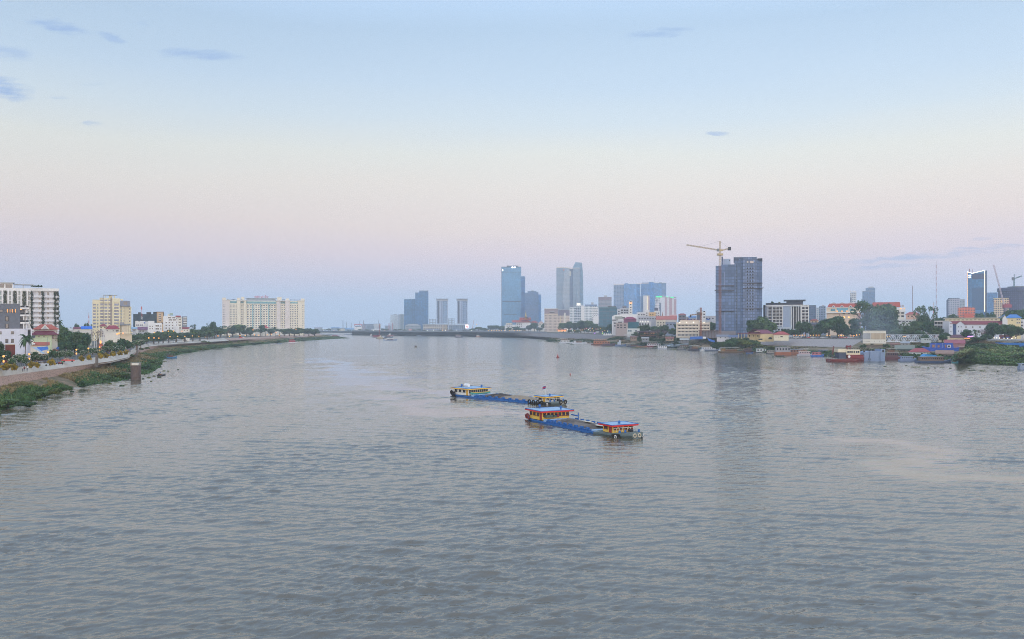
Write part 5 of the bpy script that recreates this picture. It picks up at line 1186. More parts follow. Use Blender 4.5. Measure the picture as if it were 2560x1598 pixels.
for i, (u, v) in enumerate([(835, 826), (808, 825), (933, 825.5), (962, 826), (1068, 826), (1084, 825.5), (1106, 825.8), (1114, 825.6), (1142, 825.5), (1191, 811), (1178, 826)]): street_lamp(u, v, 2500 if u > 900 else 2700, 'tiny bright lamp among the sheds of the far shore', ZR, 'lamps on the far shore', 'globe', L_WHITE if i % 3 else L_ORANGE, 1.1)
for i, u in enumerate(steps(1222, 1312, 15)): street_lamp(u, 826.2 + (i % 3) * .3, 2120 + (i % 4) * 6, 'tiny orange lamp in the row in front of the palace trees', ZR, 'orange lamp row before the palace', 'globe', None, .95)

# --- the tall centre towers
b = tower('glass_tower', 'tallest plain blue glass slab tower with white lit letters at its top', 1254, 1303, 668.5, 2650, facade((96, 128, 166), (86, 122, 166), 3.8, 3.2, .12, .08, .12, var=.25), 40); b.box('side_fin', paint((96, 116, 146), .3), 1253.4, 1254.6, 668, None, -.8, 1); b.box('roof_edge', paint((60, 80, 112), .4), 1254, 1303, 667, 668.4, -.6, 40)
b.box('crown', BT, 1272, 1291, 664.8, 667, 6, 30); b.box('helipad', DARK, 1267, 1296, 664.2, 664.8, 3, 34); b.boxes('lit_sign', lamp((255, 250, 255), 2.2), [(1279, 1283, 667, 670.4, -1.4, -.6), (1284.5, 1289, 667, 670.2, -1.4, -.6)]); b.boxes('lit_letter', L_WHITE, [(1255.5, 1258, 674, 678, -.8, -.1)])
b.boxes('mechanical_floor', paint((60, 76, 104), .4), [(1256, 1302, 753, 755, -.3, 0), (1256, 1302, 680, 681, -.3, 0), (1260, 1292, 786, 787.4, -.3, 0)])
b = tower('glass_tower', 'slim dark blue tower hidden behind the tallest glass slab', 1302, 1313, 692, 2750, BT, 30); b.poly('crown', BT, [(1302.5, 692), (1312.8, 692), (1310, 690.6), (1304, 691)], 1, 29)
b = B('residential_tower', 'stepped blue tower right of the tallest glass slab', 'tower', 1313, 1353, 2600, ZR); M_ = facade((104, 124, 160), (70, 100, 148), 3.3, 2.6, .34, .3, .25)
b.box('wall', M_, 1313, 1320, 732, None, 3, 30); b.box('wall', M_, 1319, 1346, 730.5, None, 0, 30); b.box('wall', facade((84, 124, 176), (70, 114, 172), 3.3, 3, .25, .1, .2), 1345, 1352.5, 736.5, None, 2, 30); b.box('crown', BT2, 1319, 1341, 728.2, 730.5, 3, 26); b.box('roof_house', LGREY, 1328, 1335, 726, 728.2, 6, 20)
b.boxes('balcony', paint((110, 120, 146)), [(1352.5, 1353.4, v, v + 2.4, 2, 10) for v in steps(742, 800, 9)])
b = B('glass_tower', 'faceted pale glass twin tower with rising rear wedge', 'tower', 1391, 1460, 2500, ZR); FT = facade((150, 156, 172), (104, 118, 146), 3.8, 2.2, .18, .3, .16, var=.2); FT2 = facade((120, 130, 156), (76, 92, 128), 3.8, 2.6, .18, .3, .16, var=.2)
b.poly('rear_wedge', facade((130, 148, 172), (92, 118, 152), 3.8, 3, .2, .2, .15), [(1431.5, None), (1459, None), (1458, 688), (1455, 656.5), (1438.6, 655), (1432, 668)], 10, 34)
mb = MB(); z = b.z(669.5)
def facet(u0, u1, um_b, y0): # folded front: a narrow top edge, the fold sways
    A = (b.x(u0), y0, -.5); C = (b.x(u1), y0, -.5); D_ = (b.x(u1), y0, z); E_ = (b.x(u0), y0, z); P = (b.x(um_b), y0 - 6, -.5); Q = (b.x((u0 + u1) / 2 + 3), y0 - 3.5, z * .93)
    mb.poly([A, P, Q, E_]); mb.poly([P, C, D_, Q]); mb.poly([E_, Q, D_])
    for f in [[(b.x(u1), y0, -.5), (b.x(u1), y0 + 20, -.5), (b.x(u1), y0 + 20, z), D_], [(b.x(u0), y0 + 20, -.5), A, E_, (b.x(u0), y0 + 20, z)], [E_, D_, (b.x(u1), y0 + 20, z), (b.x(u0), y0 + 20, z)]]: mb.poly(f)
facet(1391, 1424, 1402, 0); mb.build('faceted_front', FT, b.root); mb = MB(); facet(1432.5, 1449, 1438, 0); mb.build('faceted_front', FT, b.root)
b.box('centre_slot', FT2, 1424, 1433, 672, None, 4, 20); b.boxes('slot_window', paint((196, 196, 190), .4), [(1423.4, 1427.4, 678.5, 690, 2.5, 4)]); b.boxes('top_edge', paint((226, 212, 190)), [(1390.6, 1420, 668.6, 669.5, -1, 3), (1420, 1449, 670, 671, -1, 3)]); b.boxes('red_sign', paint((200, 120, 100)), [(1408, 1411, 674, 677, -4.4, -3.6)])
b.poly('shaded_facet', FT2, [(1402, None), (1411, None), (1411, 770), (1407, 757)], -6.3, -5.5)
b = B('hotel_building', 'wide beige hotel with dark upper storeys below the faceted tower', 'hotel', 1361, 1425, 1980, ZR); b.box('wall', facade((206, 190, 176), (120, 110, 108), 3.6, 3.0, .45, .45, .3), 1361, 1395, 786, None, 0, 26); b.box('wall', facade((206, 190, 176), (130, 118, 116), 3.6, 3.4, .5, .35, .3), 1395, 1425, 789, None, 2, 24)
b.box('upper_storey', paint((150, 134, 136)), 1361, 1395, 773, 786, 1.5, 22); b.box('upper_storey', paint((112, 106, 126)), 1396, 1425, 775, 789, 3, 22); b.boxes('cornice', BEIGE, [(1360.5, 1395.5, 771.6, 773, .5, 23), (1360.5, 1395.5, 784.6, 786.3, -.6, 2)]); b.boxes('sign_panel', LGREY, [(1374, 1386, 777.5, 779, 1.1, 1.5), (1395, 1414, 773.8, 775, 2.4, 3)]); b.boxes('glazed_strip', G_DARK, [(1374, 1386, 780, 782, 1.2, 1.5)]); b.boxes('pier', OFFW, [(1410, 1414, 782, None, 1.0, 2)])
b = B('hotel_building', 'white stepped hotel with small lit roof cube', 'hotel', 1424, 1496, 1750, ZR); WF = facade((222, 224, 228), (84, 100, 124), 3.4, 2.8, .42, .42, .25)
b.box('wall', WF, 1424, 1436, 768.5, None, 2, 24); b.box('wall', facade((216, 218, 224), (66, 86, 112), 3.4, 3.6, .35, .2, .25), 1436, 1453, 765.5, None, 0, 24); b.box('wall', WHITE, 1453, 1460, 764, None, -1, 24); b.box('wall', WF, 1460, 1478, 766, None, .5, 24); b.box('wall', facade((224, 224, 226), (96, 106, 124), 3.4, 4.2, .55, .55, .3), 1478, 1496, 766.5, None, 1, 22)
b.box('roof_cube', WHITE, 1441, 1453, 757.5, 765.5, 2, 14); b.box('lit_emblem', lamp((255, 246, 220), 1.6), 1444, 1449, 758.5, 762, 1.7, 2); b.boxes('roof', paint((110, 130, 160)), [(1462, 1493, 761.5, 766, 3, 18)]); b.box('roof_house', LGREY, 1478, 1484, 756, 761.5, 5, 12)
b.wins([1442, 1446, 1450], [770.5 + 4.2 * k for k in range(8)], 2.6, 2.2, -.02, G_BLUE, None); b.wins([1482, 1486, 1491], [772.5 + 5.4 * k for k in range(6)], 1.6, 2.2, .98, G_DARK, None)
b.poly('blank_gable', WHITE, [(1483, 806), (1487, 812), (1496, 808), (1496, 790), (1483, 792)], -14, 0)
b = tower('office_block', 'pale round cornered tower behind the dark glass office block', 1496, 1529, 744, 2150, facade((160, 152, 160), (96, 112, 140), 3.5, 2.6, .35, .25, .25), 26); b.box('upper_storey', paint((134, 124, 138)), 1496, 1529, 742.5, 751, -.6, 26); b.box('roof_house', LGREY, 1510, 1518, 738.5, 742.5, 6, 16)
b = B('office_block', 'dark teal glass office block left of the white cluster', 'office block', 1497, 1543, 1400, ZR); b.box('wall', facade((60, 84, 106), (44, 78, 104), 4.6, 5.2, .16, .1, .1, var=.35), 1498, 1542.5, 769.5, None, 0, 24); b.box('roof_band', paint((70, 116, 128), .3), 1497.6, 1542.8, 768.5, 771, -.3, 24); b.box('roof_plant', DARK, 1519, 1540, 766, 768.5, 4, 18); b.boxes('floor_line', STEEL, [(1498, 1542.5, v, v + .5, -.15, 0) for v in steps(779, 800, 3)])
b = B('glass_tower', 'wide blue glass block, left half of the giant slab group', 'tower', 1534, 1601, 2450, ZR); G1 = facade((112, 138, 180), (82, 122, 178), 3.6, 3.6, .2, .25, .18); b.box('wall', facade((140, 150, 174), (74, 100, 142), 3.8, 4.5, .3, .35, .2), 1534, 1560, 712, None, 0, 34); b.box('wall', G1, 1560, 1592, 710.5, None, -2, 34); b.poly('corner_bay', BT, [(1592, None), (1600.5, None), (1600.5, 711), (1592, 711)], -1, 30)
b.boxes('roof_edge', paint((222, 206, 192)), [(1534, 1560, 711.2, 712, -.5, 4), (1560, 1592, 709.8, 710.6, -2.5, 4), (1592, 1602, 709.5, 711, -1.5, 4)]); b.box('roof_house', BT, 1562, 1570, 708, 711, 2, 16)
b = B('glass_tower', 'wide blue glass block, right half of the giant slab group', 'tower', 1602, 1666, 2450, ZR); b.box('wall', G1, 1602, 1622, 709, None, 0, 34); b.box('wall', facade((88, 122, 174), (70, 112, 172), 3.6, 3.2, .16, .12, .18), 1622, 1634, 705.5, None, -3, 34); b.box('wall', G1, 1634, 1654, 708, None, 0, 34); b.box('wall', facade((120, 138, 170), (86, 112, 156), 3.6, 3, .2, .2, .2), 1654, 1665.5, 708, None, 1, 30)
b.boxes('roof_edge', paint((216, 206, 200)), [(1602, 1622, 708.3, 709.2, -.6, 4), (1622, 1634.4, 704.6, 705.6, -3.5, 6), (1634, 1666, 707.2, 708.2, -.6, 4)]); b.boxes('roof_house', BT2, [(1605, 1622, 706.4, 708.3, 6, 20), (1648, 1655, 706, 707.2, 6, 20)]); b.boxes('aerial', STEEL, [(1636.6, 1637, 690, 707, 8, 8.4)])
b = tower('office_block', 'narrow dark blue block in front of the giant slab group', 1601, 1609, 741, 2300, BT2, 20)
b = B('residential_tower', 'blank white slim tower before the giant slab group', 'tower', 1608, 1624, 2200, ZR); b.box('wall', paint((206, 206, 208)), 1608, 1620, 740, None, 0, 20); b.box('wall', paint((190, 170, 168)), 1620, 1624, 741, None, .6, 20); b.boxes('roof_edge', OFFW, [(1607.6, 1624, 739, 740, -.4, 20)]); b.boxes('lit_strip', lamp((255, 226, 170), .9), [(1617.5, 1618.4, 741, 775, -.2, 0)])
b = B('hotel_building', 'white and pink slab hotel with green neon roof edge', 'hotel', 1638, 1691, 2050, ZR); b.box('wall', facade((214, 214, 220), (140, 146, 160), 6, 3, .35, .5, .4), 1638, 1649, 744, None, 1, 24); b.box('wall', paint((210, 214, 224)), 1649, 1662, 744, None, 0, 24); b.box('recess', paint((110, 124, 150)), 1648.5, 1653, 757, None, -.2, 0)
b.boxes('pink_panel', paint((178, 152, 162)), [(1662, 1667, 744, None, -.3, 20), (1673, 1680, 745, None, 0, 20), (1685, 1691, 747, None, 0, 20)]); b.boxes('white_panel', paint((206, 206, 212)), [(1667, 1673, 744, None, .4, 20), (1680, 1685, 745.5, None, .4, 20)])
b.boxes('neon_edge', L_GREEN, [(1639.5, 1655, 741, 743.2, -.3, 1), (1666, 1670, 741.6, 743, -.3, 1), (1676, 1685, 743, 744.4, -.3, 1)]); b.boxes('roof_band', LGREY, [(1638, 1691, 743.3, 744.2, .6, 22), (1648, 1660, 738.8, 740, 4, 16), (1655, 1666, 741, 743, 2, 16)]); b.wins([1641.5, 1644.5], [748, 751.5, 755], 1.8, 2, .9, G_BLUE, None)

# --- palace and temples
b = B('palace', 'palace hall with stacked red roofs and central golden spire', 'palace', 1262, 1346, 2200, ZR); PRF = paint((168, 78, 66), .6, .1); GLD = paint((206, 176, 110), .5)
b.box('wall', WHITE, 1290, 1326, 806, None, 0, 26); b.hip('roof', PRF, 1288, 1330, 800, 806, 0, 26, 2, .3); b.gable('roof', PRF, 1300, 1326, 794, 800.6, 4, 20, 1.5); b.gable('roof', PRF, 1308, 1322, 790.5, 796, 2, 22, .5, 'y'); b.gable('porch_roof', paint((190, 150, 110)), 1322, 1331, 795, 802, -6, 4, .5, 'y')
MB().lathe([(5.2, 0), (4.6, 3), (3, 4), (2.6, 8), (1.6, 9), (1.2, 14), (.5, 17), (.15, 23)], 8).build('spire', GLD, b.root).location = (b.x(1314.5), 12, b.z(798)); b.boxes('gate_wall', WHITE, [(1262, 1290, 812, None, -10, -9), (1290, 1312, 813, None, -12, -11)])
b.gable('side_roof', PRF, 1281, 1302, 801, 806, -6, 4, .5); b.gable('gable_roof', paint((176, 110, 90)), 1264, 1282, 799.5, 808, -8, 6, .5, 'y'); b.box('side_wall', paint((216, 206, 190)), 1265, 1281, 808, None, -7, 5); b.wins([1268, 1273, 1278, 1294, 1299, 1304], [811, 816], 1.6, 2.6, -12.1, G_DARK, None); b.hip('roof', PRF, 1326, 1344, 802.5, 807, 2, 18, 1, .3); b.box('wall', OFFW, 1328, 1342, 807, None, 3, 17)
b = B('temple', 'small red gabled shrine in the trees before the palace', 'temple', 1276, 1284, 2100, ZR); b.box('wall', BEIGE, 1277, 1283, 821.5, None, 0, 6); b.gable('roof', paint((176, 84, 70)), 1276, 1284, 817, 822, 0, 6, .5, 'y'); MB().lathe([(.8, 0), (.5, 2), (.1, 5)], 6).build('finial', GLD, b.root).location = (b.x(1280), 3, b.z(817.5))
b = B('temple', 'pale pagoda roofs right of the palace hall among trees', 'temple', 1344, 1361, 2120, ZR); b.box('wall', OFFW, 1345, 1360, 808, None, 0, 14); b.hip('roof', paint((180, 150, 136)), 1345, 1360, 803.5, 808.5, 0, 14, .5, .4); b.wins([1348, 1352, 1356], [812], 1.5, 2.4, -.02, G_DARK, None)
b = B('riverside_pavilion', 'glowing orange pavilion at the foot of the golden flagpole', 'pavilion', 1393, 1416, 1960, ZR); b.gable('roof', paint((196, 120, 80)), 1393, 1416, 823, 826, 0, 10, 1); b.boxes('lit_front', L_ORANGE, [(1394.5, 1414.5, 826.4, 828.6, -.3, .2)]); b.boxes('column', GLD, [(u, u + .7, 826, None, -.6, 0) for u in (1394, 1399, 1404, 1409, 1414)])
t = thing('flagpole', 'tall golden flagpole rising from the glowing orange pavilion', 'flagpole', (PX(1400.5, 1930), 1930, ZR)); MB().lathe([(1.6, -.5), (1.6, 1.5), (.75, 2.2), (.6, PZ(792, 1930) - ZR - 2), (.1, PZ(789, 1930) - ZR)], 8).build('shaft', GLD, t); MB().lathe([(1.1, 1.5), (1.2, 2.2), (.8, 3)], 8).build('collar', OFFW, t)
# --- trees in front of the centre towers
for i, (u, w, v, D, k) in enumerate([(1272, 18, 817, 2080, 'dome'), (1290, 26, 816, 2070, 'broad'), (1306, 24, 818, 2060, 'dome'), (1322, 26, 813, 2050, 'broad'), (1336, 24, 806, 2060, 'broad'), (1348, 22, 816, 2040, 'dome'), (1366, 26, 804, 2040, 'broad'), (1380, 24, 811, 2030, 'broad'), (1392, 18, 815, 2030, 'dome')]):
    tree(k, u, v, D, w, f'dark blue green tree in front of the palace and beige hotel, {ORD[i]} from the left', ZR, 'trees before the palace')
for i, (u, w, v, D, k) in enumerate([(1408, 26, 806, 1700, 'broad'), (1422, 24, 803, 1690, 'broad'), (1436, 26, 806, 1650, 'broad'), (1452, 34, 800, 1620, 'broad'), (1470, 30, 800, 1600, 'broad'), (1486, 28, 808, 1560, 'broad'), (1430, 24, 822, 1500, 'dome'), (1446, 22, 823, 1480, 'dome'), (1462, 22, 818, 1480, 'dome'), (1480, 22, 820, 1440, 'dome'), (1500, 26, 815, 1380, 'broad'), (1514, 24, 816, 1340, 'dome'), (1528, 26, 810, 1320, 'broad'), (1543, 26, 815, 1290, 'dome'), (1558, 28, 818, 1260, 'broad'), (1574, 24, 827, 1180, 'dome'), (1583, 24, 829, 1120, 'dome')]):
    tree(k, u, v, D, w, f'dark riverside tree, {ORD[i]} of those between golden flagpole and dark glass block', ZR, 'trees before the white hotel')
rnd = random.Random(21)
for u in [1400, 1408, 1413, 1419, 1426, 1431, 1437, 1452, 1456, 1462, 1466, 1471, 1476, 1481, 1484, 1490, 1495, 1501, 1506, 1512, 1519, 1556, 1571, 1583]:
    v = 820 + rnd.uniform(1, 9) if u < 1525 else 831; D = 1500 - (u - 1400) * 1.6
    street_lamp(u, v, D, 'small lit orange lantern in the trees of the crowded riverside', ZR, 'riverside lanterns before the white hotel', 'globe', (L_ORANGE, L_ORANGE, L_PINK, L_WHITE)[int(u) % 4], .62)
for u, c, lb in ((1487, L_PURPLE, 'small purple lit lantern on the crowded riverside'), (1506.5, lamp((210, 240, 120), 1.2), 'yellow green lit lantern on the crowded riverside')): street_lamp(u, 834, 1270, lb, ZR, None, 'globe', c, .8)

# --- boats on the far water
river_boat('sampan', 'low grey boat under the far river wall at its left', 860, 882, 836.8, 2, 'open', (110, 124, 150), (90, 90, 100), dk=1.6)
river_boat('ferry_boat', 'small maroon ferry boat near the left bank tip', 829, 848, 841.5, 4, 'cabin', (120, 76, 92), (150, 140, 150), (150, 90, 104), H=2.6, dk=1.4)
t = river_boat('dredger', 'dredger with tall red pile mast in the middle of the far water', 940, 966, 847, 5, 'tug', (56, 66, 88), (150, 60, 66), (200, 190, 170), H=2.6, dk=1.3)
D = t.location.y; hz = PZ(809, D); mb = MB(); w = .75
for sx, sy in ((1, 1), (1, -1), (-1, -1), (-1, 1)): mb.tube([(sx * w - 3.4, sy * w, 1), (sx * w * .7 - 3.4, sy * w * .7, hz)], .22, 5)
for k in range(12):
    z0, z1 = 1 + (hz - 1) * k / 12, 1 + (hz - 1) * (k + 1) / 12; mb.tube([(-w - 3.4, -w, z0), (w - 3.4, -w, z1)], .16, 4, 0, False); mb.tube([(w - 3.4, -w, z0), (-w - 3.4, -w, z1)], .16, 4, 0, False)
mb.build('pile_mast', paint((150, 58, 66)), t)
river_boat('tug_boat', 'white and red tug boat left of the dredger mast', 922, 936, 840.8, 3, 'tug', (60, 72, 100), (160, 60, 70), (206, 200, 200), H=2.4, dk=1.3)
river_boat('work_barge', 'dark barge carrying a maroon shed left of the dredger', 929, 954, 843.5, -3, 'cabin', (52, 60, 84), (140, 50, 60), (150, 56, 66), H=3.2, dk=1.3)
river_boat('work_barge', 'low brown barge under the red pile mast', 940, 962, 847.2, 3, 'cabin', (84, 66, 66), (190, 184, 160), (206, 196, 160), H=2.2, dk=.7)
river_boat('work_barge', 'blue grey barge with cluttered deck right of the red mast', 960, 982, 844.2, -2, 'canopy', (62, 76, 106), (90, 100, 120), (86, 96, 116), H=2.4, dk=1.6)
river_boat('tug_boat', 'white tug boat with tall wheelhouse behind the dredger', 968, 984, 839.8, 3, 'tug', (150, 90, 100), (206, 206, 210), (214, 210, 206), H=2.6, dk=1.4)
river_boat('sampan', 'long white topped boat right of the white tug', 980, 996, 838.6, 2, 'cabin', (120, 110, 120), (206, 204, 206), (196, 190, 190), H=1.4, dk=.9)
river_boat('ferry_boat', 'blue hulled ferry with white deckhouse nearest before the dredger', 958, 992, 851, 3, 'canopy', (66, 116, 170), (214, 206, 180), (206, 206, 200), H=1.9, dk=1.0)
river_boat('sampan', 'small grey boat alone in the far middle water', 1040, 1056, 840.8, 3, 'cabin', (110, 124, 150), (140, 150, 170), (130, 140, 160), H=1.4, dk=.9)
river_boat('sampan', 'tiny dark canoe in the far middle water', 1068, 1074, 845.5, 3, 'open', (70, 62, 66), (70, 60, 60), dk=.5, beam=1.4)
river_boat('raft', 'small dark raft with cabin floating alone mid river', 1036, 1043, 868, 20, 'cabin', (66, 60, 60), (84, 78, 74), (96, 90, 84), H=1.0, dk=.35, beam=1.7, nwin=2)
river_boat('car_ferry', 'dark blue car ferry with white roofed stern below the far hall', 1137, 1157, 844, -12, 'double', (52, 64, 92), (206, 190, 186), (170, 160, 164), H=2.4, dk=1.8)
river_boat('sampan', 'blue boat moored right behind the dark blue car ferry', 1165, 1175, 838.8, 4, 'cabin', (60, 110, 170), (90, 150, 196), (96, 140, 186), H=2.0, dk=.9)
river_boat('ferry_boat', 'white and orange boat lying ahead of the glass slab tower', 1190, 1201, 842.3, -25, 'double', (150, 96, 70), (226, 222, 210), (222, 214, 200), H=2.0, dk=1.2)
river_boat('sampan', 'blue roofed house boat at the far quay before the trees', 1178, 1192, 835.8, 3, 'cabin', (60, 80, 110), (90, 150, 200), (100, 120, 150), H=2.0, dk=.9)
for i, (u0, u1, v, c, lb) in enumerate([(1221, 1243, 838.3, (70, 150, 190), 'turquoise roofed house boat left of the white moored one'), (1243, 1258, 838.2, (60, 70, 90), 'dark house boat under the tallest glass tower'), (1259, 1276, 838.5, (206, 210, 214), 'white moored boat left of the purple lit party boat'), (1140, 1160, 835.6, (100, 130, 170), 'blue grey house boat behind the dark blue car ferry'), (1196, 1216, 835.6, (80, 120, 160), 'blue house boat cluster at the far quay')]):
    river_boat('house_boat', lb, u0, u1, v, 2, 'cabin', (56, 66, 86), c, (150, 156, 170), H=2.6, dk=1.0)
river_boat('party_boat', 'purple lit party boat at the quay below the palace', 1292, 1346, 841.2, 2, 'double', (84, 70, 110), (190, 180, 210), (196, 170, 220), H=2.4, dk=1.4, lights=L_PURPLE)
river_boat('party_boat', 'pink lit boat with long pale roofs right of the purple one', 1382, 1420, 844.2, 2, 'canopy', (84, 70, 90), (226, 160, 160), (190, 150, 170), H=2.4, dk=1.4, lights=L_PINK)
# ================================================================ RIGHT BANK
# --- crowded low city between the dark glass block and the beige riverside building
LW = lambda c: facade(c, (70, 84, 106), 3.4, 3.2, .5, .45, .3)
def block(label, u0, u1, v, D, col=(214, 214, 214), roof=None, yaw=0, wins=None, name='town_house', dep=12, rc=(150, 60, 60), gm=None, parapet=True, zb=None, cat=None, group=None):
    b = B(name, label, cat or name.replace('_', ' '), u0, u1, D, ZR if zb is None else zb, yaw, group); b.box('wall', paint(col), u0, u1, v, None, 0, dep)
    if roof == 'hip': b.hip('roof', paint(rc), u0, u1, v - roof_h(u0, u1), v, 0, dep, .5, .3)
    elif roof == 'gable': b.gable('roof', paint(rc), u0, u1, v - roof_h(u0, u1), v, 0, dep, .4)
    elif roof == 'gabley': b.gable('roof', paint(rc), u0, u1, v - roof_h(u0, u1), v, 0, dep, .4, 'y')
    elif parapet: b.box('parapet', paint(tuple(min(235, c + 10) for c in col)), u0 - .4, u1 + .4, v - 1, v, -.3, dep)
    if wins: us, vs, w, h = wins; b.wins(us, vs, w, h, -.02, gm or G_DARK, None)
    return b
def roof_h(u0, u1): return min(9, max(3, (u1 - u0) * .18))
b = block('white narrow tower house with orange lit top in the town cluster', 1572, 1581, 753, 1250, (222, 218, 210), wins=([1576.5], [762, 769, 775, 781, 787], 4, 2.6)); b.boxes('lit_floor', L_ORANGE, [(1572.5, 1580.5, 757, 759, -.3, 0)]); b.boxes('roof_opening', DARK, [(1574, 1579, 753.6, 756, -.1, 0)])
block('white house group with dark arches left of the white tower house', 1550, 1572, 771, 1270, (196, 196, 202), wins=([1555, 1562, 1568], [776, 782], 4, 3.6)); block('grey house with cluttered roof behind the white arches', 1556, 1566, 766.5, 1300, (120, 120, 134), wins=([1559, 1563], [769], 2, 2))
block('white shop house at the right of the dark glass block', 1543, 1553, 774, 1290, (212, 210, 210), wins=([1547], [779, 785], 4, 2.6))
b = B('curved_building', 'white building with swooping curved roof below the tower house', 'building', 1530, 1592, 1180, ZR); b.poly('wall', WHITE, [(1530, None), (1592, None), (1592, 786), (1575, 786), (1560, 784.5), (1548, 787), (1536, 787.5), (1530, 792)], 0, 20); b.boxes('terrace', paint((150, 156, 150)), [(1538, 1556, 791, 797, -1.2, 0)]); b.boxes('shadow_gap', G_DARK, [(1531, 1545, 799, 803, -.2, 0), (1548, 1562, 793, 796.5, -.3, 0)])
b = block('wide house with bright maroon roof in the town cluster', 1559, 1591, 798, 1120, (120, 60, 90), 'hip', rc=(140, 40, 80)); b = block('white house with grey terraces left of the maroon roof', 1532, 1558, 803, 1110, (206, 204, 206), wins=([1537, 1545, 1552], [808, 815], 5, 3))
b = block('round fronted white house under the swooping roof', 1541, 1559, 802, 1090, (200, 198, 200), wins=([1550], [807], 10, 5))
b = block('teal netted low building behind the dark trees', 1570, 1597, 806, 1060, (40, 98, 112), name='netted_building'); b = block('beige house with long balcony left of the teal netted building', 1539, 1570, 808, 1030, (176, 160, 156), wins=([1545, 1553, 1562], [813, 819], 5, 3))
b = block('white building with a row of lit roof lamps', 1596, 1628, 805, 1070, (206, 204, 204), wins=([1600, 1607, 1614, 1621], [811, 817], 3.4, 5)); b.boxes('roof_lamp', L_WHITE, [(u, u + 2, 802.4, 804, -.4, 0) for u in (1600, 1606, 1612, 1619)])
b = block('white terraced house right of the white tower house', 1592, 1614, 782, 1210, (214, 212, 212), wins=([1597, 1604, 1610], [787, 793], 4, 2.6)); b = block('yellow ochre painted house in the middle of the town', 1622, 1639, 782, 1190, (206, 172, 122), wins=([1626, 1632], [786, 791], 3, 2.4)); b = block('white house with small tower left of the ochre house', 1612, 1623, 777, 1200, (216, 214, 214), wins=([1617], [783, 789], 3, 2.6))
b = block('white house with dark roof box right of the ochre house', 1636, 1650, 778, 1200, (206, 206, 208), wins=([1640, 1646], [783, 790], 3, 2.6)); b.box('roof_box', paint((74, 78, 100)), 1636, 1645, 770, 777, 2, 8)
b = block('grey terrace house row under the ochre house', 1594, 1650, 792, 1150, (176, 178, 186), wins=(steps(1599, 1646, 8), [797], 4, 2.6)); b = block('long low pale roofed hall behind the red flowering trees', 1640, 1692, 799, 1130, (190, 184, 182), 'gable', rc=(170, 100, 90)); b = block('white house with red roof left of the beige riverside building', 1640, 1664, 801, 1040, (216, 206, 186), wins=([1645, 1652, 1659], [807, 813], 3, 3))
b = block('pink walled block at the foot of the green neon hotel', 1674, 1692, 788, 1300, (206, 160, 160), wins=([1678, 1683, 1688], [793], 2.4, 2.4)); b = block('blue grey house left of the beige riverside building', 1664, 1690, 806, 1030, (140, 150, 170), wins=([1669, 1677, 1685], [811], 4, 2.6))
b = block('grey open framed house above the beige riverside building', 1696, 1715, 787, 1040, (110, 110, 120), 'hip', rc=(140, 70, 66), wins=([1701, 1709], [792, 799], 5, 3)); b = block('house with red roof touching the open framed house', 1715, 1728, 793, 1060, (150, 150, 160), wins=([1721], [798], 6, 3))
b = B('stupa', 'brown stepped stupa spire among the town roofs', 'stupa', 1650, 1662, 1150, ZR); MB().lathe([(3.4, 0), (3.4, 12), (3, 14), (3.2, 16), (2.2, 19), (2.3, 20.4), (1.5, 23), (1.5, 24), (.8, 27), (.15, 33)], 8).build('spire', paint((150, 110, 92)), b.root).scale = (1, 1, (b.z(780)) / 33); b.box('base', BEIGE, 1650, 1662, 797, None, -3, 6)
block('low white riverside house with flat roof before the town trees', 1568, 1599, 822.5, 930, (206, 210, 208), wins=([1572, 1577, 1590], [827.5], 4, 3.4), name='riverside_house', gm=G_TEAL)
b = B('grey_kiosk', 'grey columned pavilion at the river edge left of the gangway', 'pavilion', 1562, 1574, 890, 8); b.boxes('column', LGREY, [(u, u + 1, 838, None, 0, .6) for u in (1562, 1565, 1568, 1571, 1573)]); b.box('roof', LGREY, 1561, 1575, 836.5, 838, -.6, 5)
b = B('restaurant', 'long dark restaurant terrace with a string of orange lamps', 'restaurant', 1594, 1642, 900, ZR); b.box('roof', paint((84, 70, 84)), 1592, 1644, 828, 829.5, -1, 10); b.box('wall', DARK, 1596, 1640, 829.5, None, 5, 9); b.boxes('lamp_string', L_ORANGE, [(u, u + 1, 832.5, 833.5, -.9, -.5) for u in steps(1611, 1639, 11)]); b.boxes('post', WOOD, [(u, u + .7, 829.5, None, -.8, -.4) for u in steps(1594, 1641, 7)]); b.boxes('deck', WOOD, [(1600, 1640, 838, 839.2, -3, 4)])
# --- beige riverside building
b = B('riverside_building', 'beige four storey riverside building with dark window ribbons', 'building', 1691, 1776, 860, ZR); BG = paint((214, 202, 186))
b.box('wall', BG, 1691, 1775, 806, None, 0, 20); b.boxes('attic', BG, [(1700, 1748, 800.5, 806, 2, 16)]); b.boxes('roof_edge', paint((150, 66, 62)), [(1704, 1748, 799.4, 800.4, 1.6, 16)]); b.boxes('floor_ledge', paint((222, 214, 200)), [(1690.5, 1775.5, v, v + 1.2, -.7, 0) for v in (809.8, 817.6, 825.4, 833.2)])
b.boxes('vertical_pier', BG, [(1745.5, 1747.5, 803, None, -.6, 0), (1773.6, 1775.4, 804, None, -.6, 0), (1690.6, 1692.4, 806, None, -.6, 0)])
us = [u for u in steps(1695.5, 1771, 23) if abs(u - 1746.5) > 2.4]
b.wins(us, [813.6, 821.4, 829.2], 2.4, 3.2, -.02, G_DARK, None); b.wins(us, [838], 2.2, 5.4, -.02, glass((110, 118, 128)), None, 'ground_window')
for u in (1699.5, 1716.5, 1734, 1760): globe(.42, b.z(806), b.x(u)).build('wall_lamp', L_WHITE, b.root).location.y = -.6
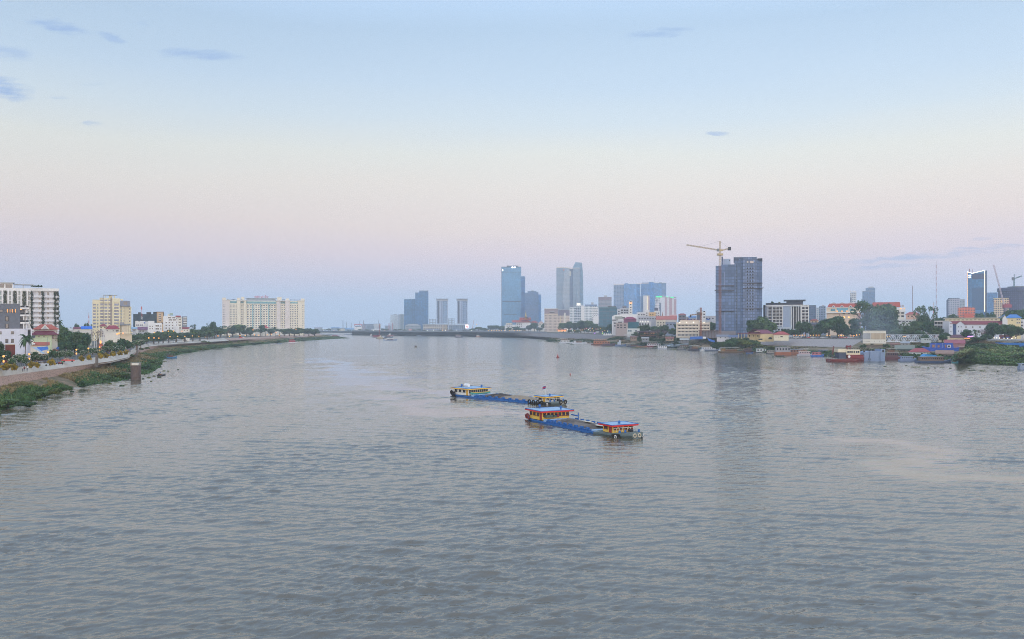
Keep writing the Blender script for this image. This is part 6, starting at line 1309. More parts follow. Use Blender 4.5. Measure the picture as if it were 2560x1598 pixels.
b = B('house', 'white tower house with pitched roof behind the beige riverside building', 'house', 1738, 1768, 960, ZR); b.box('wall', WHITE, 1741, 1764, 779, None, 0, 12); b.gable('roof', LGREY, 1741, 1758, 771.5, 779, 0, 12, .6, 'y'); b.boxes('dark_bay', paint((90, 98, 116)), [(1742, 1752, 781, 800, -.3, 0)]); b.wins([1760.5], [779, 786, 793], 4, 2.8, -.02, G_DARK, None); b.boxes('blue_tarp', BLUEP, [(1720, 1728, 798, 800, -3, 0), (1766, 1774, 797, 800, -2, 0)])
b = block('low white houses between the beige building and the netted tower', 1762, 1790, 791, 980, (196, 196, 200), wins=([1767, 1774, 1782], [796], 4, 2.6))
block('grey low house with blue tarpaulin left of the tower house', 1722, 1742, 794, 990, (150, 160, 176), 'gable', rc=(90, 130, 180), wins=([1728, 1736], [799], 3, 2.4))
t = thing('tower_crane', 'small rust coloured crane in front of the beige riverside building', 'tower crane', (PX(1752, 830), 830, ZR)); h = PZ(769, 830) - ZR
def lattice(mb, a, b_, w, n, r):
    a, b_ = Vector(a), Vector(b_); d = (b_ - a).normalized(); s = d.cross(Vector((0, 1, 0))).normalized() * w; q = d.cross(s).normalized() * w
    for k in range(4): o = (s, q, -s, -q)[k]; mb.tube([a + o, b_ + o], r, 4, 0, False)
    for k in range(n):
        p0, p1 = a.lerp(b_, k / n), a.lerp(b_, (k + 1) / n)
        for o1, o2 in ((s, q), (q, -s), (-s, -q), (-q, s)): mb.tube([p0 + o1, p1 + o2], r * .7, 4, 0, False)
    return mb
lattice(MB(), (0, 0, 0), (0, 0, h), .8, 14, .16).build('mast', paint((150, 92, 66)), t); zj = PZ(786.5, 830) - ZR; lattice(MB(), (PX(1725, 830) - PX(1752, 830), 0, zj - .6), (1.5, 0, zj + .6), .5, 8, .13).build('jib', paint((150, 110, 70)), t); MB().box(-10.8, -9.4, -.6, .6, zj - 2.6, zj - .6).build('counterweight', DARK, t)
# --- netted tower and its crane
b = B('construction_tower', 'tall apartment tower under construction wrapped in dark blue netting', 'construction tower', 1789, 1907, 840, ZR)
NET = facade((80, 94, 122), (90, 112, 148), 3.2, 3.0, .18, .12, .5, .7, .5, sat=0); NET2 = facade((88, 100, 128), (104, 124, 158), 3.2, 2.4, .3, .3, .4, .7, .6, sat=0); NETD = facade((60, 72, 102), (68, 86, 120), 3.2, 2.2, .3, .3, .5, .7, .6, sat=0)
b.box('netting', NET, 1789, 1803, 663.5, None, 1, 22); b.box('netting', NET, 1803, 1836, 661, None, 0, 22); b.box('core_recess', NET, 1836, 1848, 652, None, .35, 22); b.box('netting', NET, 1848, 1857, 648, None, 0, 22); b.box('bay', NET2, 1857, 1892, 644, None, -2, 22); b.box('netting', NET, 1892, 1905.5, 648, None, 0, 22)
b.boxes('roof_screen', facade((70, 78, 100), (80, 94, 120), 3, 3, .2, .2, .5, sat=0), [(1834, 1838, 642.5, 656, 2, 8), (1838, 1885, 643, 652, 1, 6), (1894, 1906, 647, 655, 0, 6)]); b.boxes('service_shaft', NETD, [(1803.6, 1807, 640.5, 663, 2, 8)]); b.box('pale_screen', paint((150, 166, 192), .5), 1808, 1826, 646, 661, 4, 5); b.boxes('open_floor', paint((196, 184, 180)), [(1867, 1871, 653.5, 658, -2.2, -2), (1874.5, 1884, 653.5, 659, -2.2, -2)]); b.boxes('opening', DARK, [(1823, 1825, 648.5, 651.5, 3.6, 4)])
for v in (708.5, 721, 772): b.boxes('safety_fan', paint((70, 60, 66)), [(1788, 1836, v + 5, v + 6.2, -1.6, 0), (1857, 1906.5, v, v + 1.2, -3, 0)])
b.boxes('cantilever', paint((70, 56, 60)), [(1786.4, 1789, 724.4, 725.8, 0, 2), (1905.5, 1909, 719.8, 721.2, 0, 2)])
b.boxes('reflective_strip', paint((120, 136, 166), .3), [(1810.5, 1812.5, 680, 720, -.15, 0), (1811, 1813, 780, 826, -.15, 0)]); b.boxes('hoist_track', DARK, [(1841, 1841.8, 660, 825, .2, .35)])
b.wins([1868.5, 1875.5, 1882], [672 + 7.9 * k for k in range(14)], 3.4, 3, -2.02, glass((34, 38, 54)), None); b.wins([1841], [672 + 7.9 * k for k in range(18)], 2.2, 2.4, .32, glass((130, 146, 172)), None)
b.boxes('podium', paint((130, 126, 134)), [(1750, 1840, 828, None, -14, 0)]); b.boxes('site_frame', paint((92, 68, 66)), [(1748, 1796, 826, 827.2, -16, 0)] + [(u, u + .9, 827, None, -15.6, -15) for u in steps(1750, 1795, 7)])
t = thing('tower_crane', 'yellow tower crane standing against the netted tower', 'tower crane', (PX(1800, 815), 815, ZR)); D = 815; zt = PZ(629, D) - ZR; m = D / F; CY = paint((178, 158, 116), .5); CB = paint((138, 92, 76), .6)
lattice(MB(), (0, 0, 0), (0, 0, PZ(664, D) - ZR), 1.1, 34, .15).build('mast', CB, t); lattice(MB(), (0, 0, PZ(664, D) - ZR), (0, 0, zt), .95, 8, .12).build('upper_mast', CY, t); MB().box(-2.6, 2.6, -2, 2, PZ(639, D) - ZR, PZ(634, D) - ZR).box(-2.2, 2.2, -1.8, 1.8, PZ(628, D) - ZR, PZ(624, D) - ZR).build('climbing_frame', CY, t); MB().box(-3.2, -1.2, -2.2, -.6, zt, zt + 2.6).build('cab', STEEL, t)
ja, jb = (0, 0, zt + 1.2), ((1716 - 1800) * m, 0, PZ(612.5, D) - ZR); lattice(MB(), ja, jb, .6, 22, .11).build('jib', CY, t); ca = ((1828 - 1800) * m, 0, PZ(620.5, D) - ZR); lattice(MB(), (0, 0, zt + .8), ca, .6, 7, .12).build('counter_jib', CY, t); MB().box(ca[0] - 3, ca[0] - .4, -1, 1, ca[2] - 2.2, ca[2] + 1).build('counterweight', DARK, t)
ap = (0, 0, PZ(603, D) - ZR); lattice(MB(), (0, 0, zt), ap, .5, 6, .12).build('apex', CY, t); MB().tube([ap, (jb[0] * .62, 0, (zt + 1.2) + (jb[2] - zt - 1.2) * .62)], .07, 4).tube([ap, (ca[0] * .8, 0, ca[2])], .07, 4).build('stay_cable', STEEL, t)
# --- yellow villas, white grid hotel
b = B('villa', 'yellow ochre villa with purple red roofs on the quay edge', 'villa', 1845, 1936, 745, ZR - 2); YV = paint((206, 186, 140)); PR = paint((122, 62, 78))
b.box('wall', YV, 1869, 1933, 834, None, 0, 14); b.box('wall', paint((212, 192, 146)), 1900, 1934, 836.5, None, -3, 0); b.hip('roof', PR, 1868, 1934, 824.5, 834, 0, 14, .7, .25); b.gable('roof', PR, 1870, 1900, 822.5, 832, -1, 8, .5, 'y'); b.boxes('gable_trim', CREAM, [(1886, 1899, 829, 830, -1.4, -1.1)]); b.box('veranda_roof', PR, 1843, 1902, 832.6, 834.2, -6, 0); b.boxes('veranda_post', YV, [(u, u + .9, 834.2, None, -5.6, -5.2) for u in steps(1846, 1900, 8)]); b.wins(steps(1874, 1894, 3), [840], 3, 4, -.02, G_DARK, None); b.poly('arch', DARK, [(1921, 848), (1930, 848), (1930, 845), (1927.5, 843), (1923.5, 843), (1921, 845)], -3.1, -2.9); b.boxes('annex', YV, [(1896, 1912, 845, None, -8, -3)]); b.boxes('annex_opening', DARK, [(1896.4, 1906, 846.5, 850, -8.1, -8)])
b = B('house', 'square cream house with red hip roof at the top of the embankment', 'house', 1933, 1973, 725, ZR - 1); b.box('wall', paint((222, 214, 190)), 1934.5, 1971.5, 836, None, 0, 10); b.hip('roof', paint((168, 74, 72)), 1934, 1972, 829, 836.2, 0, 10, .8, .35); b.wins([1954], [842], 5.5, 2.6, -.02, G_DARK, None); b.wins([1940, 1947], [843], 1.6, 1.8, -.02, G_DARK, None)
b = B('hotel_building', 'white grid fronted hotel with dark rooftop pavilion beside the netted tower', 'hotel', 1912, 2022, 850, ZR); LG = paint((160, 172, 190))
b.box('wall', LG, 1913, 2022, 765, None, 1.2, 20); gu = [1917.5, 1931.5, 1940, 1948, 1955.5]; vs = [771 + 7.85 * k for k in range(6)]
b.boxes('grid_column', WHITE, [(u - .7, u + .7, 763, 817, -.2, 1.2) for u in gu] + [(1955, 1957, 763, None, -.2, 1.2), (1977, 1979, 763, None, -.2, 1.2)]); b.boxes('grid_beam', WHITE, [(1917, 1956, v - 4.6, v - 3.3, -.35, 1.2) for v in vs + [818.5]]); b.wins([1925, 1936, 1944, 1952], vs, 6.6, 5.4, 1.0, G_DARK, None)
b.box('blank_panel', paint((150, 166, 190)), 1957, 1977, 766, None, .2, 1.2); b.boxes('slim_column', WHITE, [(u - .5, u + .5, 764, None, -.3, 1.2) for u in (1984, 1990.5, 1996, 2002)]); b.boxes('tall_glazing', G_DARK, [(1979.6, 1983, 767, 822, .9, 1.2), (1985, 1989.6, 767, 822, .9, 1.2), (1991.4, 1995, 767, 822, .9, 1.2), (1997, 2001, 767, 822, .9, 1.2)])
b.boxes('grid_beam', WHITE, [(2003, 2022, v - 5.2, v - 3.6, -.35, 1.2) for v in vs[:5]]); b.boxes('grid_column', WHITE, [(2003, 2005, 764, None, -.2, 1.2), (2012, 2013.6, 764, 812, -.2, 1.2), (2020.4, 2022.6, 764, None, -.2, 1.2)]); b.wins([2008.5, 2017], vs[:5], 5.6, 5, 1.0, G_DARK, None)
b.boxes('top_beam', WHITE, [(1914, 2023, 762.4, 764.4, -.5, 1.6)]); b.boxes('roof_pavilion', paint((52, 56, 72)), [(1914, 1972, 757, 762.4, 3, 16), (1966, 2008, 753, 762.4, 2, 18)]); b.box('pavilion_roof', paint((50, 54, 70)), 1959, 2014, 749.6, 752.6, 0, 19); b.boxes('side_wall', DARK, [(1908, 1913, 762, None, 2, 20)])
b.boxes('podium', paint((186, 196, 206)), [(1934, 1978, 818, None, -3, 1)]); b.wins([1939, 1947, 1955, 1963, 1971], [824, 832], 5.4, 4, -3.02, G_DARK, None)
for u, w, v in ((1930, 9, 753), (1948, 8, 754), (1986, 12, 760), (2004, 10, 760), (2015, 8, 761)): tree('bush', u, v, 856, w, f'rooftop shrub of the white grid hotel, {ORD[(1930, 1948, 1986, 2004, 2015).index(u)]} from its left', PZ(v + 5, 856), 'shrubs on the grid hotel roof', 'bush')
tower('office_block', 'blue grey block right behind the white grid hotel', 2022, 2040, 763, 1250, facade((90, 102, 130), (62, 76, 108), 3.4, 3, .35, .3), 18); tower('office_block', 'pale thin block behind the grid hotel', 2040, 2049, 769, 1500, LT, 14); b = tower('apartment_block', 'grey block with white balcony lines left of the red roofed mall', 2048, 2064, 765, 1150, facade((130, 142, 166), (70, 84, 112), 3.2, 3.2, .45, .4), 16); b.box('roof_house', LGREY, 2054, 2061, 763, 765, 3, 10)
block('small house with red roof between the grid hotel and the grey block', 2026, 2046, 801, 950, (190, 160, 130), 'hip', rc=(150, 70, 64), wins=([2031, 2040], [805], 3, 2.6)); block('dark roofed house beneath the small red roof', 2024, 2050, 811, 900, (120, 110, 112), 'gable', rc=(84, 76, 84), wins=([2030, 2042], [817], 3, 3))
# --- mall with red mansard roof
b = B('shopping_centre', 'beige shopping centre with red mansard roof, arched dormers and lit upper floor', 'shopping centre', 2064, 2266, 1050, ZR); MB_ = paint((214, 194, 172)); MR = paint((176, 84, 72))
b.box('wall', MB_, 2066, 2150, 780, None, 2, 30); b.box('upper_floor', paint((216, 202, 180)), 2066, 2150, 768, 780, 0, 30); b.poly('mansard', MR, [(2068, 768), (2152, 768), (2150, 758.5), (2073, 758.5)], -.6, 28); b.boxes('cornice', WHITE, [(2064, 2152, 780, 782, -1.6, 2), (2066, 2152, 767.4, 768.6, -1.2, 0)])
for u in (2084, 2105, 2126.5): b.poly('dormer', WHITE, [(u - 4.6, 768), (u + 4.6, 768), (u + 3, 764.4), (u, 763), (u - 3, 764.4)], -1.4, -.6); b.boxes('dormer_pane', G_BLUE, [(u - 2, u + 2, 765.2, 767.4, -1.6, -1.4)]); b.poly('roof_arch', LGREY, [(u - 7, 758.5), (u + 7, 758.5), (u + 3, 756), (u, 755.4), (u - 3, 756)], 2, 8)
b.boxes('teal_glazing', glass((92, 150, 172), .25), [(2092, 2120, 770, 779, -.3, 0), (2077, 2088, 771.5, 777, -.3, 0), (2124, 2134, 771.5, 777, -.3, 0)])
for u in (2093, 2105, 2117.5): globe(.8, b.z(777.6), b.x(u)).build('wall_lamp', L_ORANGE, b.root).location.y = -1.2
b.wins([2109, 2122, 2131], [784], 5, 2.4, 1.95, G_DARK, None); b.wins([2110, 2122], [793], 4, 3, 1.95, G_WARM, None, 'lit_window'); b.boxes('pilaster', paint((170, 130, 118)), [(2144, 2152, 784, None, 1, 2), (2098, 2100, 784, None, 1.4, 2)])
b.box('wall', OFFW, 2176, 2262, 772, None, 6, 28); b.poly('mansard', MR, [(2178, 768), (2252, 768), (2250, 756), (2182, 756)], 5, 26); b.box('terrace_wall', WHITE, 2240, 2264, 770, 780, 3, 10); b.boxes('terrace_lamp', L_ORANGE, [(2250, 2253.5, 771, 773.5, 2.6, 3), (2260, 2262, 771, 772.4, 2.6, 3)]); b.wins([2246, 2257], [783, 791], 6, 4, 5.95, G_DARK, None); b.boxes('water_tank', LGREY, [(2255, 2261, 763, 768, 8, 14)])
block('white house with pink brick walls and red gable roofs right of the mall', 2264, 2300, 786, 930, (206, 170, 150), 'hip', rc=(172, 90, 84), wins=([2271, 2280, 2289], [791], 3.4, 3.4)); block('pale flat roofed hall below the pink brick house', 2236, 2290, 800, 880, (200, 200, 200), wins=(steps(2242, 2284, 6), [804], 5, 2))
b = tower('office_tower', 'white tower with open stepped crown left of the great tree', 2125, 2141, 733, 1500, facade((206, 208, 214), (100, 112, 136), 3.4, 3.4, .4, .4), 14); b.boxes('crown', WHITE, [(2125, 2141, 729, 730.4, 0, 12), (2125.6, 2127, 725.5, 733, 1, 3), (2134, 2136, 725.5, 733, 1, 3), (2138.6, 2140.4, 728, 733, 1, 3)]); b.boxes('dark_bay', paint((96, 106, 130)), [(2125.6, 2129, 744, None, -.2, 0)])
b = tower('office_tower', 'hazy blue stepped tower behind the great tree', 2156, 2188, 728, 2200, facade((110, 126, 160), (80, 104, 146), 3.6, 3, .25, .2), 26); b.box('upper_block', facade((110, 126, 160), (84, 108, 150), 3.6, 3, .25, .2), 2164, 2188, 720, 728, 2, 24); b.poly('crown', LGREY, [(2168, 720), (2186, 720), (2182, 716.5), (2174, 717)], 4, 20); b.boxes('roof_line', OFFW, [(2155.6, 2188.4, 727.3, 728.2, -.5, 26)])
mast('radio_mast', 'very tall red and white guyed mast right of the great trees', 2340.5, 655, 800, 1400, ZR, 1.1, .9, (170, 104, 110), stripes=(196, 190, 196), n=24); mast('radio_mast', 'shorter slim mast between the mall and the very tall mast', 2281, 715, 800, 1300, ZR, 1.2, .8, (140, 120, 130), n=14); mast('radio_mast', 'short red and white mast by the crown of the palm like tree', 2333.5, 757, 800, 1100, ZR, 1.6, 1.2, (190, 80, 80), stripes=(206, 190, 190), n=6)
# --- right edge towers
b = tower('apartment_block', 'pale blue block with slanted dark corner left of the orange block', 2371, 2399, 746, 1350, facade((176, 178, 192), (92, 104, 136), 3.4, 3.2, .5, .45, .3), 20); b.poly('slanted_corner', paint((80, 98, 130), .4), [(2366, None), (2371, None), (2371, 746), (2366, 751)], .5, 18); b.boxes('roof_band', paint((86, 116, 150), .4), [(2370, 2399.4, 745, 746.4, -.4, 20)])
tower('apartment_block', 'faint lilac block behind the pale blue block', 2399, 2412, 748, 2000, LT, 16)
b = B('apartment_block', 'orange painted block under the glass tower with lit edges', 'apartment block', 2393, 2440, 1120, ZR); b.box('wall', facade((214, 122, 92), (120, 100, 120), 3.4, 3.2, .45, .4, .4), 2394, 2438, 769, None, 0, 16); b.box('roof', paint((150, 80, 84)), 2406, 2426, 767, 769, 2, 14); b.box('lower_front', paint((196, 96, 78)), 2410, 2432, 784, None, -2, 0)
b = B('glass_tower', 'blue glass tower with glowing white notched edges', 'tower', 2418, 2467, 1500, ZR); GTW = facade((70, 96, 136), (54, 96, 146), 3.8, 3.4, .14, .1, .14, var=.3)
b.poly('wall', GTW, [(2419, None), (2461, None), (2461, 677), (2430, 683.5), (2419, 679.5)], 0, 26); b.box('side_wall', facade((60, 72, 104), (50, 66, 104), 3.8, 3, .2, .2), 2461, 2467.5, 677, None, 2, 24); b.boxes('dark_top', paint((52, 70, 108), .25), [(2430, 2460, 684.6, 698, -.2, 0)]); b.boxes('inner_panel', glass((48, 86, 124), .2), [(2430, 2460, 719, 775, -.2, 0)])
b.poly('lit_edge', L_WHITE, [(2418, 679.8), (2430, 684), (2461.5, 677.4), (2461.5, 676.2), (2430, 682.6), (2418, 678.4)], -.7, .3); b.box('lit_edge', lamp((255, 226, 178), 1.5), 2460.6, 2462.4, 677, 779, -.8, .4); b.box('lit_edge', lamp((255, 190, 140), .8), 2418, 2418.9, 680, None, -.5, .3); b.boxes('lit_sign', lamp((250, 246, 255), 2.0), [(2421.5, 2427.5, 687, 690.4, -.6, 0), (2421.5, 2427.5, 692.4, 694.6, -.6, 0)]); b.boxes('roof_crane', RUST, [(2423, 2424.4, 671, 679, 6, 7), (2430.4, 2431.2, 672.6, 682, 6, 7)])
tower('office_tower', 'plain blue tower behind the glass tower with lit edges', 2468, 2494, 731.5, 1900, BT, 22)
b = tower('apartment_block', 'cream block with orange lit balconies right of the lit glass tower', 2484, 2522, 746.5, 1250, facade((216, 196, 168), (80, 84, 100), 3.3, 3.0, .4, .35, .3), 18); b.boxes('lit_balcony', L_ORANGE, [(2487, 2488.4, 752.6, 754.4, -.3, 0), (2503, 2504.6, 752.6, 754.4, -.3, 0), (2517, 2518, 752.6, 754, -.3, 0), (2487, 2488, 764, 766, -.3, 0), (2510, 2511, 752, 754, -.3, 0)]); b.box('parapet', CREAM, 2483, 2522.4, 745.4, 746.4, -.6, 18)
b = B('construction_tower', 'dark curved tower shell under construction at the right edge', 'construction tower', 2521, 2600, 1300, ZR, face=False); MB().lathe([(25, -.5), (25, b.z(728)), (26.5, b.z(727)), (26.5, b.z(720)), (25.5, b.z(718))], 28).build('shell', facade((66, 72, 100), (78, 88, 122), 3.3, 3, .35, .3, .5, .7, sat=0), b.root); b.root.location.x = PX(2523, 1300) + 26.5; b.root.location.y = 1326
MB().box(-8, 18, -10, 10, b.z(718), b.z(714)).build('roof_frame', STEEL, b.root)
t = thing('tower_crane', 'teal tower crane on top of the dark curved shell', 'tower crane', (PX(2535.5, 1310), 1310, PZ(717.5, 1310))); m = 1310 / F; CT = paint((90, 126, 136), .5); zj = (717.5 - 697) * m
lattice(MB(), (0, 0, -3), (0, 0, zj), 1.0, 6, .26).build('mast', CT, t); lattice(MB(), (0, 0, zj), (19 * m, 0, zj + 7 * m), .7, 6, .2).build('jib', CT, t); MB().box(-5 * m, -1.6 * m, -1.4, 1.4, zj - 2.4, zj + 2.2).build('counterweight', STEEL, t); lattice(MB(), (0, 0, zj), (0, 0, zj + 12 * m), .5, 4, .18).build('apex', CT, t)
t = thing('crawler_crane', 'long white lattice boom crane on a red base before the cream block', 'crawler crane', (PX(2514, 1180), 1180, ZR)); m = 1180 / F; zb_ = PZ(764, 1180) - ZR
lattice(MB(), (-3 * m, 0, zb_), (-30 * m, 0, PZ(662, 1180) - ZR), .9, 26, .2).build('boom', paint((196, 184, 196)), t); MB().box(-6 * m, 13 * m, -2.5, 2.5, zb_ - 3, zb_ + 1.5).build('machine_deck', paint((150, 66, 84)), t); lattice(MB(), (9 * m, 0, zb_ + 1.5), (-3 * m, 0, zb_ + 2), .5, 3, .2).tube([(9 * m, 0, zb_ + 1), (11 * m, 0, zb_ + 8)], .3, 5).tube([(-3 * m, 0, zb_ + 1), (11 * m, 0, zb_ + 8)], .25, 5).build('gantry', paint((170, 70, 80)), t); MB().box(-1.8, 1.8, -1.8, 1.8, 0, zb_ - 3).build('pedestal', paint((120, 110, 126)), t)
# --- low houses on the right
b = B('school_building', 'long white two storey building with dark red roof among the right trees', 'long building', 2372, 2512, 700, ZR); WB = paint((206, 212, 224)); DR = paint((132, 58, 62))
b.box('wall', WB, 2394, 2505, 811, None, 1, 14); b.gable('roof', DR, 2394, 2504, 802, 811, 1, 14, .6); b.poly('gable_wall', WB, [(2391, None), (2411, None), (2411, 811), (2401, 803), (2391, 811)], -2, 1); b.gable('gable_roof', DR, 2391, 2411, 802.3, 811, -2, 2, .5, 'y'); b.poly('gable_wall', WB, [(2372.5, None), (2382, None), (2382, 809), (2376, 803.5), (2372.5, 806)], -1, 1); b.gable('gable_roof', DR, 2376, 2394, 802.5, 809, -1, 8, .4); b.box('dark_recess', paint((70, 92, 140)), 2382, 2391, 810, None, 0, 1)
b.wins([2396, 2403], [817, 828], 2.6, 4, -2.02, G_BLUE, WHITE); b.wins([2377.5], [817, 829], 2.6, 4, -1.02, G_BLUE, WHITE); b.wins([2415, 2432, 2450, 2470, 2490], [818], 3.2, 4.4, .98, G_DARK, WHITE); b.wins([2421, 2440, 2461, 2480], [830], 3, 4, .98, G_DARK, WHITE)
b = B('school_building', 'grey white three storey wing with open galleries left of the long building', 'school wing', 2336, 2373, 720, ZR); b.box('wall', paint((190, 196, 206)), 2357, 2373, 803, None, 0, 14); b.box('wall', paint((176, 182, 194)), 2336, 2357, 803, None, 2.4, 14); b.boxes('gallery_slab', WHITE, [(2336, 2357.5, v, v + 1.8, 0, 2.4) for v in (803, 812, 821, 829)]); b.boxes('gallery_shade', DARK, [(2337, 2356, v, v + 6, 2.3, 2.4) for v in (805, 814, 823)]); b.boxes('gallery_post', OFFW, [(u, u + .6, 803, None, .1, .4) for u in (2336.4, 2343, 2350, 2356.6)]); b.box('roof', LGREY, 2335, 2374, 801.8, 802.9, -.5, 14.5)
b = block('long cream hall with flat roof behind the long white building', 2362, 2500, 797, 800, (214, 206, 176), wins=(steps(2376, 2490, 12), [800], 5, 1.6)); b.box('long_roof', OFFW, 2358, 2502, 794.6, 796, -1.5, 12)
b = B('house', 'cream house with blue hipped roof and white gable on the right', 'house', 2496, 2556, 690, ZR); b.box('wall', paint((222, 206, 160)), 2514, 2552, 795, None, 0, 12); b.hip('roof', paint((70, 122, 186), .5), 2514, 2553, 786, 795, 0, 12, .7, .3); b.poly('gable_wall', WHITE, [(2506, None), (2519, None), (2519, 800), (2512, 788), (2506, 797)], -1.5, 0); b.poly('slope_roof', paint((74, 126, 184), .5), [(2496, 796), (2500, 795), (2513, 787.4), (2511, 786.2), (2499, 793)], -2, 10); b.wins([2543, 2548], [799, 807], 3, 4, -.02, G_DARK, WHITE); b.wins([2530], [801], 2.4, 3, -.02, G_DARK, None)
block('white flat house beside the blue roofed house at the right edge', 2550, 2600, 799, 700, (214, 216, 220), wins=([2555], [806, 814], 3, 4)); 
for (u0, u1, v, D, c, rf, rc, w, lb) in [(2302, 2328, 846.5, 640, (170, 180, 184), None, None, ([2313, 2319, 2325], [849.5], 3, 2.2), 'low grey green house under the truss footbridge'), (2346, 2374, 842.5, 640, (216, 210, 190), None, None, ([2350, 2356, 2366], [848], 3, 4.4), 'cream flat house with three windows below the grey wing'), (2372, 2412, 844, 650, (214, 196, 160), 'hip', (96, 58, 66), ([2379, 2387, 2401], [851], 2.4, 3.2), 'cream house with dark maroon hip roof by the lit restaurant'), (2336, 2360, 842, 670, (196, 186, 176), 'hip', (116, 60, 66), None, 'small house with maroon hip roof right of the footbridge'), (2330, 2352, 846, 655, (160, 160, 166), None, None, ([2335, 2341], [850], 3, 3), 'small grey shed touching the cream flat house'), (2362, 2412, 858.5, 575, (150, 110, 116), 'gable', (150, 84, 96), None, 'low pink roofed shed behind the blue boat hull')]:
    block(lb, u0, u1, v, D, c, rf, 0, w, 'house' if 'shed' not in lb else 'shed', 8, rc or (150, 60, 60), zb=ZR - (1.5 if D > 600 else 4.5))
b = B('restaurant', 'riverside restaurant with purple neon and orange lit eaves', 'restaurant', 2410, 2442, 640, ZR - 2); b.box('wall', WOOD, 2412, 2439, 847, None, 2, 8); b.hip('roof', paint((110, 62, 60)), 2411, 2440, 842.5, 846, 0, 9, .6, .3); b.boxes('lit_eaves', L_ORANGE, [(2410, 2440, 845.2, 846.4, -1, -.6)]); b.boxes('neon_sign', L_PURPLE, [(2419, 2432, 840, 842.4, -.4, 0)]); b.boxes('lit_door', G_WARM, [(2424.6, 2428.6, 847.6, 852, 1.8, 2)]); b.boxes('post', WOOD, [(u, u + .6, 846.4, None, -.9, -.6) for u in (2411, 2418, 2433, 2439)]); b.boxes('deck', LGREY, [(2408, 2444, 853, 854.2, -3, 2)])
t = B('corrugated_fence', 'bright blue corrugated fence above the green point', 'fence', 2488, 2600, 545, ZR - 2.5); t.poly('sheet', paint((30, 104, 180), .5), [(2488, 858), (2512, 862), (2548, 863), (2548, 868), (2600, 872), (2600, 857), (2488, 857)], 0, .2); t.boxes('post', STEEL, [(u, u + .5, 857, None, .2, .4) for u in steps(2490, 2590, 7)])
b = B('river_wall', 'pale low wall with lamps behind the blue fence', 'wall', 2440, 2600, 640, ZR - 1.5); b.box('wall', paint((170, 176, 186)), 2470, 2600, 848, None, 0, .4); b.boxes('coping', OFFW, [(2470, 2600, 847.3, 848, -.1, .5)])
for i, (u, v) in enumerate([(2485, 845), (2492, 845), (2499, 845.2), (2510, 845.6), (2519, 846), (2529.5, 846.4), (2539.5, 845)]): street_lamp(u, v, 630, f'white lit lamp above the blue corrugated fence, {ORD[i]} from the restaurant', ZR, 'white lamps above the blue fence', 'arm' if False else 'globe', L_WHITE, .34)
b = B('market_stall', 'long maroon signboard stall behind the white lamps', 'stall', 2496, 2532, 680, ZR); b.box('board', paint((110, 60, 64)), 2498, 2530, 838, None, 0, 3); b.box('awning', BLUEP, 2506, 2524, 843.5, 845.5, -1.5, 0)
# --- intake house, truss footbridge
b = B('intake_house', 'windowless pale box building with louvred panels on a pier above the bank', 'intake building', 2157, 2215, 640, 8.5); b.box('wall', paint((216, 214, 204)), 2157, 2215, 828, 859, 0, 10); b.box('roof_edge', OFFW, 2156.6, 2215.4, 827, 827.9, -.25, 10.2)
LV = facade((196, 182, 158), (170, 156, 136), 40, .8, .01, .35, .6, .6, .1); LV2 = facade((170, 174, 180), (150, 156, 164), 40, .8, .01, .35, .6, .6, .1)
b.boxes('louvre_panel', LV2, [(2158, 2176.4, 833, 848.5, -.12, 0)]); b.boxes('louvre_panel', LV, [(2177.4, 2190, 833, 848.5, -.12, 0), (2190.6, 2201, 833, 848.5, -.12, 0), (2201.6, 2214, 833, 848.5, -.12, 0)]); b.wins(list(steps(2160, 2174, 6)) + list(steps(2180, 2211, 6)), [853.5], .8, 1.5, -.02, G_DARK, None, 'vent_slot'); b.boxes('support_beam', paint((196, 186, 160)), [(2163, 2176, 859, 862, 1, 9), (2184, 2207, 859, 862, 1, 9)]); b.boxes('pier', paint((120, 112, 104), .9), [(2166, 2208, 862, 880, 2, 8)]); b.boxes('side_platform', STEEL, [(2152, 2157, 852, 857, 1, 4)]); b.boxes('guard_rail', LGREY, [(2153, 2154, 848, 852, 1, 1.2), (2150, 2157, 850.6, 851.2, 1, 1.2)])
t = thing('footbridge', 'white steel truss footbridge joining the intake building to the bank', 'footbridge', (PX(2215, 645), 645, 8.5)); m = 645 / F; L = (2348 - 2215) * m; z0, z1 = PZ(854.5, 645) - 8.5, PZ(837.5, 645) - 8.5; WT = paint((206, 214, 226), .5); n = 14
for y, nm in ((0, 'front_truss'), (3, 'rear_truss')):
    mb = MB(); mb.box(0, L, y - .15, y + .15, z0 - .2, z0 + .2); mb.box(0, L, y - .15, y + .15, z1 - .2, z1 + .2)
    for k in range(n):
        x0, x1 = L * k / n, L * (k + 1) / n; mb.tube([(x0, y, z0), (x1, y, z1)] if k % 2 else [(x0, y, z1), (x1, y, z0)], .2, 5); mb.tube([(x1, y, z0), (x1, y, z1)], .1, 5)
    mb.build(nm, WT, t)
MB().box(-1, L + 1, .2, 2.8, z0 - .35, z0 - .21).build('deck', LGREY, t)
for k in (.2, .9): MB().tube([(L * k, 1.5, z0 - .3), (L * k, 1.5, -6)], .35, 8).build('leg', LGREY, t)
for i, (u, v) in enumerate([(2218.5, 842), (2223.5, 841), (2259.5, 842), (2263, 841)]): street_lamp(u, v, 652, 'lit orange lamp seen through the truss footbridge', ZR, 'lamps behind the truss footbridge', 'globe', None, .4)
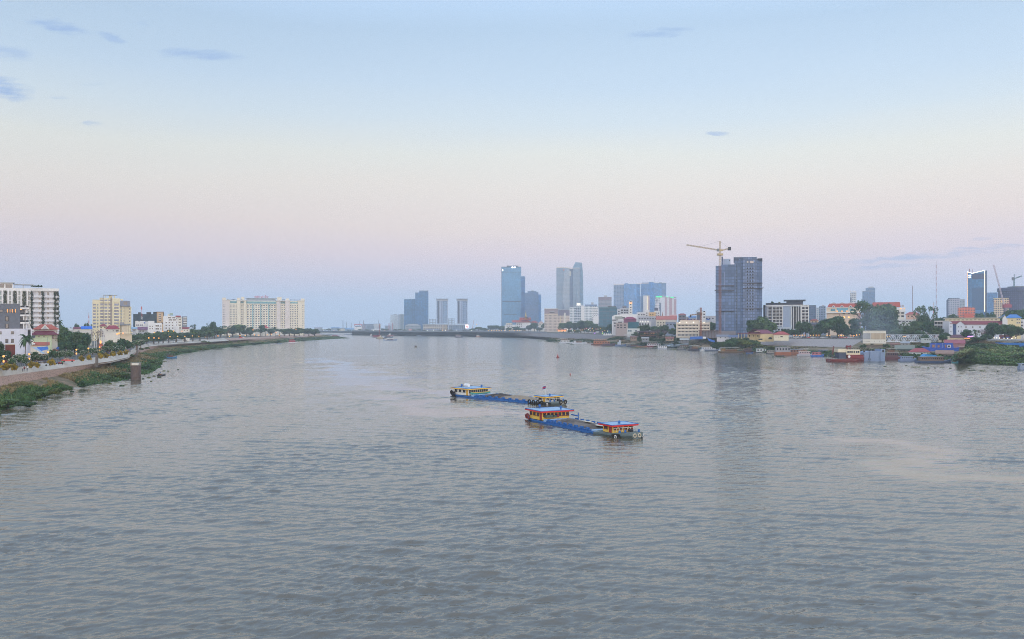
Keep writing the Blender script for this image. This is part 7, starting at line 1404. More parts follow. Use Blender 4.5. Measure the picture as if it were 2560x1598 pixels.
# --- promenade lamps, cars and people on the embankment top
for i, (u, v) in enumerate([(1988.5, 838.2), (2003, 838.6), (2009, 838), (2030, 838.6), (2037, 838.2), (2044, 838), (2071, 838.6), (2100, 839.2), (2105.5, 838.8), (2131, 839.8), (2138.5, 839), (2145, 836.8)]): street_lamp(u, v, 735 + (i % 3) * 8, f'twin globe orange lamp on top of the concrete embankment, {ORD[i]} from the cream house', ZR, 'twin lamps on the embankment', 'twin', None, .42)
rnd = random.Random(9); cc = [(206, 206, 210), (150, 156, 166), (60, 64, 74), (190, 60, 60), (214, 214, 214), (90, 110, 150)]
for i, u in enumerate([1990, 1999, 2010, 2022, 2032, 2041, 2056, 2064, 2086, 2104, 2108, 2116, 2125, 2131]): car(u, 748 + (i % 4) * 7, f'car parked on the embankment quay, {ORD[i]} from the cream house', ZR, cc[i % 6] if u != 2116 else (200, 50, 50), rnd.uniform(-.3, .3), 'cars along the embankment')
for i, u in enumerate([1976, 1984, 1997, 2006, 2018, 2026, 2050, 2060, 2076, 2092, 2112, 2140]): person(u, 846, 722 + (i % 3) * 3, f'tiny person on the embankment top, {ORD[i]} from the cream house', ZR, ((60, 64, 90), (206, 206, 206), (150, 60, 60))[i % 3], (40, 44, 60), u * 1.3, ('stand', 'walk')[i % 2], 'people on the embankment')
for i, u in enumerate([2012, 2019, 2031, 2038]): person(u, 866, 640, f'tiny person at the foot of the embankment, {ORD[i]} from the left', 4.6, (50, 54, 74), (40, 44, 60), u * 1.3, ('stand', 'walk')[i % 2], 'people at the embankment foot')
rnd = random.Random(10)
for i, u in enumerate(steps(1424, 1536, 26)): person(u + rnd.uniform(-1, 1), 836, PG(u, np.interp(u, [1395, 1440, 1500, 1540], [834, 835.3, 837, 837.9]), ZR).y + 3, 'tiny person in the crowd along the riverside steps', ZR, ((60, 64, 90), (206, 206, 206), (150, 60, 60), (90, 110, 150))[i % 4], (40, 44, 60), u * 1.3, ('stand', 'walk')[i % 2], 'crowd along the riverside steps')
b = B('tent', 'white canvas tents at the edge of the riverside steps', 'tent', 1509, 1530, 1010, ZR)
for k, u in enumerate((1511, 1516.5, 1522, 1527)): b.poly('canopy', WHITE, [(u - 2.6, 838.6), (u + 2.6, 838.6), (u + 2.4, 836), (u, 833), (u - 2.4, 836)], 0, 3)
# --- gangways
def gangway(label, a, c, w=1.6):
    a, c = Vector(a), Vector(c); t = thing('gangway', label, 'gangway', tuple(a)); d = c - a; s = Vector((d.y, -d.x, 0)).normalized() * w; mb = MB(); mb.poly([s * 0, d, d + s, s]); mb.poly([Vector((0, 0, -.3)), s + Vector((0, 0, -.3)), d + s + Vector((0, 0, -.3)), d + Vector((0, 0, -.3))]); mb.build('deck', paint((150, 166, 186), .6), t)
    for o in (Vector((0, 0, 0)), s):
        mb = MB(); mb.tube([o + Vector((0, 0, 1.4)), d + o + Vector((0, 0, 1.4))], .09, 5)
        for k in range(16): p = d * (k / 15) + o; mb.tube([p, p + Vector((0, 0, 1.4))], .05, 4); (k < 15) and mb.tube([p, d * ((k + 1) / 15) + o + Vector((0, 0, 1.4))], .05, 4)
        mb.build('side_rail', paint((176, 190, 206), .5), t)
gangway('blue grey steel gangway climbing to the restaurant terrace', PG(1590, 854, 3.0), PG(1637, 837.5, ZR), 2.2); gangway('long blue steel gangway climbing beneath the beige building', PG(1655, 867, 1.4), PG(1745, 845, ZR - 1.5), 2.4); gangway('low gangway from the white float house to the bank', PG(1668, 868, 1.0), PG(1720, 862, 3.2), 1.8)
b = B('site_fence', 'blue sheet fence along the construction site by the beige building', 'fence', 1724, 1788, 790, ZR - 1.5); b.poly('sheet', paint((50, 104, 186), .5), [(1725, 842), (1756, 841), (1757, 848), (1725, 849)], 0, .2); b.poly('sheet', paint((60, 116, 196), .5), [(1768, 845), (1776, 848), (1788, 852), (1786, 856), (1772, 853)], -1, -.8); b.boxes('panel', WHITE, [(1757, 1765, 842, 847, .1, .3)]); b.boxes('post', STEEL, [(u, u + .5, 841, None, .2, .4) for u in (1726, 1736, 1746, 1755)])
# --- trees on the right bank
for u, w, v, D, k, lb in [(1614, 40, 811, 1000, 'broad', 'wide dark tree right of the teal netted building'), (1638, 34, 813, 980, 'broad', 'dark tree behind the orange lamp string restaurant'), (1662, 34, 812, 960, 'broad', 'dark tree left of the beige riverside building'), (1680, 26, 817, 930, 'dome', 'round dark tree touching the beige riverside building'), (1590, 26, 829, 930, 'dome', 'low dark tree before the low white riverside house'), (1600, 26, 818, 960, 'dome', 'dark tree behind the low white riverside house'), (1760, 22, 802, 930, 'dome', 'tree peeping between the beige building and netted tower'),
                          (1778, 26, 804, 900, 'broad', 'dark tree at the left foot of the netted tower'), (1886, 40, 794, 800, 'broad', 'big round tree at the right foot of the netted tower, left crown'), (1903, 42, 789, 795, 'broad', 'tallest round tree at the right foot of the netted tower'), (1922, 38, 802, 790, 'broad', 'round tree right of the tallest one by the netted tower'), (1946, 26, 824, 800, 'dome', 'small tree behind the square cream house'), (2000, 36, 803, 790, 'broad', 'round tree in front of the grid hotel, nearer the netted tower'), (2014, 34, 800, 780, 'broad', 'round tree at the right corner of the grid hotel'), (1986, 22, 818, 780, 'dome', 'low tree at the foot of the grid hotel'),
                          (2050, 40, 806, 800, 'broad', 'dark tree left of the wide crown before the shopping centre'), (2072, 50, 791, 800, 'broad', 'wide tree before the left part of the shopping centre'), (2094, 54, 785, 820, 'broad', 'widest high crown before the shopping centre'), (2112, 40, 802, 790, 'dome', 'dome tree below the shopping centre lit windows'), (2136, 34, 793, 830, 'broad', 'narrow tree before the shopping centre pilaster'), (2128, 40, 818, 770, 'dome', 'low dome tree on the quay left of the intake building'), (2036, 30, 818, 770, 'dome', 'low tree on the quay right of the grid hotel'), (2150, 34, 815, 780, 'dome', 'low tree behind the left end of the intake building'),
                          (2160, 66, 737, 850, 'open', 'great spreading tree with open crown over the shopping centre'), (2174, 48, 752, 830, 'open', 'second open crowned tree beside the great spreading one'), (2180, 60, 778, 810, 'broad', 'dense tree below the great open crown'), (2208, 74, 756, 800, 'broad', 'biggest dense tree in the middle of the right bank'), (2222, 56, 770, 790, 'broad', 'dense tree at the right flank of the biggest tree'), (2196, 54, 793, 780, 'dome', 'low wide tree behind the intake building roof'), (2228, 44, 800, 770, 'dome', 'low tree right of the intake building'),
                          (2256, 40, 802, 760, 'open', 'bare looking open tree right of the biggest tree'), (2268, 36, 818, 740, 'dome', 'rounded tree behind the truss footbridge, left'), (2294, 34, 761, 900, 'open', 'open tree top before the shorter slim mast'), (2320, 40, 758, 850, 'open', 'tall open tree with pale trunk left of the very tall mast'), (2308, 46, 785, 800, 'broad', 'dense tree below the tall open one'), (2290, 40, 800, 760, 'broad', 'dark tree behind the middle of the truss footbridge'), (2324, 44, 800, 740, 'broad', 'dark tree behind the right end of the truss footbridge'), (2300, 30, 822, 700, 'dome', 'pale round tree over the truss footbridge'), (2344, 30, 790, 830, 'broad', 'tree left of the wide dark dome'),
                          (2372, 64, 778, 900, 'dome', 'wide dark dome tree before the pale blue block'), (2394, 34, 790, 860, 'dome', 'small dark dome right of the wide one'), (2452, 44, 774, 900, 'dome', 'dark dome tree under the lit edge glass tower'), (2478, 44, 772, 910, 'dome', 'dark dome tree right of the lit edge glass tower'), (2500, 30, 785, 880, 'dome', 'low dark tree before the cream lit block'), (2540, 60, 767, 850, 'broad', 'large dark tree before the dark curved shell'), (2564, 50, 765, 840, 'broad', 'large dark tree cut by the right picture edge'),
                          (2312, 26, 834, 645, 'dome', 'bright small tree on the truss footbridge end'), (2362, 30, 828, 690, 'dome', 'bush like tree before the grey wing'), (2418, 30, 822, 660, 'broad', 'dark tree before the right part of the long white building'), (2440, 30, 822, 660, 'open', 'thin tree before the long white building'), (2456, 30, 822, 650, 'bare', 'reddish bare tree right of the lit restaurant'), (2484, 46, 804, 660, 'broad', 'big dark tree right of the long white building'), (2512, 48, 806, 650, 'broad', 'big dark tree below the blue hipped roof'), (2540, 44, 812, 640, 'broad', 'big dark tree at the right edge behind the lamps'), (2466, 28, 832, 640, 'dome', 'low tree behind the pale low wall')]:
    tree(k, u, v, D, w, lb, ZR - 1 if D < 700 else ZR, 'trees on the right bank')
for u, w, v, lb in [(1645, 34, 822, 'red flowering tree above the steel gangway'), (1626, 26, 826, 'reddish tree left of the red flowering one'), (1662, 26, 826, 'grey pink tree right of the red flowering one')]: tree('bare', u, v, 880, w, lb, ZR, 'reddish trees above the gangway')
# --- bank growth
for a, c, sd in ((0, cuts[1], 34), (cuts[2], cuts[3], 35)): scrub('riverbank_scrub', (RF[a:c + 1], RT[a:c + 1]), 4500, 1.0, 2.0, [leafy((54, 82, 50), (98, 126, 70), .2), leafy((116, 108, 82), (160, 146, 114), .2)], sd, 1.5, .05, .98, .2)
scrub('riverbank_scrub', ([p for p in RW if p.y < 1500], [RF[k] for k in range(NB) if RW[k].y < 1500]), 9000, 1.0, 2.2, [leafy((40, 66, 44), (84, 112, 60), .2), leafy((104, 98, 72), (150, 136, 104), .2)], 15, 1.6, .03, .95, .35)
g3 = lambda rows, z: resample([PG(u, v, z) for u, v in rows], 60)
pa, pb, pc = g3([(2392, 904), (2420, 909.5), (2500, 913), (2600, 919)], -.2), g3([(2396, 897), (2430, 893), (2500, 893), (2600, 897)], 2.6), g3([(2400, 886), (2440, 872), (2500, 869), (2600, 871)], 6.5)
setting(loft('bank_scrub_ground', [pa, pb, pc], M_EARTH, 4, .4, seed=31))
GR = [leafy((80, 112, 66), (130, 160, 96), .2), leafy((100, 114, 74), (150, 154, 104), .2)]
scrub('riverbank_scrub', (pa, pb), 5000, 1.0, 2.0, GR, 32, 1.9, .0, 1, -.6); scrub('riverbank_scrub', (pb, pc), 5000, 1.2, 2.4, GR, 33, 2.4, .0, 1, -.4)
for i, (u, v, w, hp) in enumerate([(2426, 880, 40, 20), (2448, 876, 50, 20), (2474, 874, 54, 18), (2500, 872, 50, 16), (2528, 872, 50, 16), (2552, 874, 54, 18), (2440, 890, 46, 14), (2480, 886, 50, 15), (2520, 888, 50, 16), (2550, 896, 44, 16), (2410, 896, 30, 14), (2460, 902, 46, 12), (2500, 905, 50, 12), (2536, 908, 46, 12)]):
    z = 5.5 if v < 882 else 3 if v < 898 else .5
    tree('bush', u, v - hp, DG(v, z), w, f'green shrub on the overgrown right point, {ORD[i]} of its scattered growth', z, 'shrubs on the right point', 'bush', None, (0, 3, 0)[i % 3])
for i, (u, v, w, hp, z) in enumerate([(1808, 868, 40, 18, 5), (1832, 866, 44, 22, 6), (1856, 866, 44, 22, 6), (1880, 864, 40, 18, 6.5), (1786, 870, 34, 14, 4), (1896, 868, 26, 12, 5), (1838, 858, 40, 16, 8), (1864, 857, 36, 14, 8), (1930, 873, 40, 9, 3.5), (1950, 873, 40, 8, 3.5), (1372, 854, 24, 5, .3), (1384, 853, 20, 6, .3), (1560, 852, 26, 8, 4), (1690, 862, 30, 8, 3), (1600, 856, 24, 6, 3), (2130, 870, 30, 8, 3.5), (2100, 872, 30, 6, 3), (2228, 868, 24, 8, 5), (2260, 866, 26, 8, 5), (2290, 866, 26, 8, 5), (2320, 870, 24, 10, 4), (2440, 856, 34, 12, 7), (2466, 856, 26, 12, 7)]):
    D = DG(v, z); tree('bush', u, v - hp, D, w, f'green bush on the right river bank slope, {ORD[i]} in a scattered row below the quay', z, 'bushes on the right bank slope', 'bush', None, (0, 3, 2)[i % 3])
# --- smoke drifting over the quay
def build_smoke():
    m = bpy.data.materials.new('smoke'); m.use_nodes = True; t = NT(m.node_tree); t.n.clear(); out = t.new('ShaderNodeOutputMaterial'); v = t.new('ShaderNodeVolumePrincipled')
    v.inputs['Color'].default_value = (.62, .76, .95, 1); v.inputs['Density'].default_value = .006; t.l.new(v.outputs[0], out.inputs['Volume'])
    D = 690; bm = bmesh.new(); bmesh.ops.create_icosphere(bm, subdivisions=4, radius=1.0); rnd = random.Random(4); from mathutils import noise as mn
    for q in bm.verts:
        p = q.co.copy(); k = 1 + .45 * mn.noise(p * 1.5) + .2 * mn.noise(p * 3.3); up = max(0, p.z)
        q.co = Vector((p.x * 20 * k * (1 - .35 * up) + up * 3, p.y * 16 * k, p.z * 16 * k * (1 + .35 * up)))
    me = bpy.data.meshes.new('smoke'); bm.to_mesh(me); bm.free(); me.materials.append(m); o = link('smoke', me, None, (PX(2196, D), D, 22)); o['kind'] = 'stuff'; o['label'] = 'thin blue smoke drifting over the quay behind the intake building'
build_smoke()
# --- boats along the right bank
O = river_boat
O('cruise_boat', 'white open sided cruise boat, leftmost of the moored row', 1398, 1432, 859, 4, 'double', (190, 196, 204), (206, 206, 206), (214, 214, 214), H=2.6, dk=1.5); O('cruise_boat', 'white hulled cruise boat with pale grey canopy, next to the leftmost', 1431, 1464, 860.5, 3, 'canopy', (196, 200, 208), (176, 186, 196), (200, 204, 210), H=2.8, dk=2.0); O('cruise_boat', 'small white boat left of the orange lit party boat', 1462, 1482, 861.5, 3, 'canopy', (190, 190, 194), (206, 206, 204), (200, 200, 200), H=2.0, dk=1.2); O('party_boat', 'wooden party boat with strings of orange lights', 1478, 1540, 863, 3, 'double', (110, 66, 56), (190, 130, 90), (190, 120, 80), H=2.5, dk=1.5, lights=L_ORANGE); O('river_boat', 'dark hulled boat lying before the orange lit party boat', 1502, 1542, 865.5, 3, 'cabin', (84, 70, 84), (96, 86, 100), (90, 80, 96), H=1.6, dk=1.1)
O('ferry_boat', 'blue white ferry pontoon with red lamps on its tower', 1538, 1566, 866, 3, 'tug', (96, 116, 150), (160, 90, 100), (190, 196, 206), H=2.8, dk=1.8); O('work_barge', 'grey work barge with low cabin right of the ferry pontoon', 1566, 1606, 867, 3, 'canopy', (84, 90, 110), (120, 130, 150), (110, 116, 134), H=1.8, dk=1.0); O('sampan', 'long thin orange striped boat before the red and white one', 1590, 1618, 868, 3, 'open', (150, 110, 80), (90, 80, 80), dk=.7); O('passenger_boat', 'red and white two deck boat at the steel gangway', 1613, 1664, 867.5, 3, 'double', (130, 60, 74), (176, 190, 206), (206, 200, 206), H=2.1, dk=1.2); O('float_house', 'white float house with four dark openings at the gangway foot', 1644, 1668, 872.5, 3, 'pontoon', (120, 130, 146), (190, 196, 204), (206, 210, 216), H=2.4, dk=.5, nwin=4)
O('river_boat', 'flat grey boat with white roof behind the party boats', 1604, 1634, 861, 3, 'canopy', (96, 100, 116), (206, 200, 190), (140, 146, 160), H=1.6, dk=.8); O('river_boat', 'dark canopied boat, left of the long white ones', 1721, 1755, 877, 4, 'canopy', (66, 66, 80), (186, 186, 186), (84, 84, 96), H=3.0, dk=1.4); O('cruise_boat', 'long white boat with pale awnings right of the dark canopied boat', 1750, 1803, 878, 4, 'cabin', (86, 96, 116), (206, 204, 200), (190, 194, 202), H=2.0, dk=1.4); O('river_boat', 'low white skiff before the long white boat', 1750, 1762, 878.6, 4, 'cabin', (190, 196, 200), (206, 210, 212), (206, 206, 206), H=.9, dk=.6, nwin=2)
O('river_boat', 'brown and white boat with long slanting canopy', 1797, 1862, 881.5, 4, 'canopy', (110, 90, 70), (206, 200, 190), (150, 116, 70), H=2.8, dk=1.0); O('river_boat', 'white bow boat at the left end of the slanting canopy', 1797, 1818, 879.5, 4, 'canopy', (200, 204, 206), (206, 206, 204), (190, 196, 200), H=2.0, dk=1.2); O('river_boat', 'dark brown hut boat left of the small white float house', 1858, 1888, 880.5, 4, 'cabin', (84, 60, 58), (96, 84, 84), (100, 76, 72), H=2.2, dk=.8); O('float_house', 'small white float house with three pale shutters', 1890, 1916, 881.5, 5, 'pontoon', (70, 74, 84), (176, 184, 190), (196, 202, 204), H=2.6, dk=.5, nwin=3)
O('house_boat', 'orange brown wooden house boat with blue grey roof', 1938, 1978, 888.5, 5, 'pontoon', (150, 92, 66), (120, 146, 176), (150, 150, 156), H=3.6, dk=2.4, nwin=5); O('house_boat', 'brown low house boat joined right of the orange brown one', 1974, 2006, 888, 5, 'pontoon', (130, 84, 66), (130, 156, 180), (140, 100, 84), H=2.4, dk=1.6, nwin=4); O('passenger_boat', 'white boat with red rails and raised white canopy', 1994, 2036, 890.5, 5, 'double', (170, 170, 176), (214, 214, 210), (190, 170, 174), H=2.0, dk=1.3); O('river_boat', 'bright blue and pink boat right of the white railed boat', 2028, 2062, 892, 5, 'cabin', (60, 100, 170), (120, 150, 180), (176, 110, 120), H=2.0, dk=1.2); O('river_boat', 'blue boat half hidden behind the rusty dredger', 2044, 2078, 887, 5, 'cabin', (70, 104, 160), (110, 130, 150), (110, 126, 150), H=2.2, dk=1.4)
# rusty dredger
t = river_boat('dredger', 'rusty red dredger with cream deckhouse and steel gantry', 2075, 2168, 905, 4, 'none', (112, 50, 50), (0, 0, 0), dk=1.6, beam=8); L = 93 * t.location.y / F; m = t.location.y / F; CRM = paint((214, 204, 178))
xx = lambda u: (u - 2121.5) * m
MB().box(xx(2117), xx(2152), -3, 3, 4.2, 7.2).build('deckhouse', CRM, t); MB().box(xx(2096), xx(2118), -2.6, 2.6, 5.6, 7.6).build('bridge_house', CRM, t); MB().box(xx(2119), xx(2160), -3.4, 3.4, 1.9, 4.2).build('engine_house', paint((120, 40, 44), .7), t); MB().box(xx(2098), xx(2116), -2.6, 2.6, 1.9, 5.5).build('machinery', paint((62, 70, 92), .6), t)
mb = MB()
for u in (2123, 2132): mb.box(xx(u), xx(u + 1.6), -.6, .6, 7.2, PZ(863.5, t.location.y))
mb.box(xx(2122), xx(2134.4), -.7, .7, PZ(868, t.location.y), PZ(864.5, t.location.y)); mb.build('gantry', paint((116, 44, 50), .7), t); lattice(MB(), (xx(2086), 0, 2), (xx(2090), 0, 9.2), .3, 6, .08).build('spud_mast', paint((130, 60, 64), .7), t); MB().tube([(xx(2090), -1, 2.2), (xx(2079), -1, 5.6), (xx(2076), -1, 3)], .35, 6).tube([(xx(2095), -2, 2.3), (xx(2080), -2, 3.4)], .25, 6).build('suction_pipe', paint((70, 84, 84), .6), t)
me = win_mesh(1.1, 1.3, G_DARK, CRM, .08, .06)
for u in (2121, 2126, 2131, 2137, 2143, 2148): link('window', me, t, (xx(u), -3, 5.2))
mb = MB(); 
for u in steps(2118, 2152, 9): mb.tube([(xx(u), -3, 7.2), (xx(u), -3, 8.2)], .05, 4)
mb.tube([(xx(2118), -3, 8.2), (xx(2152), -3, 8.2)], .05, 4); mb.build('deck_rail', paint((196, 190, 180)), t); MB().tube([(xx(2123), -3.45, 3.1), (xx(2123), -3.2, 3.1)], .8, 12).build('life_ring', WHITE, t)
D = DG(903.5); b = B('steel_pontoon', 'huge grey blue steel pontoon standing beside the rusty dredger', 'pontoon', 2160, 2213, D, -.4, 0, None, False); GB = paint((122, 142, 172), .5, .16); b.poly('shell', GB, [(2161, 904.5), (2212, 904.5), (2213, 873), (2203, 873), (2203, 878), (2172, 878), (2161, 882)], 0, 9); b.boxes('rib', paint((106, 126, 156), .5), [(2173, 2174.4, 879, 903, -.35, 0), (2199.5, 2201, 879, 903, -.35, 0)]); b.boxes('deck_gear', DARK, [(2205.5, 2210, 874.6, 880.6, -.15, 0), (2163, 2166, 877, 882, 2, 3), (2178, 2180, 875, 878, 2, 4), (2188, 2192, 875.5, 878, 3, 5)]); b.boxes('hatch', paint((92, 106, 132), .5), [(2170, 2177, 896, 901, -.25, 0)])
O('river_boat', 'dark red boat with stacked white awnings right of the steel pontoon', 2213, 2256, 900, 4, 'double', (92, 50, 58), (206, 208, 206), (96, 70, 74), H=2.8, dk=1.9); O('patrol_boat', 'blue grey cabin boat with porthole windows', 2248, 2294, 904, 4, 'cabin', (120, 136, 166), (150, 164, 190), (140, 154, 182), H=1.6, dk=1.3, nwin=6); O('house_boat', 'long wooden house boat with turquoise tarpaulin', 2293, 2384, 907.5, 3, 'cabin', (64, 80, 112), (140, 130, 120), (130, 110, 96), H=2.2, dk=1.2, nwin=12)
b = B('tarpaulin_roof', 'turquoise tarpaulin stretched over the long wooden house boat', 'tarpaulin', 2305, 2338, DG(905) + 2, 3.4, 0, None, False); b.poly('sheet', paint((50, 140, 200), .5), [(2304, 893), (2340, 893), (2336, 887.4), (2312, 885.6)], -2, 3)
O('steel_lighter', 'grey steel lighter at the right picture edge below the shrubs', 2549, 2600, 924, 3, 'pontoon', (130, 146, 170), (150, 164, 184), (140, 156, 178), H=1.2, dk=1.6, nwin=3)
for q in [('sampan', 'small green canopied sampan under the steel gangway', 1578, 1596, 866.4, 3, 'canopy', (70, 96, 84), (110, 140, 120), (120, 110, 96)), ('house_boat', 'brown float house with rusty roof behind the red and white boat', 1628, 1652, 863.5, 3, 'pontoon', (84, 70, 64), (136, 84, 70), (120, 100, 88)), ('sampan', 'grey covered sampan left of the dark canopied boat', 1692, 1716, 875, 4, 'cabin', (84, 88, 96), (150, 152, 150), (120, 120, 120)), ('house_boat', 'rust roofed float house at the foot of the low gangway', 1700, 1722, 870.5, 4, 'pontoon', (70, 66, 66), (140, 82, 66), (130, 118, 106)),
          ('river_boat', 'pale awning boat behind the long white boat', 1772, 1800, 872, 4, 'canopy', (96, 90, 90), (190, 186, 176), (120, 110, 106)), ('sampan', 'blue sampan before the brown hut boat', 1866, 1884, 884, 4, 'open', (60, 96, 150), (90, 80, 70)), ('house_boat', 'grey float house between white float house and orange brown house boat', 1917, 1938, 884.5, 5, 'pontoon', (80, 84, 90), (120, 128, 136), (150, 146, 140)), ('sampan', 'dark sampan under the bow of the orange brown house boat', 1940, 1962, 891.5, 5, 'open', (60, 52, 50), (80, 70, 60)),
          ('river_boat', 'green roofed boat behind the white railed boat', 2004, 2034, 882.5, 5, 'canopy', (80, 84, 86), (96, 130, 110), (130, 120, 110)), ('house_boat', 'brown house boat with white awning beside the dark red boat', 2232, 2262, 893.5, 4, 'pontoon', (80, 60, 56), (190, 188, 180), (120, 92, 80)), ('sampan', 'turquoise sampan at the stern of the long wooden house boat', 2382, 2398, 908, 4, 'open', (70, 140, 150), (90, 80, 70))]: river_boat(*q, nwin=4) if len(q) > 9 else river_boat(*q)
for u0, u1, v, D, z, c, rc, lb in [(1576, 1592, 843, 880, 7, (140, 120, 104), (120, 86, 76), 'brown plank hut beside the grey columned pavilion'), (1604, 1622, 846, 850, 6, (120, 124, 130), (150, 150, 150), 'grey hut with pale tin roof below the restaurant terrace'), (1664, 1684, 846, 830, 7.5, (150, 130, 110), (132, 78, 66), 'hut with rusty roof left of the beige riverside building foot'), (1700, 1722, 850, 800, 6, (110, 112, 116), (170, 170, 166), 'hut with white tin roof below the beige riverside building'), (1792, 1822, 842, 760, 8, (190, 190, 196), (120, 124, 136), 'white workers hut at the foot of the netted tower'), (1822, 1846, 842.5, 755, 8, (150, 160, 180), (96, 110, 140), 'blue grey workers hut left of the yellow villa'),
                                     (2226, 2248, 861, 610, 6.5, (120, 110, 100), (130, 90, 76), 'stilted brown hut below the truss footbridge'), (2252, 2274, 858, 620, 7, (150, 150, 150), (150, 156, 160), 'grey tin hut below the truss footbridge'), (2398, 2412, 868, 560, 5, (130, 110, 96), (150, 110, 90), 'small brown hut at the stern of the beached blue boat'), (2440, 2466, 852, 640, 8, (190, 180, 170), (128, 62, 62), 'small maroon roofed house right of the lit restaurant')]:
    block(lb, u0, u1, v, D, c, 'gable', 0, ([u0 * .7 + u1 * .3, u0 * .3 + u1 * .7], [v + 2.6], 2.4, 2.2), 'hut', 6, rc, zb=z)
for u, w, v, D, lb in [(1700, 40, 806, 980, 'dark tree behind the roof of the beige riverside building'), (1604, 34, 833, 905, 'dark bushy tree between the pavilion and the restaurant'), (1648, 30, 830, 890, 'dark bushy tree right of the restaurant lamps'), (2246, 46, 820, 730, 'dark low tree right of the intake building behind the truss'), (2276, 46, 812, 735, 'dark tree above the middle of the truss footbridge'), (2336, 40, 815, 720, 'dark tree left of the grey school wing'), (2356, 34, 836, 640, 'dark low tree between the flat house and the maroon roof'), (2446, 40, 842, 610, 'dark shrub tree behind the right point'), (2400, 34, 838, 660, 'dark tree right of the maroon hip roof'), (1966, 30, 822, 800, 'tree between the square cream house and the grid hotel')]:
    tree('broad', u, v, D, w, lb, ZR - 1.5, 'extra trees along the right bank')
# boat hull and sheds on the bank
b = B('beached_boat', 'big bright blue wooden boat with cabin arches lying on the bank', 'boat', 2298, 2398, 560, 4.2); BB = paint((36, 78, 170), .5); b.poly('hull', BB, [(2304, 866.5), (2316, 879), (2396, 878), (2399, 868), (2380, 870.5), (2330, 870)], 0, 6); b.poly('cabin_wall', BB, [(2324, 870.4), (2385, 870.4), (2382, 857.5), (2326, 857.5)], 1, 5)
b.boxes('cabin_opening', paint((150, 110, 90)), [(2330, 2337, 862, 869, .85, 1), (2344, 2349, 863, 869, .85, 1), (2362, 2366, 862, 869, .85, 1)]); b.boxes('window_frame', WHITE, [(2368, 2377, 862, 869, .8, 1)]); b.boxes('pane', DARK, [(2369.5, 2375.5, 863.6, 867.6, .7, .8)]); b.boxes('pale_rib', paint((130, 150, 190)), [(2324, 2325.6, 858, 870, .8, 1), (2339, 2340.4, 858, 870, .8, 1), (2355, 2356.4, 858, 870, .8, 1)])
for (u0, u1, v, D, c, rc, rf, lb) in [(2272, 2326, 880, 560, (200, 206, 210), (150, 70, 76), 'hip', 'white and blue shed with red hip roof at the waterside'), (2238, 2286, 872, 600, (96, 124, 120), (120, 126, 116), 'gable', 'teal boat shed with sloping grey green roof'), (2340, 2384, 884, 540, (130, 116, 104), (150, 120, 104), 'gable', 'brown plank shed behind the house boat stern')]:
    b = block(lb, u0, u1, v, D, c, rf, 0, ([(u0 * .75 + u1 * .25), (u0 * .4 + u1 * .6)], [v + 5], 3.4, 3.4), 'shed', 9, rc, zb=2.2)
    if 'teal' in lb: b.boxes('open_front', DARK, [(2243, 2282, 874, None, -.1, 0)])
for i, (u, v) in enumerate([(1394.5, 894.5), (1425.5, 938)]):
    D = DG(v); t = thing('river_buoy', ('red conical buoy floating upstream of the barges', 'tiny far dark red float marker right of the two barges')[i], 'buoy', (PX(u, D), D, 0)); k = 1.0 if i == 0 else .4
    MB().lathe([(.9 * k, -.4 * k), (1.1 * k, 0), (1.1 * k, .35 * k), (.5 * k, .5 * k)], 12).build('float', paint((120, 40, 40)), t); MB().lathe([(.5 * k, .5 * k), (.42 * k, 1.3 * k), (.15 * k, 1.7 * k)], 10).build('tower', paint((170, 44, 44)), t); MB().lathe([(.24 * k, 1.75 * k), (.3 * k, 2.0 * k), (.1 * k, 2.3 * k)], 8).build('top_mark', paint((190, 60, 56)), t)
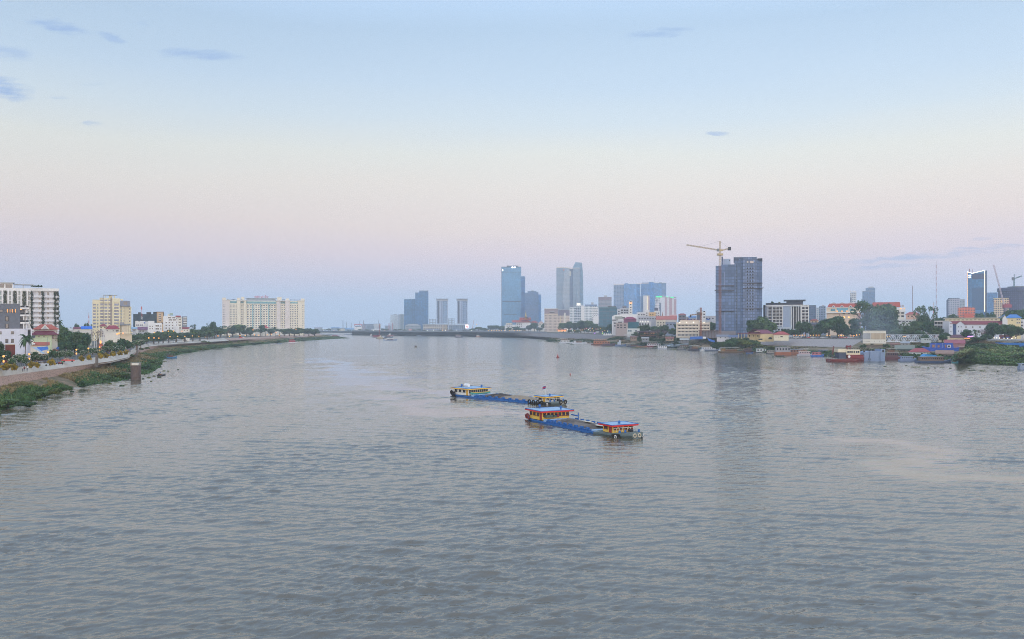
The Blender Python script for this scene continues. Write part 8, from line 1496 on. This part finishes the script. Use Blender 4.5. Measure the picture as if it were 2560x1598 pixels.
# ================================================================ THE TWO SAND BARGES
SKYB = paint((150, 182, 208), .5, .1); BLU = paint((34, 96, 166), .55, .2); TYRE = paint((34, 32, 34), .85); BOWG = paint((96, 112, 116), .55, .16)
def torus(mb, c, R0, r, axis='y', n=16, k=6, mi=0):
    i = len(mb.v)
    for a in range(n):
        t = 6.28319 * a / n
        for q in range(k):
            p = 6.28319 * q / k; d = R0 + r * math.cos(p); x, z, y = d * math.cos(t), d * math.sin(t), r * math.sin(p)
            mb.v.append((c[0] + x, c[1] + y, c[2] + z) if axis == 'y' else (c[0] + y, c[1] + x, c[2] + z))
    for a in range(n):
        for q in range(k):
            mb.f.append((i + a * k + q, i + a * k + (q + 1) % k, i + ((a + 1) % n) * k + (q + 1) % k, i + ((a + 1) % n) * k + q)); mb.m.append(mi)
    return mb
def barge(label, c, heading, L, BW, trim, walls, door, frames, nwin, sand, pale, wh_x, stern_len, wall_h=1.3):
    hx, hy = heading; t = thing('sand_barge', label, 'barge', (c[0], c[1], 0), math.atan2(hy, hx)); h = L / 2; w = BW / 2
    gx = wh_x - 1.2                                               # where the grey bow begins
    st = [(-h, w * .62, .85, w * .5), (-h + 2.2, w * .95, .6, w * .85), (-h + 5, w, .4, w * .98), (-h * .2, w, .32, w), (gx - 2, w, .36, w), (gx, w, .46, w * .98), (h - 4, w * .9, .66, w * .82), (h - 1.6, w * .62, .92, w * .5), (h, w * .34, 1.15, w * .2)]
    link('hull', hull_mesh(st, 'hull', [BLU, BOWG], -1.0, gx - .5), t)
    hz = .78; x0, x1 = -h + stern_len + 1.0, gx - 1.5
    for s in (-1, 1):
        y = s * (w - .35); mb = MB(); mb.box(x0, x1, y - .09, y + .09, .25, hz - .25); mb.box(x0, x1, y - .16, y + .16, hz - .25, hz - .13); mb.build('side_coaming', BLU, t)
        n = 6 if L < 38 else 8; me = MB().box(-.42, .42, -.22, .22, 0, .36).box(-.12, .12, -.2, .2, -.75, 0).mesh('stanchion', BLU)
        for k in range(n): link('stanchion', me, t, (x0 + (x1 - x0) * (k + .5) / n, y, hz - .13))
    MB().box(x0 - .1, x0 + .1, -w + .4, w - .4, .25, hz - .05).build('end_coaming', BLU, t); MB().box(x1 - .1, x1 + .1, -w + .4, w - .4, .25, hz - .1).build('end_coaming', BLU, t)
    # cargo of sand heaped in the hold
    rnd = random.Random(int(L)); from mathutils import noise as mn
    nx, ny = 64, 18; mb = MB(); Ls = x1 - x0 - .4
    for i in range(nx + 1):
        for j in range(ny + 1):
            u, q = i / nx, j / ny * 2 - 1; hgt = sand[0] * (1 - q * q * .75) * min(1, u * 7, (1 - u) * 6) * (.75 + .35 * math.sin(u * 9 + sand[1]) ** 2) + .16 * mn.noise(Vector((u * Ls * .7, q * 3, 2))) + .07 * mn.noise(Vector((u * Ls * 2.3, q * 9, 5)))
            mb.v.append((x0 + .2 + u * Ls, q * (w - .48), max(.2, .42 + hgt)))
    for i in range(nx):
        for j in range(ny): a = i * (ny + 1) + j; mb.f.append((a, a + ny + 1, a + ny + 2, a + 1)); mb.m.append(0)
    m, tt, bb = mat_new('wet_sand'); tc = tt.new('ShaderNodeTexCoord').outputs['Object']; ox, oy, oz = tt.sep(tc)
    f = tt.math('ADD', tt.math('MULTIPLY', tt.noise(tc, .35, 4, .6), 1.1), tt.math('MULTIPLY', tt.smooth(ox, sand[2], sand[3]), sand[4]))
    tt.l.new(tt.ramp(f, [(.45, rgb(*sand[5])), (.62, rgb(*sand[6])), (1.0, rgb(*sand[7]))]), bb.inputs['Base Color']); bb.inputs['Roughness'].default_value = .9
    bp = tt.new('ShaderNodeBump'); bp.inputs['Distance'].default_value = .12; tt.l.new(tt.noise(tc, 3, 4, .65), bp.inputs['Height']); tt.l.new(bp.outputs[0], bb.inputs['Normal'])
    mb.build('sand_cargo', m, t, True)
    for (a, b_, y0, y1, z) in pale:
        mbp = MB(); mbp.prism([(a, y0), ((a + b_) / 2, y0 - .3), (b_, y0 + .2), (b_ - .6, y1), ((a + b_) / 2, y1 + .3), (a + .7, y1 - .2)], z, z + .09); mbp.build('pale_tarpaulin', paint((206, 200, 186), .7), t)
    MB().box(x1 + .12, gx + .3, -w + .5, w - .5, .3, .72).build('fore_deck', SKYB, t); MB().box(x0 - 1.3, x0 - .12, -w + .3, w - .3, .3, .85).build('after_deck', SKYB, t)
    # living house aft
    def house(nm, xa, xb, hw, z0, z1, nf, ns, doors, over, fascia, rim, skirt=None):
        W_ = paint(walls, .55, .06); H = MB().box(xa, xb, -hw, hw, z0, z1).build(nm, W_, t); hh = z1 - z0; F_ = paint(frames, .5)
        ww = 2 * hw / nf; me = win_mesh(ww * .74, hh * .44, G_DARK, F_, .09, .09)
        for k in range(nf):
            o = link('window', me, H, (xb, -hw + ww * (k + .5), z0 + hh * .48), R(90))
        sw = (xb - xa - (1.2 if doors else 0)) / max(1, ns); me2 = win_mesh(min(1.1, sw * .6), hh * .42, G_DARK, F_, .09, .09)
        for s in (-1, 1):
            for k in range(ns): link('window', me2, H, (xa + sw * (k + .5), s * hw, z0 + hh * .48), 0 if s < 0 else math.pi)
            if doors: link('door', MB().box(-.42, .42, -.08, .04, 0, hh * .86).mesh('door', paint(door, .5)), H, (xb - .75, s * hw, z0 + .04), 0 if s < 0 else math.pi)
        RF_ = MB().box(xa - over, xb + over, -hw - over, hw + over, z1 + .003, z1 + .26).build('roof', paint(trim, .45, .06), t)
        MB().box(xa - over + .08, xb + over - .08, -hw - over + .08, hw + over - .08, z1 + .263, z1 + .31).build('roof_top', SKYB, RF_); mb = MB(); a, b_, e = xa - over, xb + over, hw + over
        for q in ((a, b_, -e, -e + .1), (a, b_, e - .1, e), (a, a + .1, -e + .1, e - .1), (b_ - .1, b_, -e + .1, e - .1)): mb.box(q[0], q[1], q[2], q[3], z1 + .263, z1 + .38)
        mb.build('roof_rim', BLU, RF_)
        return H, RF_
    ha, hb = -h + 2.6, -h + 2.6 + stern_len * .62
    H1, R1 = house('living_house', ha, hb, w * .88, .5, .9 + wall_h, nwin[0], 3, True, .75, None, None)
    H2, R2 = house('wheelhouse', wh_x, wh_x + 3.3, w * .62, .6, .75 + wall_h * .82, nwin[1], 1, True, .7, None, None)
    if nwin[2]: MB().box(wh_x + 1.0, wh_x + 3.34, -w * .6, w * .6, .96, 1.0).build('wheelhouse_step', LGREY, t)
    # roof fittings
    z = .9 + wall_h + .37
    for x, y, s in ((ha + .6, -w * .3, .4), (hb - .5, w * .4, .4)): MB().lathe([(.16, z), (.16, z + .35), (s * .7, z + .4), (s * .7, z + .75), (.1, z + .8)], 8, 0, (x, y)).build('vent', BLU, R1)
    MB().tube([(ha + .2, -w * .5, z + .25), (ha + 1.8, -w * .5, z + .25)], .05, 6).tube([(ha + .2, w * .5, z + .25), (ha + 1.8, w * .5, z + .25)], .05, 6).tube([(ha + .2, -w * .5, z + .25), (ha + .2, w * .5, z + .25)], .05, 6).build('roof_rail', DARK, R1)
    z2 = .75 + wall_h * .82 + .36; MB().tube([(wh_x + 1.6, 0, z2), (wh_x + 1.6, 0, z2 + 2.6)], [.06, .03], 6).build('mast', LGREY, t); MB().lathe([(.2, z2), (.26, z2 + .3), (.12, z2 + .55)], 8, 0, (wh_x + 2.3, -.2)).build('roof_lamp', BLU, R2)
    # bow gear
    for y in (-w * .42, w * .38): MB().lathe([(.2, .8), (.2, 1.4), (.16, 1.45)], 10, 0, (h - 1.5, y)).build('bollard', BLU, t)
    MB().lathe([(.24, .8), (.24, 1.3)], 10, 0, (h - 2.2, -w * .62)).build('drum', BLU, t); mb = MB(); xr = wh_x + 3.9
    for k in range(9): y = -w * .66 + k * w * 1.32 / 8; mb.tube([(xr, y, .85), (xr, y, 1.55)], .045, 5)
    mb.tube([(xr, -w * .66, 1.55), (xr, w * .66, 1.55)], .05, 5).build('bow_rail', OFFW, t)
    MB().lathe([(.5, .85), (.52, 1.2), (.2, 1.3)], 10, 0, (xr + .5, w * .25)).build('rope_coil', DARK, t)
    # painted dark recess with pale anchor ring low on the starboard bow
    for s in (-1, 1):
        a = Vector((h - 3.4, s * (w * .87), .05)); b2 = Vector((h - 1.9, s * w * .66, .05)); n_ = Vector((.25 * 1, s * .97, 0)) * .07
        MB().poly([a + n_, b2 + n_, b2 + n_ + Vector((.02, s * .05, .62)), a + n_ + Vector((0, s * .03, .62))]).poly([a + n_ * .2, a + n_ * .2 + Vector((0, 0, .62)), b2 + n_ * .2 + Vector((0, 0, .62)), b2 + n_ * .2]).build('hawse_panel', TYRE, t)
        q = (a + b2) / 2 + n_ * 2.2 + Vector((0, s * .02, .12)); torus(MB(), q, .3, .07).build('anchor_ring', WHITE, t)
    for y in (-.55, .45): torus(MB(), (h + .05, y, .55), .3, .1, 'x').build('tyre_fender', paint((190, 180, 160), .8), t)
    return t, dict(h=h, w=w, ha=ha, hb=hb, gx=gx, z=z, z2=z2, x0=x0, x1=x1)
def unit(x, y): k = math.hypot(x, y); return x / k, y / k
# near barge: yellow walls, red roof edges
hd = unit(.45, -.893); nr = Vector((hd[1], -hd[0], 0))
c2 = Vector((14.1, 168.9, 0))
t, g_ = barge('nearer sand barge with yellow cabins and red roof edges', c2, hd, 38, 7.4, (206, 36, 28), (228, 190, 84), (150, 44, 40), (120, 58, 44), (7, 4, 0), (.75, .4, 2, 9, -.1, (84, 76, 70), (116, 106, 98), (140, 131, 121)), [(-1.5, 3.4, .4, .8, 1.22), (5.2, 8.6, -.6, .9, 1.1)], 11.2, 9.4)
h, w = g_['h'], g_['w']
for x in (-h + .3, -h + 1.6): MB().lathe([(.12, .9), (.12, 2.3)], 8, 0, (x, -w * .5)).build('stern_post', BLU, t)
for x, y in ((-h + .2, -w * .66), (-h + .9, -w * .84), (-h + 3.2, -w - .12)): torus(MB(), (x, y, .75), .42, .15).build('tyre_fender', RUST, t)
MB().box(g_['hb'] + .2, g_['hb'] + 1.1, -w * .8, -w * .35, 1.15, 1.7).box(g_['hb'] + .3, g_['hb'] + .9, -w * .3, -w * .1, 1.15, 1.55).build('deck_engine', paint((70, 84, 78), .7), t); MB().lathe([(.28, 1.13), (.28, 1.75)], 8, 0, (g_['hb'] + .7, w * .02)).build('red_drum', RUST, t)
MB().tube([(g_['hb'] + .6, w * .95, 1.5), (g_['hb'] + 3.6, w * .9, 1.5)], .14, 6).tube([(g_['hb'] + 3.6, w * .9, 1.0), (g_['hb'] + 3.6, w * .9, 2.2)], .12, 6).build('winch_arm', BLU, t)
# far barge: white walls, yellow roof edges
hd = unit(.65, -.76); c1 = Vector((-1.4, 234.6, 0))
t, g_ = barge('farther sand barge with white cabins and yellow roof edges', c1, hd, 45, 8.0, (236, 186, 70), (222, 222, 216), (212, 166, 66), (70, 62, 58), (9, 4, 0), (.95, 1.9, 0, 3, .45, (52, 46, 44), (98, 82, 72), (150, 134, 114)), [], 15.4, 11.3)
h, w = g_['h'], g_['w']
MB().tube([(g_['ha'] + 1.2, -w * .1, g_['z'] + .55), (g_['ha'] + 3.0, -w * .1, g_['z'] + .55)], .5, 12).box(g_['ha'] + 1.3, g_['ha'] + 2.9, -w * .1 - .5, -w * .1 + .5, g_['z'] - .01, g_['z'] + .08).build('water_tank', WHITE, t)
tm = torus(MB(), (0, 0, 0), .5, .19).mesh('tyre_fender', TYRE)
for x, y, z in ((-h + .3, -w * .7, .9), (-h + 1.2, -w * .82, .75), (-h + 2.2, -w * .98, .7), (-h + 3.3, -w - .14, .7), (-h + .0, -w * .3, 1.2), (g_['gx'] - .2, -w - .12, .55), (g_['gx'] + 1.4, -w - .1, .5), (g_['gx'] + 3.0, -w * .98 - .1, .62), (g_['gx'] + 4.4, -w * .95 - .1, .5)): link('tyre_fender', tm, t, (x, y, z))
for y in (-.9, .7): torus(MB(), (h + .1, y, .8), .45, .17, 'x').build('tyre_fender', TYRE, t)
z2 = g_['z2']; MB().tube([(16.4, -w * .1, z2), (16.4, -w * .1, z2 + 2.7)], [.07, .04], 6).build('flag_mast', WHITE, t)
mb = MB(); a = Vector((16.4, -w * .1, z2 + 2.6))
for k in range(5):
    p0, p1 = k * .24, (k + 1) * .24; o0, o1 = math.sin(k * 1.1) * .14, math.sin((k + 1) * 1.1) * .14; f = lambda p, o, z: (a.x - p, a.y + o, a.z + z - p * .35)
    for za, zb_, mi in ((0, -.2, 0), (-.2, -.5, 1), (-.5, -.7, 0)): mb.poly([f(p0, o0, zb_), f(p1, o1, zb_), f(p1, o1, za), f(p0, o0, za)], mi)
mb.build('flag', [paint((46, 60, 140), .7), paint((186, 40, 62), .7)], t)
# green canoe carried on the after deck of the far barge
can = thing('canoe', 'green and turquoise canoe carried across the farther barge', 'canoe', (0, 0, 0)); loc = c1 + Vector((hd[0], hd[1], 0)) * (g_['hb'] + 1.0) + Vector((hd[1], -hd[0], 0)) * (w * .0); can.location = (loc.x, loc.y, .95); can.rotation_euler = (0, 0, math.atan2(hd[1], hd[0]) + R(90))
link('hull', hull_mesh([(-3.6, .08, .62, .05), (-2.4, .42, .42, .3), (0, .55, .34, .42), (2.4, .42, .42, .3), (3.6, .08, .66, .05)], 'hull', paint((70, 150, 140), .5), -.06), can); MB().tube([(-3.5, -.1, .6), (-2.4, -.44, .42), (0, -.57, .34), (2.4, -.44, .42), (3.5, -.1, .64)], .05, 5).tube([(-3.5, .1, .6), (-2.4, .44, .42), (0, .57, .34), (2.4, .44, .42), (3.5, .1, .64)], .05, 5).build('gunwale', YEL, can)
# ---------------------------------------------------------------- haze
def build_haze():
    m = bpy.data.materials.new('haze'); m.use_nodes = True
    t = NT(m.node_tree); t.n.clear()
    out = t.new('ShaderNodeOutputMaterial'); v = t.new('ShaderNodeVolumePrincipled')
    v.inputs['Color'].default_value = HAZE_COL + (1,); v.inputs['Density'].default_value = HAZE; v.inputs['Anisotropy'].default_value = 0.0
    t.l.new(v.outputs[0], out.inputs['Volume'])
    m.cycles.homogeneous_volume = True;
    o = MB().box(-5200, 5200, -120, 6400, -1.5, 245).build('haze', m)
    o['kind'] = 'stuff'; o['label'] = 'pale blue evening haze over the river and the city'
HAZE_COL = (0.76, 0.88, 1.0)
build_haze()
